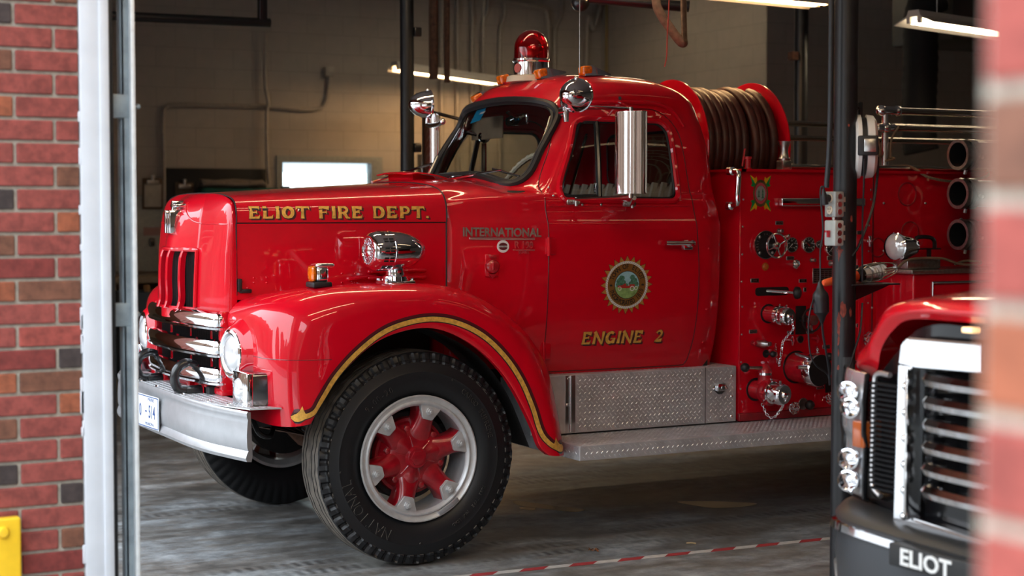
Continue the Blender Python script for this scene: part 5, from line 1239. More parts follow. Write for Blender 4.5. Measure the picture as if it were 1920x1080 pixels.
# standpipe, nozzle and pipe rails along the top
q = PY(1470, 305, .62); q = V((2.47, .45, ztop))
m = M(); q = PY(1470, 310, .30); q.z = ztop - .002
m.box(q.x - .03, q.x + .03, q.y - .03, q.y + .03, q.z, q.z + .055, .006); m.lathe(q + V((0, 0, .055)), (0, 0, 1), [(0, .028), (.01, .030), (.02, .024), (.05, .021), (.07, .024), (.095, .034), (.10, .036), (.10, .030)], 24, False, False); m.obj('nozzle_fitting', NIK, ENG)
m = M(); a = q + V((.03, 0, .022)); m.tube([a, V((4.2, q.y, a.z))], .016, 10); m.obj('deck_rail', BRS, ENG)
m = M(); q2 = PY(1402, 310, .30); q2.z = ztop; m.lathe(q2, (0, 0, 1), [(0, .022), (.012, .022), (.014, .016), (.055, .016), (.057, .021), (.07, .021), (.072, 0)], 18); m.tube([q2 + V((-.035, 0, .02)), q2 + V((-.01, .01, .11))], .005, 6); m.obj('filler_cap', REDB, ENG)
RL = STL
def rail(name, pts, r, mt_=BRS): m_ = M(); m_.tube(pts, r, 12); return m_.obj(name, mt_, ENG)
yp = .36
pst = PY(1660, 208, yp); xp = pst.x
m = M(); m.cyl((xp, yp, ztop), (xp, yp, pst.z), .019); m.lathe((xp, yp, ztop), (0, 0, 1), [(0, .05), (.012, .045), (.02, .025)], 20); m.sphere((xp - .03, yp, pst.z), .031, 14, 10); m.cyl((xp - .03, yp, pst.z), (xp + .08, yp, pst.z), .026); m.sphere((xp + .08, yp, pst.z), .031, 14, 10)
zm = PY(1660, 240, yp).z; m.sphere((xp, yp, zm), .033, 14, 10); m.cyl((xp - .06, yp, zm), (xp + .06, yp, zm), .025); m.obj('rail_post', CHR, ENG)
rail('hand_rail', [(xp, yp, pst.z), (5.6, yp, pst.z)], .021, BRS); rail('hand_rail', [(2.62, yp, zm), (5.6, yp, zm)], .018, BRS)
for z in (zm + .0, zm + .09): rail('far_hand_rail', [(2.62, 1.64, z), (5.6, 1.64, z)], .018, BRS)
m = M(); m.box(px0 + .2, 5.8, .3, 1.7, ztop - .03, ztop + .005, .004); m.obj('top_deck', DRK, body)
# rope tied round the rail post
ROPE = mat('braided_rope', (.22, .15, .09), .9, noise=.4, nscale=150)
m = M(); m.tube(cr([(xp - .02, yp - .03, ztop + .06), (xp + .05, yp - .02, ztop + .075), (xp + .02, yp + .03, ztop + .085), (xp - .03, yp, ztop + .09), (xp - .06, yp - .03, ztop + .14), (xp - .12, yp - .04, ztop + .24)], 6), .006, 6)
m.tube(cr([(xp + .02, yp - .02, ztop + .08), (xp + .02, yp - .03, ztop + .18), (xp + .07, yp - .03, ztop + .25)], 5), .006, 6)
m.tube(cr([(xp, yp - .03, ztop + .03), (xp + .12, yp - .07, ztop + .03), (xp + .18, YB - .04, ztop - .03), (xp + .38, YB - .045, ztop - .05), (xp + .6, YB - .04, ztop - .02), (xp + .66, YB, ztop + .02), (xp + .9, YB + .05, ztop + .01)], 6), .008, 6); m.obj('rope', ROPE, ENG)
# hard suction hoses carried along the side
for py, dz in ((290, 0), (363, 0), (440, 0)):
    c = PY(1796, py, .06); m = M(); m.lathe(c, (1, 0, 0), [(0, .068), (.0, .080), (.012, .083), (.03, .083), (.035, .076), (.06, .076), (.062, .084), (.10, .084), (.105, .072), (2.6, .072)], 36, False); sh_ = m.obj('suction_hose', BLKP, ENG)
    m = M(); m.lathe(c, (1, 0, 0), [(-.002, .066), (-.002, .083), (.03, .084), (.034, .08)], 36, False, False)
    for an in (.9, 3.3, 5.0): e = V((0, math.cos(an), math.sin(an))); m.cyl(c + V((.08, 0, 0)) + e * .08, c + V((.08, 0, 0)) + e * .108, .009, n=8)
    m.obj('hose_coupling', NIK, sh_)
    m = M(); m.lathe(c, (1, 0, 0), [(.0, .066), (.25, .06), (.25, 0)], 36, False); m.obj('hose_bore', BLK, sh_)
    m = M(); m.box(c.x + .5, c.x + .56, .06, .26, c.z - .1, c.z + .1, .01); m.obj('hose_bracket', NIK, sh_)
# ================================================================ PICKUP in the near bay (nose towards -X, centre line Y = PC)
PC = -3.66
PK = thing('pickup_truck', 'modern red pickup truck with chrome barred grille, its nose half hidden by the brick pier', 'truck', (.2, PC, 0))
def mm(p): return V((p[0], 2 * PC - p[1], p[2]))
PRED = mat('pickup_red', (.60, .004, .014), rough=.3, coat=1, coat_r=.02, spec=.15)
PBK = mat('gloss_black_plastic', (.006, .006, .007), rough=.15, coat=.2, coat_r=.05, spec=.3)
PMB = mat('matt_black_plastic', (.02, .021, .022), rough=.45)
GUN = mat('grey_steel_bumper', (.075, .08, .088), rough=.32, metal=.5)
def z_(py, d): return CAM.z - d * (py - 390) / FPX
# hood and fender top skin
H = [
 [(.42, -2.655, 1.085), (.27, -2.74, 1.09), (.16, -2.90, 1.135), (.125, -2.955, 1.20), (.085, -3.05, 1.262), (.05, -3.17, 1.304), (.02, -3.42, 1.312), (.01, PC, 1.314)],
 [(.45, -2.645, 1.115), (.25, -2.70, 1.13), (.155, -2.85, 1.185), (.11, -2.94, 1.245), (.065, -3.05, 1.312), (.03, -3.20, 1.338), (.0, -3.42, 1.345), (-.01, PC, 1.347)],
 [(.52, -2.645, 1.165), (.34, -2.70, 1.185), (.25, -2.84, 1.245), (.20, -2.93, 1.29), (.15, -3.04, 1.345), (.12, -3.20, 1.368), (.10, -3.42, 1.376), (.09, PC, 1.378)],
 [(.80, -2.645, 1.19), (.75, -2.70, 1.215), (.70, -2.83, 1.275), (.68, -2.91, 1.32), (.66, -3.02, 1.375), (.64, -3.20, 1.40), (.62, -3.42, 1.41), (.62, PC, 1.413)],
 [(1.45, -2.645, 1.21), (1.45, -2.70, 1.235), (1.45, -2.83, 1.295), (1.45, -2.91, 1.33), (1.45, -3.02, 1.38), (1.45, -3.20, 1.41), (1.45, -3.42, 1.425), (1.45, PC, 1.43)]]
m = M(); m.surf([[V(p) for p in r] for r in H], 5, 5)
m.surf([[V((H[k][0][0], -2.645, z)) for z in (H[k][0][2], 1.0, .9)] for k in range(5)], 4, 3)
m.mirror(PC); m.obj('hood_skin', PRED, PK, ang=60)
# black header under the hood lip and grille back
def fr(Y, z):       # front surface X of the nose
    t = min(1, max(0, (-2.70 - Y) / .55)); return .24 - .20 * t ** .6 - max(0, (-3.25 - Y)) * .06
m = M(); Ys = [-2.74, -2.80, -2.88, -2.96, -3.05, -3.14, -3.26, -3.4, -3.52, PC]
def topz(Y): return 1.09 + .205 * min(1, max(0, (-2.86 - Y) / .32))
m.surf([[V((fr(Y, 0) + .03 + .0 * k, Y, topz(Y) - (topz(Y) - .70) * k / 4)) for k in range(5)] for Y in Ys], 3, 2)
m.mirror(PC); m.obj('grille_backing', PBK, PK)
def pfr(pts, prof_r, name, mt_, flat=1.0, mir=True, n=8):
    m_ = M(); m_.tube(pts, prof_r, n, flat=flat)
    return both(m_, name, mt_, PK, PC, ang=50)
# outer thin chrome strip
o1 = lambda Y, z, d=0: V((fr(Y, z) - d, Y, z))
pfr(cr([o1(-3.05, 1.135, .01), o1(-2.97, 1.13, .01), o1(-2.955, 1.09, .012), o1(-2.95, .95, .012), o1(-2.945, .82, .012), o1(-2.96, .79, .012), o1(-3.0, .775, .01)], 5), .008, 'outer_chrome_strip', mat('satin_chrome', (.75, .75, .76), .35, metal=1))
m = M()
for k in range(22): z = .80 + k * .0145; m.box(.055, .075, -3.11, -2.99, z, z + .006)
both(m, 'side_vent_slats', mat('vent_black', (.006, .006, .007), .7, spec=.2), PK, PC, smooth=False)
# bright inner frame: broad top, side leg and bottom
m = M()
def slab(P, th=.03): m.prism([V(p) for p in P], (th, 0, 0))
xf = .022
slab([(xf, -3.145, 1.175), (xf, -3.155, 1.235), (xf, -3.18, 1.255), (xf - .03, -3.50, 1.262), (xf - .03, -3.50, 1.18), (xf, -3.22, 1.175)], .05)
slab([(xf, -3.145, 1.18), (xf, -3.20, 1.18), (xf, -3.185, .74), (xf, -3.13, .70)], .06)
slab([(xf - .005, -3.13, .70), (xf - .005, -3.18, .755), (xf - .03, PC, .735), (xf - .03, PC, .66), (xf - .005, -3.2, .67)], .05)
m.mirror(PC); bmesh.ops.bevel(m.b, geom=m.b.edges[:], offset=.006, segments=2, affect='EDGES'); fr_ = m.obj('grille_frame', CHR, PK, ang=40)
m = M(); m.box(.0, .05, -3.21, -3.20, .76, 1.17, .003)
for k in range(6): z = 1.12 - k * .073; m.sphere((.012, -3.192, z), .012, 8, 6)
both(m, 'frame_inner_edge', STL, PK, PC)
for k in range(6):
    z = 1.150 - k * .0610
    m = M(); m.sweep(cr([(.07, -3.280, z), (.02, -3.29, z), (-.005, -3.33, z - .001), (-.02, -3.45, z - .002), (-.025, PC, z - .002)], 4), [(-.005, -.017), (.020, -.016), (.026, .0), (.016, .016), (-.005, .017)], True)
    m.mirror(PC); m.obj('chrome_grille_bar', CHR, PK, ang=35)
m = M(); m.lathe((-.03, PC, .95), (-1, 0, 0), [(0, .13), (.015, .12), (.02, 0)], 32); e_ = m.obj('oval_emblem', PBK, PK)
m = M(); m.box(.04, .07, -3.44, -3.42, .74, 1.18); both(m, 'grille_post', PBK, PK, PC)
# headlight with amber
m = M(); hl = [(-2.70, .24), (-2.74, .205), (-2.80, .175), (-2.86, .155), (-2.925, .135)]
rows = []
for z, s0, s1, d in ((1.105, .3, .9, .01), (1.125, .0, 1, .0), (1.04, -.1, 1, -.012), (.95, 0, 1, -.012), (.915, .12, 1, -.004), (.86, .1, 1, -.006), (.80, .15, 1, -.008), (.755, .35, .95, .0), (.745, .5, .9, .02)):
    r = []
    for k in range(5):
        t = s0 + (s1 - s0) * k / 4; t = max(0, t) * 4; i = min(3, int(t)); f = t - i; y = hl[i][0] + (hl[i + 1][0] - hl[i][0]) * f; x = hl[i][1] + (hl[i + 1][1] - hl[i][1]) * f; r.append(V((x + d - .03, y, z)))
    rows.append(r)
m.surf(rows, 3, 4); hl_ = both(m, 'headlight', mat('lamp_housing', (.50, .51, .53), .22, metal=.55, coat=1, bump=.4, bscale=60), PK, PC)
pr_ = [rows[k][0] for k in range(len(rows))] + [rows[-1][k] for k in range(5)] + [rows[k][-1] for k in range(len(rows) - 1, -1, -1)] + [rows[0][k] for k in range(4, -1, -1)]
m = M(); m.tube([p + V((-.004, 0, 0)) for p in pr_], .008, 6, True); both(m, 'headlight_rim', PBK, hl_, PC)
for z, y, r in ((1.065, -2.84, .03), (1.02, -2.86, .028), (.865, -2.85, .03), (.80, -2.85, .03)):
    m = M(); m.lathe((fr(y, z) - .045, y, z), (-1, -.5, 0), [(0, r), (.022, r * 1.1), (.024, r * .9), (.006, r * .4), (.012, 0)], 20); both(m, 'lamp_bowl', CHR, hl_, PC)
m = M(); m.box(.085, .16, -2.93, -2.875, .905, .985, .006); both(m, 'amber_reflector', mat('amber_reflector', (.40, .08, .01), .25, coat=.8), hl_, PC)
# bumper
bt = [(.70, -2.66, .71), (.44, -2.665, .72), (.27, -2.69, .722), (.12, -2.80, .724), (.01, -2.95, .726), (-.04, -3.2, .73), (-.06, -3.45, .73), (-.065, PC, .73)]
path = cr(bt, 5)
m = M(); m.sweep(path, [(-.13, .004), (-.02, .004), (.01, -.006), (.02, -.016), (.018, -.028), (-.01, -.03), (-.10, -.03)], True); m.mirror(PC); m.obj('bumper_cap', PMB, PK)
m = M(); m.sweep(path, [(.0, -.028), (.014, -.036), (.02, -.12), (.012, -.22), (.0, -.30), (-.03, -.33), (-.05, -.32), (-.04, -.12)], True); m.mirror(PC); bmp = m.obj('front_bumper', GUN, PK)
m = M(); m.sweep(path[18:], [(.018, -.022), (.034, -.026), (.036, -.048), (.020, -.054)], True); m.mirror(PC); m.obj('bumper_chrome', CHR, bmp)
pfr(cr([(.13, -2.78, .43), (.10, -2.80, .52), (.07, -2.84, .565), (.035, -2.93, .565), (.0, -3.05, .55), (-.03, -3.12, .50), (-.035, -3.16, .42)], 5), .012, 'fog_bezel', CHR)
m = M(); m.surf([[V((.115, -2.80, z)), V((.06, -2.92, z)), V((.0, -3.10, z))] for z in (.40, .48, .55)], 3, 4); both(m, 'fog_recess', PMB, PK, PC)
# ELIOT letters on the bumper plate
m = M(); m.box(-.112, -.05, 2 * PC + 3.27, -3.27, .645, .708, .006); lp = m.obj('letter_plate', PMB, PK)
m = M(); put_text(m, 'ELIOT', .062, V((-.1125, -3.417, .676)), (.0, -1, 0), (0, 0, 1), 1.2, .0016, .0025); put_text(m, 'FIRE', .062, V((-.1125, -3.80, .676)), (.0, -1, 0), (0, 0, 1), 1.2, .0016, .0025); m.obj('bumper_lettering', WHT, lp, smooth=False, weld=False)
# amber running lamp high on the header
m = M(); m.box(.0, .03, -3.46, -3.42, 1.285, 1.30, .003); m.mirror(PC); m.obj('header_lamp', mat('warm_led', (.9, .7, .45), .3, emit=(1, .6, .25), es=1.5), PK)
# body behind: fenders, cab, bed
def side(name, pts, y0, y1, mt_, bev=.02):
    m_ = M(); m_.prism([V((x, y0, z)) for x, z in pts], (0, y1 - y0, 0)); bmesh.ops.bevel(m_.b, geom=m_.b.edges[:], offset=bev, segments=2, affect='EDGES'); return m_.obj(name, mt_, PK)
side('lower_body', [(.5, .55), (.55, 1.13), (1.5, 1.2), (5.6, 1.2), (5.7, 1.1), (5.7, .6), (5.3, .55), (5.2, .80), (4.95, .95), (4.55, .95), (4.3, .8), (4.2, .5), (1.75, .5), (1.65, .8), (1.4, .95), (1.05, .95), (.8, .8), (.7, .55)], -2.66, 2 * PC + 2.66, PRED)
m = M()
m.surf([[V((x, PC - y, z)) for y in (-.86, -.6, 0, .6, .86)] for x, z in ((1.5, 1.4), (1.85, 1.72), (2.05, 1.9), (2.3, 1.96), (3.2, 1.97), (3.6, 1.92), (3.75, 1.7), (3.8, 1.2))], 3, 3); cabk = m.obj('cab_roof', PRED, PK)
side('cab_side_glass', [(1.75, 1.42), (2.1, 1.82), (3.5, 1.84), (3.65, 1.42)], -2.80, 2 * PC + 2.80, PBK, .01)
side('cab_sides', [(1.5, 1.18), (1.5, 1.4), (3.75, 1.42), (3.8, 1.18)], -2.70, 2 * PC + 2.70, PRED)
for x in (1.22, 4.75):
    for s in (1, -1):
        yw = PC + s * .98; m = M(); m.lathe((x, yw, .40), (0, -s, 0), [(.0, .22), (.0, .30), (-.005 + .005, .34), (.02, .385), (.05, .40), (.20, .40), (.24, .36), (.25, .22)], 48); w_ = m.obj('wheel', BLK, PK)
        m = M(); m.lathe((x, yw, .40), (0, -s, 0), [(-.005, .05), (.0, .10), (.02, .19), (.0, .23), (.02, .235)], 40); m.obj('wheel_disc', RIM, w_)
# ================================================================ BUILDING
def cmu(name, c1, c2, mort, ax, scale=(1, 1), rough=.75, off=.5, bw=.4064, bh=.2032, ms=.006, bump=.5, var=.12):
    """blocks or bricks laid in world position; ax: 'x' wall runs along X, 'y' along Y"""
    m, nt, b = new_mat(name); g = nt.nodes.new('ShaderNodeNewGeometry'); s = nt.nodes.new('ShaderNodeSeparateXYZ'); cb_ = nt.nodes.new('ShaderNodeCombineXYZ')
    nt.links.new(g.outputs['Position'], s.inputs[0]); nt.links.new(s.outputs['X' if ax == 'x' else 'Y'], cb_.inputs['X']); nt.links.new(s.outputs['Z'], cb_.inputs['Y'])
    t = nt.nodes.new('ShaderNodeTexBrick'); nt.links.new(cb_.outputs[0], t.inputs['Vector'])
    t.inputs['Scale'].default_value = 1; t.inputs['Brick Width'].default_value = bw; t.inputs['Row Height'].default_value = bh; t.inputs['Mortar Size'].default_value = ms; t.inputs['Mortar Smooth'].default_value = .3; t.offset = off; t.inputs['Bias'].default_value = -.35
    t.inputs['Color1'].default_value = (*c1, 1); t.inputs['Color2'].default_value = (*c2, 1); t.inputs['Mortar'].default_value = (*mort, 1)
    n = nt.nodes.new('ShaderNodeTexNoise'); n.inputs['Scale'].default_value = 9; n.inputs['Detail'].default_value = 8; nt.links.new(g.outputs['Position'], n.inputs['Vector'])
    r = nt.nodes.new('ShaderNodeMapRange'); r.inputs['To Min'].default_value = 1 - var * 1.6; r.inputs['To Max'].default_value = 1 + var * 1.6; nt.links.new(n.outputs['Fac'], r.inputs['Value'])
    x = nt.nodes.new('ShaderNodeVectorMath'); x.operation = 'SCALE'; nt.links.new(t.outputs['Color'], x.inputs[0]); nt.links.new(r.outputs[0], x.inputs['Scale']); nt.links.new(x.outputs[0], b.inputs['Base Color'])
    bp = nt.nodes.new('ShaderNodeBump'); bp.inputs['Strength'].default_value = bump; bp.inputs['Distance'].default_value = .006; bp.invert = True; nt.links.new(t.outputs['Fac'], bp.inputs['Height'])
    n2 = nt.nodes.new('ShaderNodeTexNoise'); n2.inputs['Scale'].default_value = 140; n2.inputs['Detail'].default_value = 4; nt.links.new(g.outputs['Position'], n2.inputs['Vector'])
    bp2 = nt.nodes.new('ShaderNodeBump'); bp2.inputs['Strength'].default_value = .25; bp2.inputs['Distance'].default_value = .003; nt.links.new(n2.outputs['Fac'], bp2.inputs['Height']); nt.links.new(bp.outputs[0], bp2.inputs['Normal']); nt.links.new(bp2.outputs[0], b.inputs['Normal'])
    b.inputs['Roughness'].default_value = rough
    return m
CX = cmu('painted_block_x', (.44, .40, .355), (.41, .375, .33), (.37, .335, .295), 'x', bump=.35, var=.06)
CY = cmu('painted_block_y', (.44, .40, .355), (.41, .375, .33), (.37, .335, .295), 'y', bump=.35, var=.06)
def brick_obj(name, x0, x1, z0, z1, y, ax='x', parent=None, seed=1, depth=.02, sgn=-1):
    pass
CEIL = mat('ceiling_paint', (.30, .29, .27), .9, noise=.1, nscale=3)
# floor
def floor_mat():
    m, nt, b = new_mat('garage_concrete'); g = nt.nodes.new('ShaderNodeNewGeometry')
    def noise(sc, det, vec=None, rough=.6):
        n = nt.nodes.new('ShaderNodeTexNoise'); n.inputs['Scale'].default_value = sc; n.inputs['Detail'].default_value = det; n.inputs['Roughness'].default_value = rough
        nt.links.new(vec or g.outputs['Position'], n.inputs['Vector']); return n
    mpn = nt.nodes.new('ShaderNodeMapping'); mpn.inputs['Scale'].default_value = (.6, 1.5, 1); nt.links.new(g.outputs['Position'], mpn.inputs['Vector'])
    n1 = noise(2.3, 14, mpn.outputs[0], .72); n2 = noise(9, 12, None, .72); n3 = noise(70, 4)
    r1 = nt.nodes.new('ShaderNodeValToRGB'); e = r1.color_ramp.elements
    e[0].position = .32; e[0].color = (.085, .078, .072, 1); e[1].position = .70; e[1].color = (.42, .44, .45, 1); k = e.new(.47); k.color = (.19, .178, .165, 1); k = e.new(.56); k.color = (.26, .27, .275, 1)
    nt.links.new(n1.outputs['Fac'], r1.inputs['Fac'])
    r2 = nt.nodes.new('ShaderNodeMapRange'); r2.inputs['From Min'].default_value = .3; r2.inputs['From Max'].default_value = .7; r2.inputs['To Min'].default_value = .50; r2.inputs['To Max'].default_value = 1.45; nt.links.new(n2.outputs['Fac'], r2.inputs['Value'])
    x = nt.nodes.new('ShaderNodeVectorMath'); x.operation = 'SCALE'; nt.links.new(r1.outputs['Color'], x.inputs[0]); nt.links.new(r2.outputs[0], x.inputs['Scale'])
    # tyre tread marks: two dashed tracks running along X
    s = nt.nodes.new('ShaderNodeSeparateXYZ'); nt.links.new(g.outputs['Position'], s.inputs[0])
    def band(y0, w):
        a = nt.nodes.new('ShaderNodeMath'); a.operation = 'SUBTRACT'; nt.links.new(s.outputs['Y'], a.inputs[0]); a.inputs[1].default_value = y0
        b2 = nt.nodes.new('ShaderNodeMath'); b2.operation = 'ABSOLUTE'; nt.links.new(a.outputs[0], b2.inputs[0])
        c = nt.nodes.new('ShaderNodeMapRange'); c.inputs['From Min'].default_value = w; c.inputs['From Max'].default_value = w * .7; nt.links.new(b2.outputs[0], c.inputs['Value']); return c
    wv = nt.nodes.new('ShaderNodeTexWave'); wv.wave_type = 'BANDS'; wv.bands_direction = 'X'; wv.inputs['Scale'].default_value = 5.6; wv.inputs['Distortion'].default_value = 1.5; wv.inputs['Detail'].default_value = 2; nt.links.new(g.outputs['Position'], wv.inputs['Vector'])
    tot = None
    for y0, w in ((.13, .06), (-.02, .05), (.30, .05), (1.78, .06), (1.95, .06)):
        c = band(y0, w)
        if tot is None: tot = c.outputs[0]
        else:
            a = nt.nodes.new('ShaderNodeMath'); a.operation = 'MAXIMUM'; nt.links.new(tot, a.inputs[0]); nt.links.new(c.outputs[0], a.inputs[1]); tot = a.outputs[0]
    mk = nt.nodes.new('ShaderNodeMath'); mk.operation = 'MULTIPLY'; nt.links.new(tot, mk.inputs[0]); nt.links.new(wv.outputs['Fac'], mk.inputs[1])
    n4 = noise(2.2, 3); r4 = nt.nodes.new('ShaderNodeMapRange'); r4.inputs['From Min'].default_value = .4; r4.inputs['From Max'].default_value = .62; r4.inputs['To Max'].default_value = .7; nt.links.new(n4.outputs['Fac'], r4.inputs['Value'])
    mk2 = nt.nodes.new('ShaderNodeMath'); mk2.operation = 'MULTIPLY'; nt.links.new(mk.outputs[0], mk2.inputs[0]); nt.links.new(r4.outputs[0], mk2.inputs[1])
    mx = nt.nodes.new('ShaderNodeMix'); mx.data_type = 'RGBA'; nt.links.new(mk2.outputs[0], mx.inputs['Factor']); nt.links.new(x.outputs[0], mx.inputs['A']); mx.inputs['B'].default_value = (.035, .03, .027, 1)
    # specks
    r3 = nt.nodes.new('ShaderNodeMapRange'); r3.inputs['From Min'].default_value = .74; r3.inputs['From Max'].default_value = .78; nt.links.new(n3.outputs['Fac'], r3.inputs['Value'])
    m3 = nt.nodes.new('ShaderNodeMix'); m3.data_type = 'RGBA'; nt.links.new(r3.outputs[0], m3.inputs['Factor']); nt.links.new(mx.outputs['Result'], m3.inputs['A']); m3.inputs['B'].default_value = (.35, .33, .30, 1)
    nt.links.new(m3.outputs['Result'], b.inputs['Base Color'])
    rr = nt.nodes.new('ShaderNodeMapRange'); rr.inputs['From Min'].default_value = .35; rr.inputs['From Max'].default_value = .7; rr.inputs['To Min'].default_value = .30; rr.inputs['To Max'].default_value = .62; nt.links.new(n1.outputs['Fac'], rr.inputs['Value']); nt.links.new(rr.outputs[0], b.inputs['Roughness'])
    bp = nt.nodes.new('ShaderNodeBump'); bp.inputs['Strength'].default_value = .25; bp.inputs['Distance'].default_value = .004; nt.links.new(n2.outputs['Fac'], bp.inputs['Height']); nt.links.new(bp.outputs[0], b.inputs['Normal'])
    return m
XF0, XF1 = -2.38, -1.90          # outside face and inner face of the front wall
m = M(); m.box(-2.7, 12.2, -9.2, 10.4, -.2, 0); struct(m.obj('floor', floor_mat(), smooth=False))
ASPH = mat('asphalt', (.16, .16, .165), .85, noise=.25, nscale=8)
m = M(); m.box(-13, -2.7, -14, 14, -.2, -.012); struct(m.obj('ground', mat('concrete_apron', (.40, .395, .38), .85, noise=.15, nscale=3), smooth=False))
m = M(); m.box(-45, -2.7, -45, 45, -.25, -.02); struct(m.obj('ground', ASPH, smooth=False))
ZC_ = 4.3
m = M(); m.box(XF0, 12.2, -9.2, 10.4, ZC_, ZC_ + .2); struct(m.obj('ceiling', CEIL, smooth=False))
YW = 9.85
w0, w1 = PY(525, 297, YW), PY(710, 362, YW)
wx0, wx1, wz1, wz0 = PY(517, 297, YW).x, PY(716, 300, YW).x, PY(615, 293, YW).z, .95
m = M()
m.box(-2.0, wx0, YW, YW + .25, 0, ZC_); m.box(wx1, 8.2, YW, YW + .25, 0, ZC_); m.box(wx0, wx1, YW, YW + .25, 0, wz0); m.box(wx0, wx1, YW, YW + .25, wz1, ZC_)
struct(m.obj('wall_far', CX, smooth=False))
m = M()
f = .07; m.box(wx0 + .001, wx0 + f, YW - .02, YW + .12, wz0, wz1 - .001); m.box(wx1 - f - .06, wx1 - .001, YW - .02, YW + .12, wz0, wz1 - .001); m.box(wx0 + f, wx1 - f - .06, YW - .018, YW + .12, wz1 - f, wz1 - .001); m.box(wx0 + f, wx1 - f - .06, YW - .018, YW + .12, wz0, wz0 + f)
wn = struct(m.obj('window_1', GRYP, smooth=False))
m = M(); m.box(wx0, wx1, YW + .06, YW + .065, wz0, wz1); m.obj('pane', GLS, wn, smooth=False)
BLI, nt_, b__ = new_mat('white_blind'); nt_.nodes.remove(b__); tl = nt_.nodes.new('ShaderNodeBsdfTranslucent'); tl.inputs[0].default_value = (.8, .83, .86, 1); nt_.links.new(tl.outputs[0], nt_.nodes['Material Output'].inputs[0])
zb_ = PY(615, 323, YW).z
m = M(); m.box(wx0 + f, wx1 - f - .06, YW + .10, YW + .102, zb_, wz1 - f); m.obj('roller_blind', BLI, wn, smooth=False)
# the block-built side room that steps into the hall
xr = PY(1127, 200, YW).x; yr_ = PX(1437, 150, xr).y
m = M(); m.box(xr, xr + .2, yr_, YW + .25, 0, ZC_); struct(m.obj('wall_room_front', CY, smooth=False))
m = M(); m.box(xr + .2, 12.2, yr_, yr_ + .2, 0, ZC_); struct(m.obj('wall_room_side', CX, smooth=False))
m = M(); m.box(12.0, 12.2, -9.2, yr_, 0, ZC_); struct(m.obj('wall_back', CY, smooth=False))
m = M(); m.box(-1.9, 12.2, -9.2, -9.0, 0, ZC_); struct(m.obj('wall_near', CX, smooth=False))
# front wall: brick piers between the door openings
BKX = cmu('red_brick_x', (.25, .042, .030), (.12, .040, .026), (.40, .36, .30), 'x', bw=.2032, bh=.06773, ms=.0062, bump=.9, var=.25, rough=.8)
BKY = cmu('red_brick_y', (.25, .042, .030), (.12, .040, .026), (.40, .36, .30), 'y', bw=.2032, bh=.06773, ms=.0062, bump=.9, var=.25, rough=.8)
def bmat(n, c, v=.3): return mat('brick_' + n, c, .85, noise=v, nscale=38, bump=.6, bscale=160)
BK = dict(r=bmat('red', (.225, .050, .040)), d=bmat('dark_red', (.17, .030, .025)), b=bmat('brown', (.15, .060, .035)), o=bmat('orange', (.26, .075, .035)), k=bmat('black', (.045, .032, .030)), l=bmat('light_red', (.27, .055, .042)))
BKEY = list(BK); MORT = mat('mortar', (.40, .36, .295), .95, noise=.18, nscale=50, bump=.7, bscale=120)
def brick_face(m, o, ax, nrm, rows, L, H=.0677, J=.010, proud=.006):
    """rows: list of (z, [(start, end, colour)]) laid on a plane; ax along the wall"""
    ax = V(ax); nrm = V(nrm); up = V((0, 0, 1))
    for z, bs in rows:
        for s, e, c in bs:
            m.mi = 1 + BKEY.index(c)
            m.obox(V(o) + ax * ((s + e) / 2) + up * (z + H / 2) + nrm * (proud / 2 - .02), ax, nrm, up, e - s - J, .04 + proud, H - J, .0035, 2)
    m.mi = 0
YJ = -1.877
# pier between the two bays: core, then the bricks of its reveal as they show
def jx(px): return PY(px, 390, YJ).x
X30, X103, XE = jx(29), jx(104), jx(152)
half = X103 - X30
cols = ['kr', 'rr', 'br', 'rr', 'or', 'rr', 'rr', 'rb', 'kr', 'ro', 'br', 'dr', 'ob', 'rr', 'rl', 'dk', 'ob', 'ro', 'br', 'rr', 'kr', 'rk', 'rr', 'rb', 'rd', 'rr']
H_ = PY(75, 48.6, YJ).z - PY(75, 265, YJ).z; H_ /= 5
zt0 = PY(75, 6, YJ).z
rows = []; rnd = random.Random(11)
for i in range(-8, 28):
    z = zt0 - (i + 1) * H_
    c = cols[i] if 0 <= i < len(cols) else rnd.choice(['rr', 'rb', 'or', 'kr', 'rd'])
    bs = []
    if i % 2 == 0: bs = [(X30, XE, c[1]), (X30 - 2 * half, X30, c[0]), (X30 - 4 * half, X30 - 2 * half, 'r')]
    else: bs = [(X103, XE, c[1]), (X103 - 2 * half, X103, c[0]), (X103 - 4 * half, X103 - 2 * half, 'b')]
    bs = [(max(s, XF0), e, k) for s, e, k in bs if e > XF0 + .02]
    rows.append((z, bs))
m = M(); m.box(XF0 + .01, XE + .02, YJ + .004, -1.30, 0, ZC_)
brick_face(m, (0, YJ, 0), (1, 0, 0), (0, -1, 0), rows, 1, H_)
# outside face of the same pier
ro = []
for i in range(0, 60):
    z = i * H_; y = -1.85; bs = [(y + .2 * k + (.1 if i % 2 else 0), y + .2 * k + .2 + (.1 if i % 2 else 0), rnd.choice('rrrdbo')) for k in range(2)]; ro.append((z, bs))
brick_face(m, (XF0 + .012, 0, 0), (0, 1, 0), (-1, 0, 0), ro, 1, H_)
struct(m.obj('wall_left', [MORT] + [BK[k] for k in BKEY], smooth=False, weld=False))
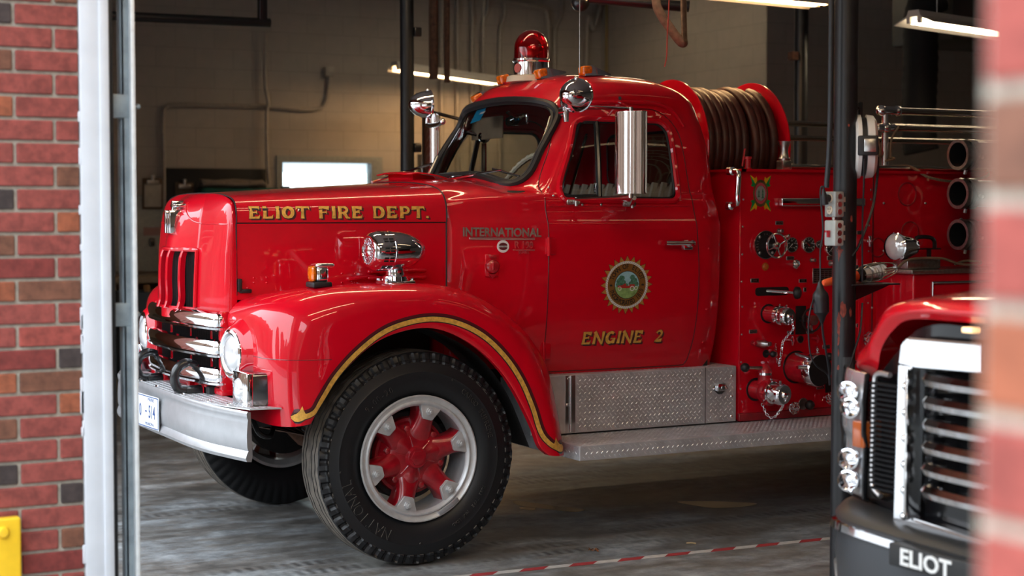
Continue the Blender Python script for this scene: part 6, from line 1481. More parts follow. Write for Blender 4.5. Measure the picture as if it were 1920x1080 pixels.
# near pier, close to the camera
m = M(); m.box(XF0 + .012, XF1, -7.6, -5.961, 0, ZC_)
ro = []; zoff = PX(1865, 178, XF0).z; Hn = .0677
n0 = int(zoff / Hn) + 2
seq = 'rbrbrrrbrb'
for i in range(-26, 30):
    z = zoff - (i + 1) * Hn + .004
    if z < .0: continue
    top = seq[i % len(seq)]
    L0 = -5.961; c = {-1: 'l', 0: 'b', 1: 'l', 2: 'o', 3: 'l', 4: 'l'}.get(i, rnd.choice('rlbo'))
    w = .2032 if i % 2 else .10
    bs = [(L0 - w, L0, c)] + [(L0 - w - .2032 * (k + 1), L0 - w - .2032 * k, rnd.choice('rrrbo')) for k in range(4)]
    ro.append((z, bs))
brick_face(m, (XF0 + .012, 0, 0), (0, 1, 0), (-1, 0, 0), ro, 1, Hn)
struct(m.obj('wall_right', [MORT] + [BK[k] for k in BKEY], smooth=False, weld=False))
# rest of the front wall: lintel, pier beyond the engine bay and a closed bay
m = M(); m.box(XF0 + .02, XF1, -7.6, 10.4, 3.15, ZC_); m.box(XF0 + .02, XF1, 3.3, 10.4, 0, 3.6); m.box(XF0 + .02, XF1, -9.2, -7.6, 0, ZC_)
struct(m.obj('wall_front', BKY, smooth=False))
# white door post, rubber seal and galvanised track at the pier
pw0, pw1 = jx(151), jx(201)
WPT = mat('white_trim_paint', (.60, .62, .66), .45, noise=.05, nscale=12)
m = M(); m.box(pw0, pw1, YJ - .012, YJ + .30, 0, 3.6, .004); m.box(pw1 - .022, pw1 + .006, YJ - .018, YJ + .1, 0, 3.6, .003); struct(m.obj('trim_1', WPT))
m = M(); rnd = random.Random(2)
for k in range(22):
    z = .2 + rnd.random() * 2.3; w = .003 + rnd.random() * .006; m.box(pw0 - w, pw0 + .002, YJ - .010, YJ - .004, z, z + .02 + rnd.random() * .05, .002, 1)
struct(m.obj('trim_2', WPT))
tx0 = PY(232, 390, YJ + .04).x; tx1 = PY(256, 390, YJ + .02).x
m = M(); m.box(tx0, tx1 - .012, YJ + .04, YJ + .046, 0, 3.7); m.box(tx0, tx0 + .004, YJ + .04, YJ + .10, 0, 3.7)
trk = tag(m.obj('door_track', GALV), 'vertical galvanised steel overhead-door track just inside the white door post', 'door track')
m = M(); m.box(tx1 - .014, tx1, YJ + .015, YJ + .046, 0, 3.7, .004); m.obj('track_flange', mat('zinc_daylight_tint', (.78, .80, .80), .4, metal=.2, noise=.1), trk)  # paler than the track: daylight on the flange painted into its colour
for py in (199, 590):
    m = M(); q = PY(219, py, YJ + .05); m.box(q.x - .02, q.x + .045, q.y - .012, q.y + .01, q.z - .035, q.z + .035, .003); m.lathe((q.x + .06, q.y - .012, q.z), (0, -1, 0), [(0, .008), (.006, .006), (.006, 0)], 10); m.obj('track_bracket', GALV, trk)
m = M(); m.box(pw1 + .006, pw1 + .022, YJ + .0, YJ + .06, 0, 3.6, .003); m.obj('rubber_seal', BLK, trk)
# yellow guard plate at the foot of the pier
q0, q1 = PY(38, 968, YJ - .03), PY(-60, 1100, YJ - .03)
YEL = mat('yellow_paint', (.78, .48, .02), .4, coat=.3, noise=.06)
m = M(); m.box(XF0 + .02, q0.x, YJ - .045, YJ - .008, .05, q0.z, .008, 3); m.lathe(PY(6, 998, YJ - .045), (0, -1, 0), [(0, .017), (.004, .017), (.012, .013), (.014, 0)], 20); tag(m.obj('guard_plate', YEL), 'bright yellow steel guard plate bolted low on the red brick pier', 'guard plate')
# ---------------------------------------------------------------- steel columns
def column(px, Y, r, label, mt_=BLKP):
    q = PY(px, 390, Y); m_ = M(); m_.cyl((q.x, q.y, .012), (q.x, q.y, ZC_), r, n=32); m_.box(q.x - .12, q.x + .12, q.y - .12, q.y + .12, 0, .014, .002); m_.box(q.x - .12, q.x + .12, q.y - .12, q.y + .12, ZC_ - .015, ZC_ - .001, .002)
    return tag(m_.obj('steel_column', mt_), label, 'column', 'round steel columns of the hall'), q
COLM = mat('black_column_paint', (.009, .010, .012), .38, coat=.1, coat_r=.3, noise=.35, nscale=14)
PRM = mat('red_primer', (.20, .035, .022), .7, noise=.4, nscale=60)
cn, qc = column(1584, -1.75, .0445, 'black round steel column in front of the pump panel, scuffed to red primer, electrical boxes on it', COLM)
cfr, _ = column(764, 3.3, .046, 'black round steel column rising behind the hood left of the windshield', COLM)
cbk, _ = column(1500, 2.9, .050, 'dark round steel column far back, rising behind the hose reel', COLM)
m = M()
for py in (60, 277): q = PY(781, py, 3.27); m.box(q.x - .02, q.x + .03, q.y - .02, q.y + .02, q.z - .03, q.z + .03, .006)
m.obj('column_clip', BLKP, cfr)
q = PY(1487, 105, 2.86); m = M(); m.box(q.x - .03, q.x + .03, q.y - .03, q.y + .03, q.z - .03, q.z + .03, .006); m.obj('column_clip', RUST, cbk)
# primer scars (irregular patches wrapped on the column)
def scars(m_, pts, rnd):
    for (px, py, rw, rh) in pts:
        q = PY(px, py, qc.y - .03); dx = max(-.9, min(.9, (q.x - qc.x) / .045)); a0 = math.asin(dx)
        n = 14; ring = []
        for k in range(n):
            t = 2 * PI * k / n; s = .7 + .5 * rnd.random(); a = a0 + rw * s * math.cos(t); z = q.z + rh * s * math.sin(t); ring.append(m_.v((qc.x + .0450 * math.sin(a), qc.y - .0450 * math.cos(a), z)))
        m_.f(ring)
rnd = random.Random(4); m = M(); scars(m, [(1575, 420, .22, .10), (1572, 460, .14, .06), (1580, 580, .30, .028), (1574, 600, .18, .03), (1567, 618, .12, .03), (1592, 410, .10, .015), (1570, 640, .10, .02), (1575, 662, .08, .016), (1590, 586, .12, .02), (1588, 235, .08, .006), (1567, 690, .10, .01), (1590, 790, .06, .004), (1576, 470, .3, .012)], rnd); m.obj('primer_scar', PRM, cn, smooth=False, weld=False)
m = M(); q = PY(1569, 715, qc.y - .04); 
for k in range(5): a0, a1 = -.75 + k * .2, -.75 + (k + 1) * .2; m.f([m.v((qc.x + .0458 * math.sin(a), qc.y - .0458 * math.cos(a), z)) for a, z in ((a0, q.z - .085), (a1, q.z - .085), (a1, q.z + .09), (a0, q.z + .09))])
m.obj('tape_wrap', mat('grey_tape', (.05, .055, .06), .55), cn, weld=False)
m = M(); q = PY(1611, 206, qc.y); m.box(q.x - .005, q.x + .01, q.y - .01, q.y + .01, q.z - .035, q.z + .03, .004); m.box(qc.x, q.x, q.y - .008, q.y + .008, q.z + .0, q.z + .012); m.obj('column_clip', BLKP, cn)
# bracket shelf on the column
q = PY(1600, 535, qc.y); m = M(); e = PY(1672, 536, qc.y)
m.prism([(qc.x + .03, qc.y - .003, q.z), (e.x, qc.y - .003, q.z + .003), (e.x - .04, qc.y - .003, q.z - .012), (qc.x + .03, qc.y - .003, PY(1600, 567, qc.y).z)], (0, .006, 0)); m.box(qc.x + .0, e.x, qc.y - .05, qc.y + .13, q.z, q.z + .006, .002); sh = tag(m.obj('bracket_shelf', BLKP), 'small black triangular bracket shelf sticking out from the near column', 'shelf')
# conduit, outlet box and switch box
cxd = PY(1557, 200, qc.y - .03)
m = M(); m.tube(cr([(cxd.x, cxd.y, ZC_ - .02), (cxd.x, cxd.y, 2.4), (cxd.x - .002, cxd.y, 1.9), PY(1549.5, 352, cxd.y)], 6), .0105, 10); tag(m.obj('conduit', mat('dark_conduit', (.03, .034, .04), .4, metal=.3)), 'thin dark conduit running down the near column to the outlet box', 'conduit')
yb = qc.y - .06; xa = qc.x - .094; ye = yb + .065; xe = xa + .042
def ebox(py0, py1, mt_, name, label, cat):
    z1, z0 = PX(1558, py0, xa).z, PX(1558, py1, xa).z
    m_ = M(); m_.box(xa, xe, yb, ye, z0, z1, .005, 2); m_.box(xe - .002, qc.x - .03, yb + .02, yb + .045, z0 + .02, z0 + .04); m_.box(xe - .002, qc.x - .03, yb + .02, yb + .045, z1 - .04, z1 - .02); o = tag(m_.obj(name, mt_), label, cat)
    for t in (.2, .5, .8):
        m_ = M(); m_.lathe((xa + .021, yb - .0002, z0 + (z1 - z0) * t), (0, -1, 0), [(0, .011), (.0012, .0105), (.0012, 0)], 18); m_.obj('knockout', NIK, o)
    return o, z0, z1
ob, z0, z1 = ebox(359, 407, GRYP, 'outlet_box', 'grey metal outlet box on the near column, upper of two, black plug in it', 'outlet box')
yc_ = (yb + ye) / 2
for t in (.27, .73):
    m = M(); m.lathe((xa, yc_, z0 + (z1 - z0) * t), (-1, 0, 0), [(.0, .0165), (.003, .0155), (.003, 0)], 20); m.obj('receptacle', CRM, ob)
m = M(); c = V((xa - .0035, yc_, z0 + (z1 - z0) * .27))
for s_ in (-1, 1): m.box(c.x - .0006, c.x, c.y + s_ * .006 - .0012, c.y + s_ * .006 + .0012, c.z, c.z + .009)
m.lathe(c + V((0, 0, -.006)), (-1, 0, 0), [(0, .0024), (.0006, 0)], 8); put_text(m, 'LN 21', .013, V((xa - .0008, yc_, z0 + .007)), (0, -1, 0), (0, 0, 1)); m.obj('receptacle_slots', BLK, ob, smooth=False, weld=False)
sb, y0_, y1_ = ebox(413, 461, mat('pale_grey_enamel', (.42, .46, .45), .4, noise=.08), 'switch_box', 'pale grey metal switch box on the near column, lower of two, with a red toggle', 'switch box')
m = M(); c = V((xa, yc_, (y0_ + y1_) / 2)); m.box(c.x - .012, c.x, c.y - .005, c.y + .005, c.z - .016, c.z + .010, .002); m.box(c.x - .016, c.x - .008, c.y - .003, c.y + .011, c.z + .002, c.z + .010, .002); m.obj('toggle', REDB, sb)
m = M(); m.cyl((xa + .02, yb + .03, y1_ - .004), (xa + .02, yb + .03, z0 + .004), .009); m.obj('box_nipple', NIK, sb)
# plug and cords
m = M(); c = PX(1547, 372, xa - .022); yb = c.y; m.lathe(c + V((.019, .0, 0)), (-1, 0, .1), [(0, .014), (.012, .015), (.02, .012)], 14); m.lathe(c + V((-.004, -.002, -.004)), (-.15, 0, 1), [(-.02, .013), (.01, .014), (.025, .008), (.04, .005), (.041, 0)], 12)
pc = [c + V((-.006, -.002, .03)), c + V((-.012, 0, .045)), c + V((-.015, .01, .02)), PY(1543, 430, yb + .0), PY(1538, 470, yb + .01), PY(1538, 520, yb), PY(1537, 532, yb)]
m.tube(cr(pc, 6), .0035, 6)
g0 = PY(1537, 532, yb)
m.lathe(PY(1537, 528, yb), PY(1541, 600, yb) - PY(1537, 528, yb), [(0, .006), (.015, .011), (.03, .016), (.045, .028), (.06, .031), (.115, .030), (.13, .017), (.15, .009), (.16, .004)], 16)
m.tube(cr([PY(1541, 596, yb), PY(1543, 625, yb), PY(1549, 660, yb), PY(1554, 690, yb + .01), PY(1556, 722, yb + .02)], 6), .0045, 6)
m.tube(cr([PY(1531, 545, yb + .01), PY(1521, 575, yb), PY(1516, 610, yb), PY(1519, 660, yb), PY(1530, 685, yb), PY(1550, 700, yb + .02), PY(1556, 715, yb + .02)], 6), .0032, 6)
tag(m.obj('power_cord', CORD), 'black power cord with inline adapter hanging from the outlet box past the pump panel', 'cord')
m = M(); c0 = PY(1529, 570, yb - .02); m.tube([c0 + V((.012 * math.cos(t), 0, .022 * math.sin(t))) for t in [k * PI / 5 for k in range(10)]], .003, 6, True); 
# orange caged work light lying on the shelf
a, b = PY(1543, 531, qc.y + .075), PY(1612, 516, qc.y + .075); d = (b - a).normalized()
m = M(); m.lathe(a, d, [(0, .008), (.006, .013), (.05, .016), (.07, .019), (.13, .016), (.15, .021), (.165, .021), (.17, .015)], 18); wl = tag(m.obj('work_light', ORG), 'caged work light with orange handle and white spiral bulb lying by the near column', 'work light')
L_ = (PY(1677, 503, qc.y + .075) - a).length
m = M(); s0 = (PY(1606, 517, qc.y + .075) - a).length; m.lathe(a, d, [(s0, .021), (s0 + .012, .026), (s0 + .03, .024), (s0 + .033, .012)], 18); m.obj('lamp_socket', BLK, wl)
m = M(); m.lathe(a, d, [(s0 + .028, .018), (s0 + .05, .023), (s0 + .06, .021)], 18); u, w_ = frame(d); pts = []
for k in range(5 * 16): t = k / 16; pts.append(a + d * (s0 + .062 + t * .0145) + (u * math.cos(2 * PI * t) + w_ * math.sin(2 * PI * t)) * .019)
m.tube(pts, .0058, 8); m.obj('spiral_bulb', mat('white_glass', (.8, .8, .78), .3, coat=.5), wl)
m = M(); s1 = L_ + .01
for k in range(6):
    an = k * PI / 3; e = u * math.cos(an) + w_ * math.sin(an); m.tube(cr([a + d * (s0 + .02) + e * .026, a + d * (s0 + .05) + e * .036, a + d * (s0 + .12) + e * .036, a + d * (s1 - .01) + e * .02, a + d * s1], 5), .0022, 6)
for t in (.05, .10): m.tube([a + d * (s0 + t) + (u * math.cos(k * PI / 8) + w_ * math.sin(k * PI / 8)) * .036 for k in range(16)], .0022, 6, True)
m.obj('wire_cage', NIK, wl)
m = M(); pts = []
for k in range(13): an = PI * .55 + PI * .9 * k / 12; pts.append(u * math.cos(an) + w_ * math.sin(an))
A = [[m.v(a + d * (s0 + t) + e * (.034 if t < .15 else .015)) for e in pts] for t in (.03, .09, .13, .16)]
for x, y in zip(A, A[1:]): m.bridge(x, y, False)
m.obj('reflector', NIK, wl)
# cord reel on the column
c = PY(1616, 275, qc.y + .0); rdx = V((.82, -.57, 0)).normalized(); ry_ = V((.57, .82, 0)).normalized()
m = M(); m.lathe(c, rdx, [(-.03, .02), (-.03, .112), (-.022, .122), (-.008, .122), (-.006, .105), (.012, .105), (.014, .122), (.04, .118), (.052, .10), (.055, .03), (.055, 0)], 48); cr_ = tag(m.obj('cord_reel', WHT), 'white and black cord reel hanging on the right side of the near column', 'cord reel')
m = M(); m.lathe(c, rdx, [(-.006, .112), (.014, .112)], 40, False, False); m.obox(c + rdx * .012 - ry_ * .118, rdx, ry_, (0, 0, 1), .075, .03, .075, .006); m.obj('reel_band', BLK, cr_)
m = M(); m.obox(c + rdx * .018 - ry_ * .135, rdx, ry_, (0, 0, 1), .045, .006, .05, .004); m.obj('reel_plate', NIK, cr_)
m = M(); m.tube([(qc.x + .04, qc.y, c.z + .0), (c.x - .02, qc.y, c.z)], .014, 8); m.obj('reel_bracket', BLKP, cr_)
m = M(); m.tube(cr([c - ry_ * .11 - V((0, 0, .05)), c - ry_ * .10 - V((0, 0, .14)), PY(1617, 420, qc.y - .08), PY(1617, 500, qc.y - .07), PY(1617, 527, qc.y - .07)], 6), .0035, 6); m.tube(cr([c + rdx * .06 - V((0, 0, .04)), PY(1645, 330, qc.y - .02), PY(1636, 390, qc.y - .03), PY(1613, 455, qc.y - .04), PY(1598, 480, qc.y - .045)], 6), .005, 6)
m.tube(cr([PY(1617, 568, qc.y - .02), PY(1613, 620, qc.y - .04), PY(1601, 660, qc.y - .045), PY(1592, 690, qc.y - .045)], 5), .004, 6); tag(m.obj('reel_cord', CORD), 'thin black cord dropping from the cord reel beside the near column', 'cord')
# hand lantern on the compartment top
q = PY(1692, 495, .02); q.z = 1.2935
m = M(); m.box(q.x + .0, q.x + .23, -.02, .10, 1.293, 1.345, .008, 2); ln = tag(m.obj('hand_lantern', NIK), 'silver hand lantern with round lens standing on the compartment below the suction hoses', 'lantern')
c = V((q.x - .01, .04, 1.412))
m = M(); m.lathe(c, (-1, -.15, 0), [(-.12, .03), (-.11, .05), (-.05, .066), (0, .072), (.02, .076), (.03, .076), (.034, .07)], 36, True, False); m.obj('lantern_head', CHR, ln)
m = M(); m.lathe(c, (-1, -.15, 0), [(.026, .07), (.045, .05), (.052, .02), (.053, 0)], 30, False); m.obj('lantern_lens', HLG, ln)
m = M(); m.box(q.x + .03, q.x + .25, .0, .08, 1.395, 1.402, .002); m.tube(cr([(q.x + .10, .04, 1.40), (q.x + .11, .04, 1.455), (q.x + .20, .04, 1.46), (q.x + .235, .04, 1.44), (q.x + .24, .04, 1.40)], 6), .011, 8); m.tube([(q.x + .04, .04, 1.34), (q.x + .04, .04, 1.40)], .012, 8); m.tube([(q.x + .2, .04, 1.34), (q.x + .2, .04, 1.40)], .012, 8); m.obj('lantern_handle', BLKP, ln)
m = M(); m.tube(cr([(q.x - .08, -.03, 1.30), (q.x + .0, -.035, 1.345), (q.x + .2, -.045, 1.35), (q.x + .33, -.05, 1.318), (q.x + .46, -.05, 1.312), (q.x + .50, -.03, 1.325), (q.x + .42, -.0, 1.33), (q.x + .33, -.02, 1.315)], 8), .007, 6); m.obj('lantern_cord', CANV, ln)
# ---------------------------------------------------------------- fluorescent fixtures
TUBE = mat('fluorescent_tube', (1, .95, .8), .5, emit=(1, .60, .28), es=30)
TUBEF = mat('fluorescent_tube_front', (1, .95, .8), .5, emit=(1, .74, .46), es=34)
TUBEC = mat('fluorescent_tube_cool', (1, .95, .8), .5, emit=(1, .80, .54), es=20)
TUBEN = mat('fluorescent_tube_dim', (1, .95, .8), .5, emit=(1, .72, .42), es=2.5)
FIX = mat('fixture_white', (.55, .53, .49), .5)
def fixture(p0, p1, label, w=.15, tm=None):
    p0, p1 = V(p0), V(p1); d = (p1 - p0).normalized(); s = d.cross(V((0, 0, 1))).normalized(); u = s.cross(d)
    r = thing('fluorescent_light', label, 'ceiling light', (p0 + p1) / 2, 'hanging shop lights with warm tubes')
    L = (p1 - p0).length; c = (p0 + p1) / 2
    m_ = M(); m_.prism([p0 - s * w + u * .0, p0 - s * .05 + u * .05, p0 + s * .05 + u * .05, p0 + s * w + u * .0, p0 + s * w + u * .006, p0 + s * .06 + u * .056, p0 + s * .045 + u * .095, p0 - s * .045 + u * .095, p0 - s * .06 + u * .056, p0 - s * w + u * .006], d * L); m_.obj('reflector', FIX, r, smooth=False)
    for k in (-1, 1):
        m_ = M(); m_.cyl(p0 + d * .04 + s * k * .045 + u * .022, p1 - d * .04 + s * k * .045 + u * .022, .017, n=12); m_.obj('tube', tm or TUBE, r)
        m_ = M(); 
        for e in (p0, p1 - d * .03): m_.obox(e + d * .015 + s * k * .045 + u * .028, d, s, u, .03, .03, .045, .004)
        m_.obj('lamp_holder', FIX, r)
    m_ = M()
    for t in (.15, .85): q = p0.lerp(p1, t) + u * .095; m_.tube([q, V((q.x, q.y, ZC_ - .001))], .004, 5)
    m_.obj('hanging_chain', NIK, r)
    return r
fixture(PD(738, 133, 16.9), PD(934, 160, 18.0), 'lit warm fluorescent shop light left of the beacon, far across the hall', .10)
fixture(PD(1150, -24, 9.4), PD(1545, 14, 10.4), 'lit warm fluorescent shop light cut by the top edge above the hose reel', .13)
fixture(PD(1712, 45, 11.4), PD(1985, 84, 12.4), 'lit warm fluorescent shop light at the upper right beside the near brick pier', .17, TUBEC)
# fixtures that stand out of the frame; all but the last show as streaks in the paint
for (x0, x1, y, z) in ((-1.75, .45, -2.6, 3.75), (2.2, 4.6, -2.6, 3.75), (-1.75, .45, -5.2, 3.75), (2.2, 4.6, -5.2, 3.75), (-1.0, 1.4, 1.0, 3.9), (4.0, 6.2, 7.4, 4.0)):  # last one is an added, unseen light that brightens the side room wall
    fixture((x0, y, z), (x1, y, z), 'lit warm fluorescent shop light out of view, one added for brightness, others streaking the paint', .15, TUBEC if y > 4 else TUBEF if x0 < 0 else TUBEN)
# ---------------------------------------------------------------- things along the far wall
def wy(px, py, off=.0): return PY(px, py, YW - off)
PIPE = mat('painted_conduit', (.40, .37, .33), .5, metal=.2, noise=.1)
def pipe(pts, r, label, mt_=PIPE, name='conduit', off=.03, cat='conduit', grp=None):
    m_ = M(); P = [wy(x, y, off) for x, y in pts]; m_.tube(cr(P, 6) if len(P) > 2 else P, r, 8); return tag(m_.obj(name, mt_), label, cat, grp)
pipe([(308, 420), (307, 300), (306, 225), (312, 200), (340, 196.5), (420, 198), (500, 200), (570, 206), (600, 203), (612, 190), (617, 160), (617, 135)], .022, 'grey conduit on the far wall running level with a bend at both ends')
m = M(); q = wy(617, 133, .05); m.box(q.x - .05, q.x + .05, q.y - .02, q.y + .05, q.z - .06, q.z + .04, .006); tag(m.obj('junction_box', PIPE), 'small grey junction box on the far wall where the bent conduit ends', 'junction box')
pipe([(498, 60), (497, 120), (498, 165), (503, 195), (500, 215), (501, 300), (505, 345)], .020, 'thin conduit dropping straight down the far wall between the black board and the window', off=.085)
CG = 'thin vertical conduits on the far wall'
names = ['leftmost', 'second', 'third', 'fourth', 'fifth', 'sixth']
for i, (pts) in enumerate([[(828, -20), (828, 200)], [(858, -20), (858, 160)], [(885, -20), (885, 150)], [(916, -20), (914, 20), (906, 50), (905, 160)], [(945, -20), (946, 30), (938, 60), (937, 160)], [(930, -2), (990, 8), (1015, 16), (1027, 35), (1028, 160)]]):
    pipe(pts + [(pts[-1][0], 560)], .030 if i < 3 else .026, '%s of the six pale upright conduits on the far wall behind the beacon' % names[i], grp=CG, off=.03 if i < 5 else .10)
pipe([(1040, 560), (1040, 160), (1041, 60), (1052, 30), (1056, -20)], .024, 'pale conduit with a kink just right of the red beacon dome')
pipe([(1098, 560), (1100, 70), (1112, 55), (1124, 20), (1126, -20)], .03, 'slanting pale conduit in the corner of the far wall, right of the thin wire', off=.07)
m = M(); q = PX(1137, 160, xr - .02); m.tube([V((q.x, q.y, .2)), V((q.x, q.y, ZC_ - .02))], .02, 8); tag(m.obj('gas_pipe', mat('yellowed_pipe', (.30, .22, .10), .6)), 'yellowed upright pipe in the room corner right of the beacon', 'pipe')
# black peg board fixed to the wall, with the things hanging on it
q0, q1 = wy(312, 315, .03), wy(500, 420, .03)
m = M(); m.box(q0.x, q1.x, YW - .03, YW - .005, 1.15, q0.z, .006); tag(m.obj('peg_board', mat('black_board', (.010, .010, .011), .6)), 'large black wall board above the hood, left of the window', 'board')
def clip(px0, py0, px1, py1, label, board, paper, o_=0):
    a, b = wy(px0, py0, .04), wy(px1, py1, .04); m_ = M(); m_.box(a.x, b.x, YW - .052 - o_, YW - .044 - o_, b.z, a.z, .006); o = tag(m_.obj('clipboard', board), label, 'clipboard')
    m_ = M(); m_.box(a.x + .015, b.x - .02, YW - .06 - o_, YW - .052 - o_, b.z + .02, a.z - .06, .003, 1); m_.obj('paper', paper, o)
    m_ = M(); m_.box((a.x + b.x) / 2 - .06, (a.x + b.x) / 2 + .06, YW - .07 - o_, YW - .052 - o_, a.z - .06, a.z - .02, .004); m_.cyl(((a.x + b.x) / 2, YW - .056 - o_, a.z - .02), ((a.x + b.x) / 2, YW - .056 - o_, a.z + .03), .02); m_.obj('clip', NIK, o)
PAPER = mat('old_paper', (.40, .38, .34), .9, noise=.15, nscale=12)
clip(264, 334, 303, 392, 'brown clipboard with white papers hanging on the far wall right beside the door track', mat('hardboard', (.10, .055, .03), .6), PAPER, .045)
clip(328, 342, 363, 400, 'dim brown clipboard hanging on the black board above the nose of the engine', mat('hardboard_dark', (.12, .075, .05), .6), mat('brown_paper', (.12, .085, .06), .9, noise=.2))
m = M(); q = wy(372, 352, .12); e = wy(520, 362, .12); m.box(q.x, e.x, YW - .25, YW - .06, wy(280, 517, .3).z + .001, q.z, .03, 3); tag(m.obj('green_case', mat('teal_cloth', (.01, .10, .085), .7, noise=.3, nscale=12)), 'dark teal green case on the bench in front of the black board', 'case')
m = M(); q = wy(372, 352, .12)
rows = []
for k in range(9):
    t = k / 8; x = q.x + t * (wy(492, 346, .16).x - q.x); rows.append([V((x, YW - .27 + .20 * j / 4, q.z + .03 + .02 * math.sin(t * 5 + j) ** 2 + (.045 * math.sin(PI * j / 4)))) for j in range(5)])
m.surf(rows, 4, 4); bt_ = m.obj('folded_cloth', mat('grey_cloth', (.22, .19, .17), .95, noise=.2)); sm_ = bt_.modifiers.new('thick', 'SOLIDIFY'); sm_.thickness = .03; tag(bt_, 'crumpled grey cloth lying on the teal case', 'cloth')
m = M(); q = wy(540, 356, .1); m.box(q.x - .06, q.x + .02, YW - .12, YW - .04, 1.7, q.z + .04, .01); m.tube(cr([(q.x + .02, YW - .08, q.z + .0), (q.x + .12, YW - .08, q.z + .02), (q.x + .16, YW - .08, q.z + .0), (q.x + .08, YW - .08, q.z - .06), (q.x + .01, YW - .08, q.z - .04)], 5), .012, 6); m.box(q.x - .05, q.x + .01, YW - .11, YW - .05, 1.5, 1.72, .01); tag(m.obj('clamp', BLKP), 'small black clamp silhouetted against the lower left corner of the window', 'clamp')
m = M(); q0, q1 = wy(264, 365, .06), wy(307, 509, .06); m.box(q0.x - .3, q1.x, YW - .08, YW - .005, q1.z, q0.z, .012, 2); pb = tag(m.obj('electrical_panel', GRYP), 'dark grey electrical panel on the far wall below the papered clipboard', 'electrical panel')
m = M(); q = wy(286, 434, .085); m.box(q.x - .09, q.x + .09, YW - .083, YW - .08, q.z - .04, q.z + .04, .001, 1); m.obj('panel_label', mat('faded_label', (.34, .20, .19), .7), pb)
m = M(); q = wy(285, 452, .085); m.box(q.x - .025, q.x + .025, YW - .11, YW - .08, q.z - .05, q.z + .03, .006); m.obj('panel_latch', BLKP, pb)
m = M(); q = wy(280, 517, .3); m.box(q.x - .6, q.x + 2.5, YW - .62, YW - .02, q.z - .06, q.z, .006)
for x in (q.x - .5, q.x + 1.2, q.x + 2.35): m.box(x, x + .09, YW - .6, YW - .51, 0, q.z - .06, .004)
m.box(q.x - .6, q.x + 2.5, YW - .05, YW - .02, .1, q.z - .06); tag(m.obj('work_bench', mat('bench_wood', (.30, .24, .17), .7, noise=.25, nscale=9)), 'long wooden work bench standing along the far wall behind the engine nose', 'bench')
m = M(); q = wy(282, 560, .8); m.box(q.x - .35, q.x + .6, YW - 1.1, YW - .66, 0, .03); m.box(q.x - .35, q.x + .6, YW - 1.1, YW - 1.08, 0, .82, .006); m.box(q.x - .35, q.x + .6, YW - .68, YW - .66, 0, .82, .006); m.box(q.x - .35, q.x - .33, YW - 1.1, YW - .66, 0, .82, .006); m.box(q.x + .58, q.x + .6, YW - 1.1, YW - .66, 0, .82, .006); tag(m.obj('blue_bin', mat('blue_plastic', (.025, .055, .085), .5)), 'dark blue bin on the floor in front of the bench, beside the door track', 'bin')
m = M(); q = wy(276, 555, .9); h_ = PY(272, 536, YW - 1).z; m.tube([(q.x + .05, YW - .88, h_ - .5), (q.x + .0, YW - .88, h_)], .03, 8); tag(m.obj('tool_handle', mat('ash_wood', (.40, .22, .09), .6)), 'wooden tool handle sticking up out of the blue bin', 'tool')
m = M(); q0, q1 = PY(788, 290, 9.6), PY(812, 360, 9.6); m.cyl((q0.x + .06, 9.5, 0), (q0.x + .06, 9.5, q0.z), .13, n=20); tag(m.obj('gas_cylinder', mat('grey_cylinder', (.14, .135, .13), .5)), 'dark grey upright tank behind the windshield, right of the black column', 'tank')
# black overhead rail at the upper left, brown hangers, hose loop, pull cord and thin wire
a, b = PY(200, 29, 5.2), PY(506, 43, 5.2)
m = M(); m.tube([a, b], .035, 10); tag(m.obj('overhead_rail', BLKP), 'black level overhead pipe crossing the dim wall at the upper left', 'rail')
c = PY(492, 40, 5.2); m = M(); m.box(c.x - .03, c.x + .03, 5.17, 5.23, c.z, ZC_ - .001, .004); m.box(c.x + .02, c.x + .09, 5.16, 5.24, c.z + .2, c.z + .34, .01); tag(m.obj('rail_hanger', BLKP), 'black hanger dropping from the ceiling to the end of the overhead pipe', 'hanger')
for (x, y1, r, lb) in ((813, 148, .052, 'thick brown canvas hose hanging in front of the far lit tube, the left of two'), (838, 155, .034, 'thinner rust-brown strap hanging in front of the far lit tube, the right of two')):
    p = PD(x, y1, 12.2); m = M(); m.tube([p, p + V((0, 0, .4)), V((p.x, p.y, ZC_ - .001))], [r * .95, r, r], 10, flat=.6); tag(m.obj('hanging_hose', mat('rust_canvas_%d' % x, (.085, .04, .022), .9, noise=.4)), lb, 'hose')
m = M(); D_ = 9.0; pts = [PD(x, y, D_) for x, y in ((1228, -60), (1230, 0), (1238, 25), (1258, 55), (1276, 78), (1284, 80), (1283, 70), (1282, 20), (1280, -60))]
m.tube(cr(pts, 6), .038, 10, flat=.4); tag(m.obj('exhaust_hose_loop', CANV), 'brown flattened hose hanging in a pointed loop under the ceiling above the cab', 'hose')
m = M(); pts = [PD(x, y, 8.4) for x, y in ((1256, -60), (1254, 20), (1251, 70), (1250, 105), (1246, 125))]; m.tube(cr(pts, 6), .0035, 6); tag(m.obj('pull_cord', mat('red_cord', (.45, .05, .035), .6)), 'thin red pull cord dangling beside the brown hose loop', 'cord')
m = M(); p = PD(1087, 152, 8.3); m.tube([V((p.x, p.y, 2.29)), V((p.x, p.y, ZC_ - .001))], .0028, 5); tag(m.obj('thin_wire', NIK), 'thin straight wire hanging down to the cab roof, right of the beacon', 'wire')
a, b = PD(1075, -8, 9.5), PD(1292, 12, 9.5); m = M(); m.tube([a, b], .035, 10); q = PD(1088, 4, 9.5); m.sphere(q, .055, 10, 8); tag(m.obj('ceiling_pipe', BLKP), 'black pipe just under the top edge of the picture, above the cab', 'pipe')
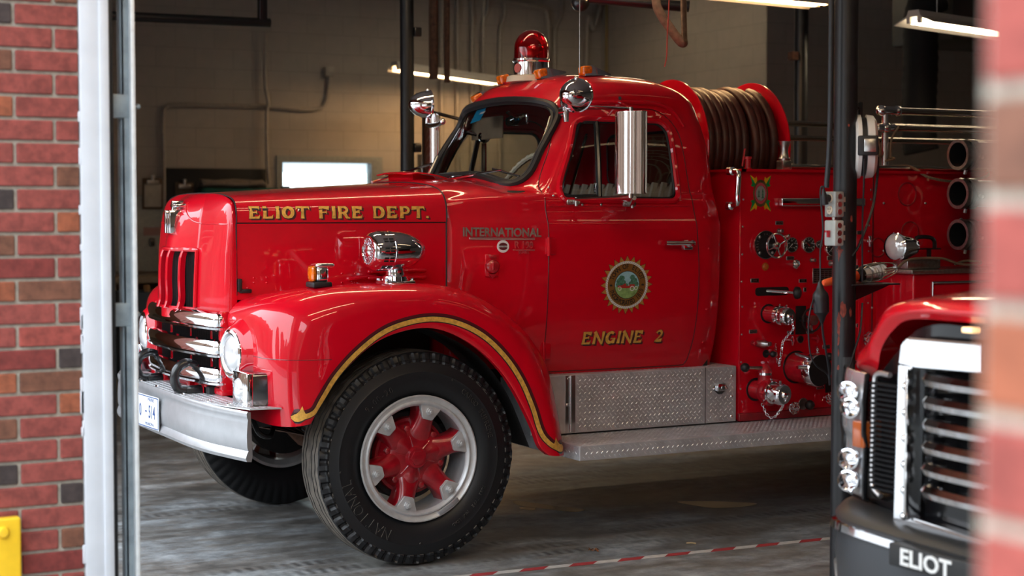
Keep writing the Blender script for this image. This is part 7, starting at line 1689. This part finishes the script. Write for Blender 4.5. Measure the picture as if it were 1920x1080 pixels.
# heater and black flexible duct at the upper right
m = M(); q0, q1 = PD(1742, 10, 14.6), PD(1850, 80, 14.6); m.box(q0.x, q1.x + .8, q0.y - .3, q0.y + .5, q1.z, q0.z + .25, .03, 2); ht = tag(m.obj('unit_heater', mat('heater_steel', (.10, .10, .095), .45, metal=.4)), 'dark box heater hung under the ceiling behind the upper right shop light', 'heater')
m = M()
for s in (.3, 1.0): m.tube([(q0.x + s, q0.y, q0.z + .2), (q0.x + s, q0.y, ZC_ - .001)], .01, 6)
m.obj('heater_rod', NIK, ht)
m = M(); pts = [PD(x, y, 14.2) for x, y in ((1760, -10), (1738, 5), (1727, 40), (1726, 120), (1723, 200), (1724, 262), (1728, 285))]
m.tube(cr(pts, 8), [.145 + .006 * (k % 2) for k in range(49)], 14); tag(m.obj('flexible_duct', mat('black_fabric', (.010, .010, .011), .7)), 'fat black flexible duct hanging down the dark wall at the upper right', 'duct')
# ---------------------------------------------------------------- on the floor
t0, t1 = PZ(905, 1079.5, 0), PZ(1545, 1013, 0); d = (t1 - t0).normalized(); n_ = V((-d.y, d.x, 0)); t0 = t0 - d * 1.2; L = (t1 - t0).length + .5
TW, TR = mat('tape_white', (.60, .57, .53), .6, noise=.12), mat('tape_red', (.42, .045, .05), .6, noise=.15)
m = M(); k = 0; x = 0; st = .125
while x < L:
    m.mi = k % 2; P = [t0 + d * x, t0 + d * (x + st), t0 + d * (x + st + .05) + n_ * .05, t0 + d * (x + .05) + n_ * .05]; m.prism([p + V((0, 0, .0004)) for p in P], (0, 0, .0006)); x += st; k += 1
tag(m.obj('floor_tape', [TW, TR], smooth=False), 'red and white striped marking tape stuck along the concrete floor', 'tape')
OIL = mat('fresh_oil', (.006, .006, .006), .06, spec=.6)
def blob(P, name, label):
    m_ = M(); q = [PZ(x, y, 0) for x, y in P]; q = cr(q, 4, True); m_.prism([V((p.x, p.y, .0006)) for p in q], (0, 0, .0008)); tag(m_.obj(name, OIL, smooth=False), label, 'oil stain')
blob([(962, 940), (985, 941), (1020, 946), (1050, 950), (1080, 953), (1097, 956), (1080, 960), (1050, 958), (1010, 953), (975, 949)], 'oil_puddle', 'long wet black oil streak on the floor behind the front tyre')
blob([(976, 951), (1003, 953), (1000, 957), (978, 955)], 'oil_puddle', 'tiny wet oil drip just below the long black oil streak')
blob([(1270, 941), (1330, 940), (1380, 942), (1420, 945), (1390, 951), (1340, 953), (1300, 948)], 'oil_puddle', 'faint wet oil patch on the floor under the running board, left of the column')
LEAF = mat('dead_leaf', (.30, .10, .03), .8, noise=.3)
m = M(); q = PZ(1114, 1034, 0); rnd = random.Random(8)
for k in range(4):
    a = k * 1.5 + .3; dd = V((math.cos(a), math.sin(a), 0)); s = V((-dd.y, dd.x, 0)); c = q + V((0, 0, .004))
    m.grid([[c + dd * (.004 * i) * 1.6 + s * (w * (.006 * math.sin(PI * i / 6))) + V((0, 0, .010 * math.sin(i * .6 + k) ** 2)) for w in (-1, 0, 1)] for i in range(7)])
lf = m.obj('dead_leaf', LEAF); tag(lf, 'small curled orange-brown dead leaf on the concrete', 'leaf')
m = M(); a, b = PZ(1287, 1018, .005), PZ(1305, 1019, .005); m.tube([a, a.lerp(b, .5) + V((0, 0, .002)), b], .004, 6); tag(m.obj('wood_chip', mat('pale_wood', (.45, .33, .18), .8)), 'pale sliver of wood on the floor between the tape and the running board', 'wood chip')
# ================================================================ outside, light and camera
w = bpy.data.worlds.new('overcast'); scene.world = w; w.use_nodes = True; nt = w.node_tree
bg = nt.nodes['Background']; tc = nt.nodes.new('ShaderNodeTexCoord'); sp = nt.nodes.new('ShaderNodeSeparateXYZ'); nt.links.new(tc.outputs['Generated'], sp.inputs[0])
rp = nt.nodes.new('ShaderNodeValToRGB'); rp.color_ramp.elements[0].position = .0; rp.color_ramp.elements[0].color = (.72, .76, .80, 1); rp.color_ramp.elements[1].position = .8; rp.color_ramp.elements[1].color = (.80, .90, 1.0, 1)
nt.links.new(sp.outputs['Z'], rp.inputs['Fac']); nt.links.new(rp.outputs['Color'], bg.inputs['Color']); bg.inputs['Strength'].default_value = 6.5
# a bare wooded edge across the street, mirrored in the paint and chrome
rnd = random.Random(21); TRL = mat('bare_wood', (.13, .08, .055), .95, noise=.6, nscale=1.5)
m = M(); n = 90; A = []; B = []; Cc = []
for k in range(n):
    an_ = rad(70 + k * 220 / (n - 1)); h = 9.5 + 3.0 * rnd.random() + 1.8 * math.sin(k * .31)
    if 168 < math.degrees(an_) < 178 or 187 < math.degrees(an_) < 191: h *= .07
    rr_ = 36 + 3 * rnd.random(); cx_, sy_ = math.cos(an_), math.sin(an_)
    A.append(m.v((-2 + rr_ * cx_, rr_ * sy_, -.02))); B.append(m.v((-2 + (rr_ + .8) * cx_, (rr_ + .8) * sy_, h * .6))); Cc.append(m.v((-2 + (rr_ + 2) * cx_, (rr_ + 2) * sy_, h)))
m.bridge(A, B, False); m.bridge(B, Cc, False)
tl_ = m.obj('tree_line', TRL, smooth=False); tl_['kind'] = 'stuff'; tag(tl_, 'bare brown tree line across the street, seen only as a dark band mirrored in the paint', 'trees')
cam = bpy.data.cameras.new('camera'); cam.sensor_width = 36; cam.lens = FPX / 1920 * 36; cam.clip_start = .05; cam.clip_end = 200
co = bpy.data.objects.new('camera', cam); COL.objects.link(co)
co.matrix_world = Matrix(((RGT.x, UPV.x, -FWD.x, CAM.x), (RGT.y, UPV.y, -FWD.y, CAM.y), (RGT.z, UPV.z, -FWD.z, CAM.z), (0, 0, 0, 1)))
cam.dof.use_dof = True; cam.dof.focus_distance = 7.35; cam.dof.aperture_fstop = 2.8
scene.camera = co
vs = scene.view_settings; vs.view_transform = 'Standard'; vs.look = 'None'; vs.gamma = 1; vs.exposure = 0.0; vs.use_curve_mapping = False
cy = scene.cycles
cy.max_bounces = 10; cy.diffuse_bounces = 5; cy.glossy_bounces = 5; cy.transmission_bounces = 8; cy.transparent_max_bounces = 12
cy.caustics_reflective = False; cy.caustics_refractive = False; cy.sample_clamp_indirect = 6; cy.use_denoising = True
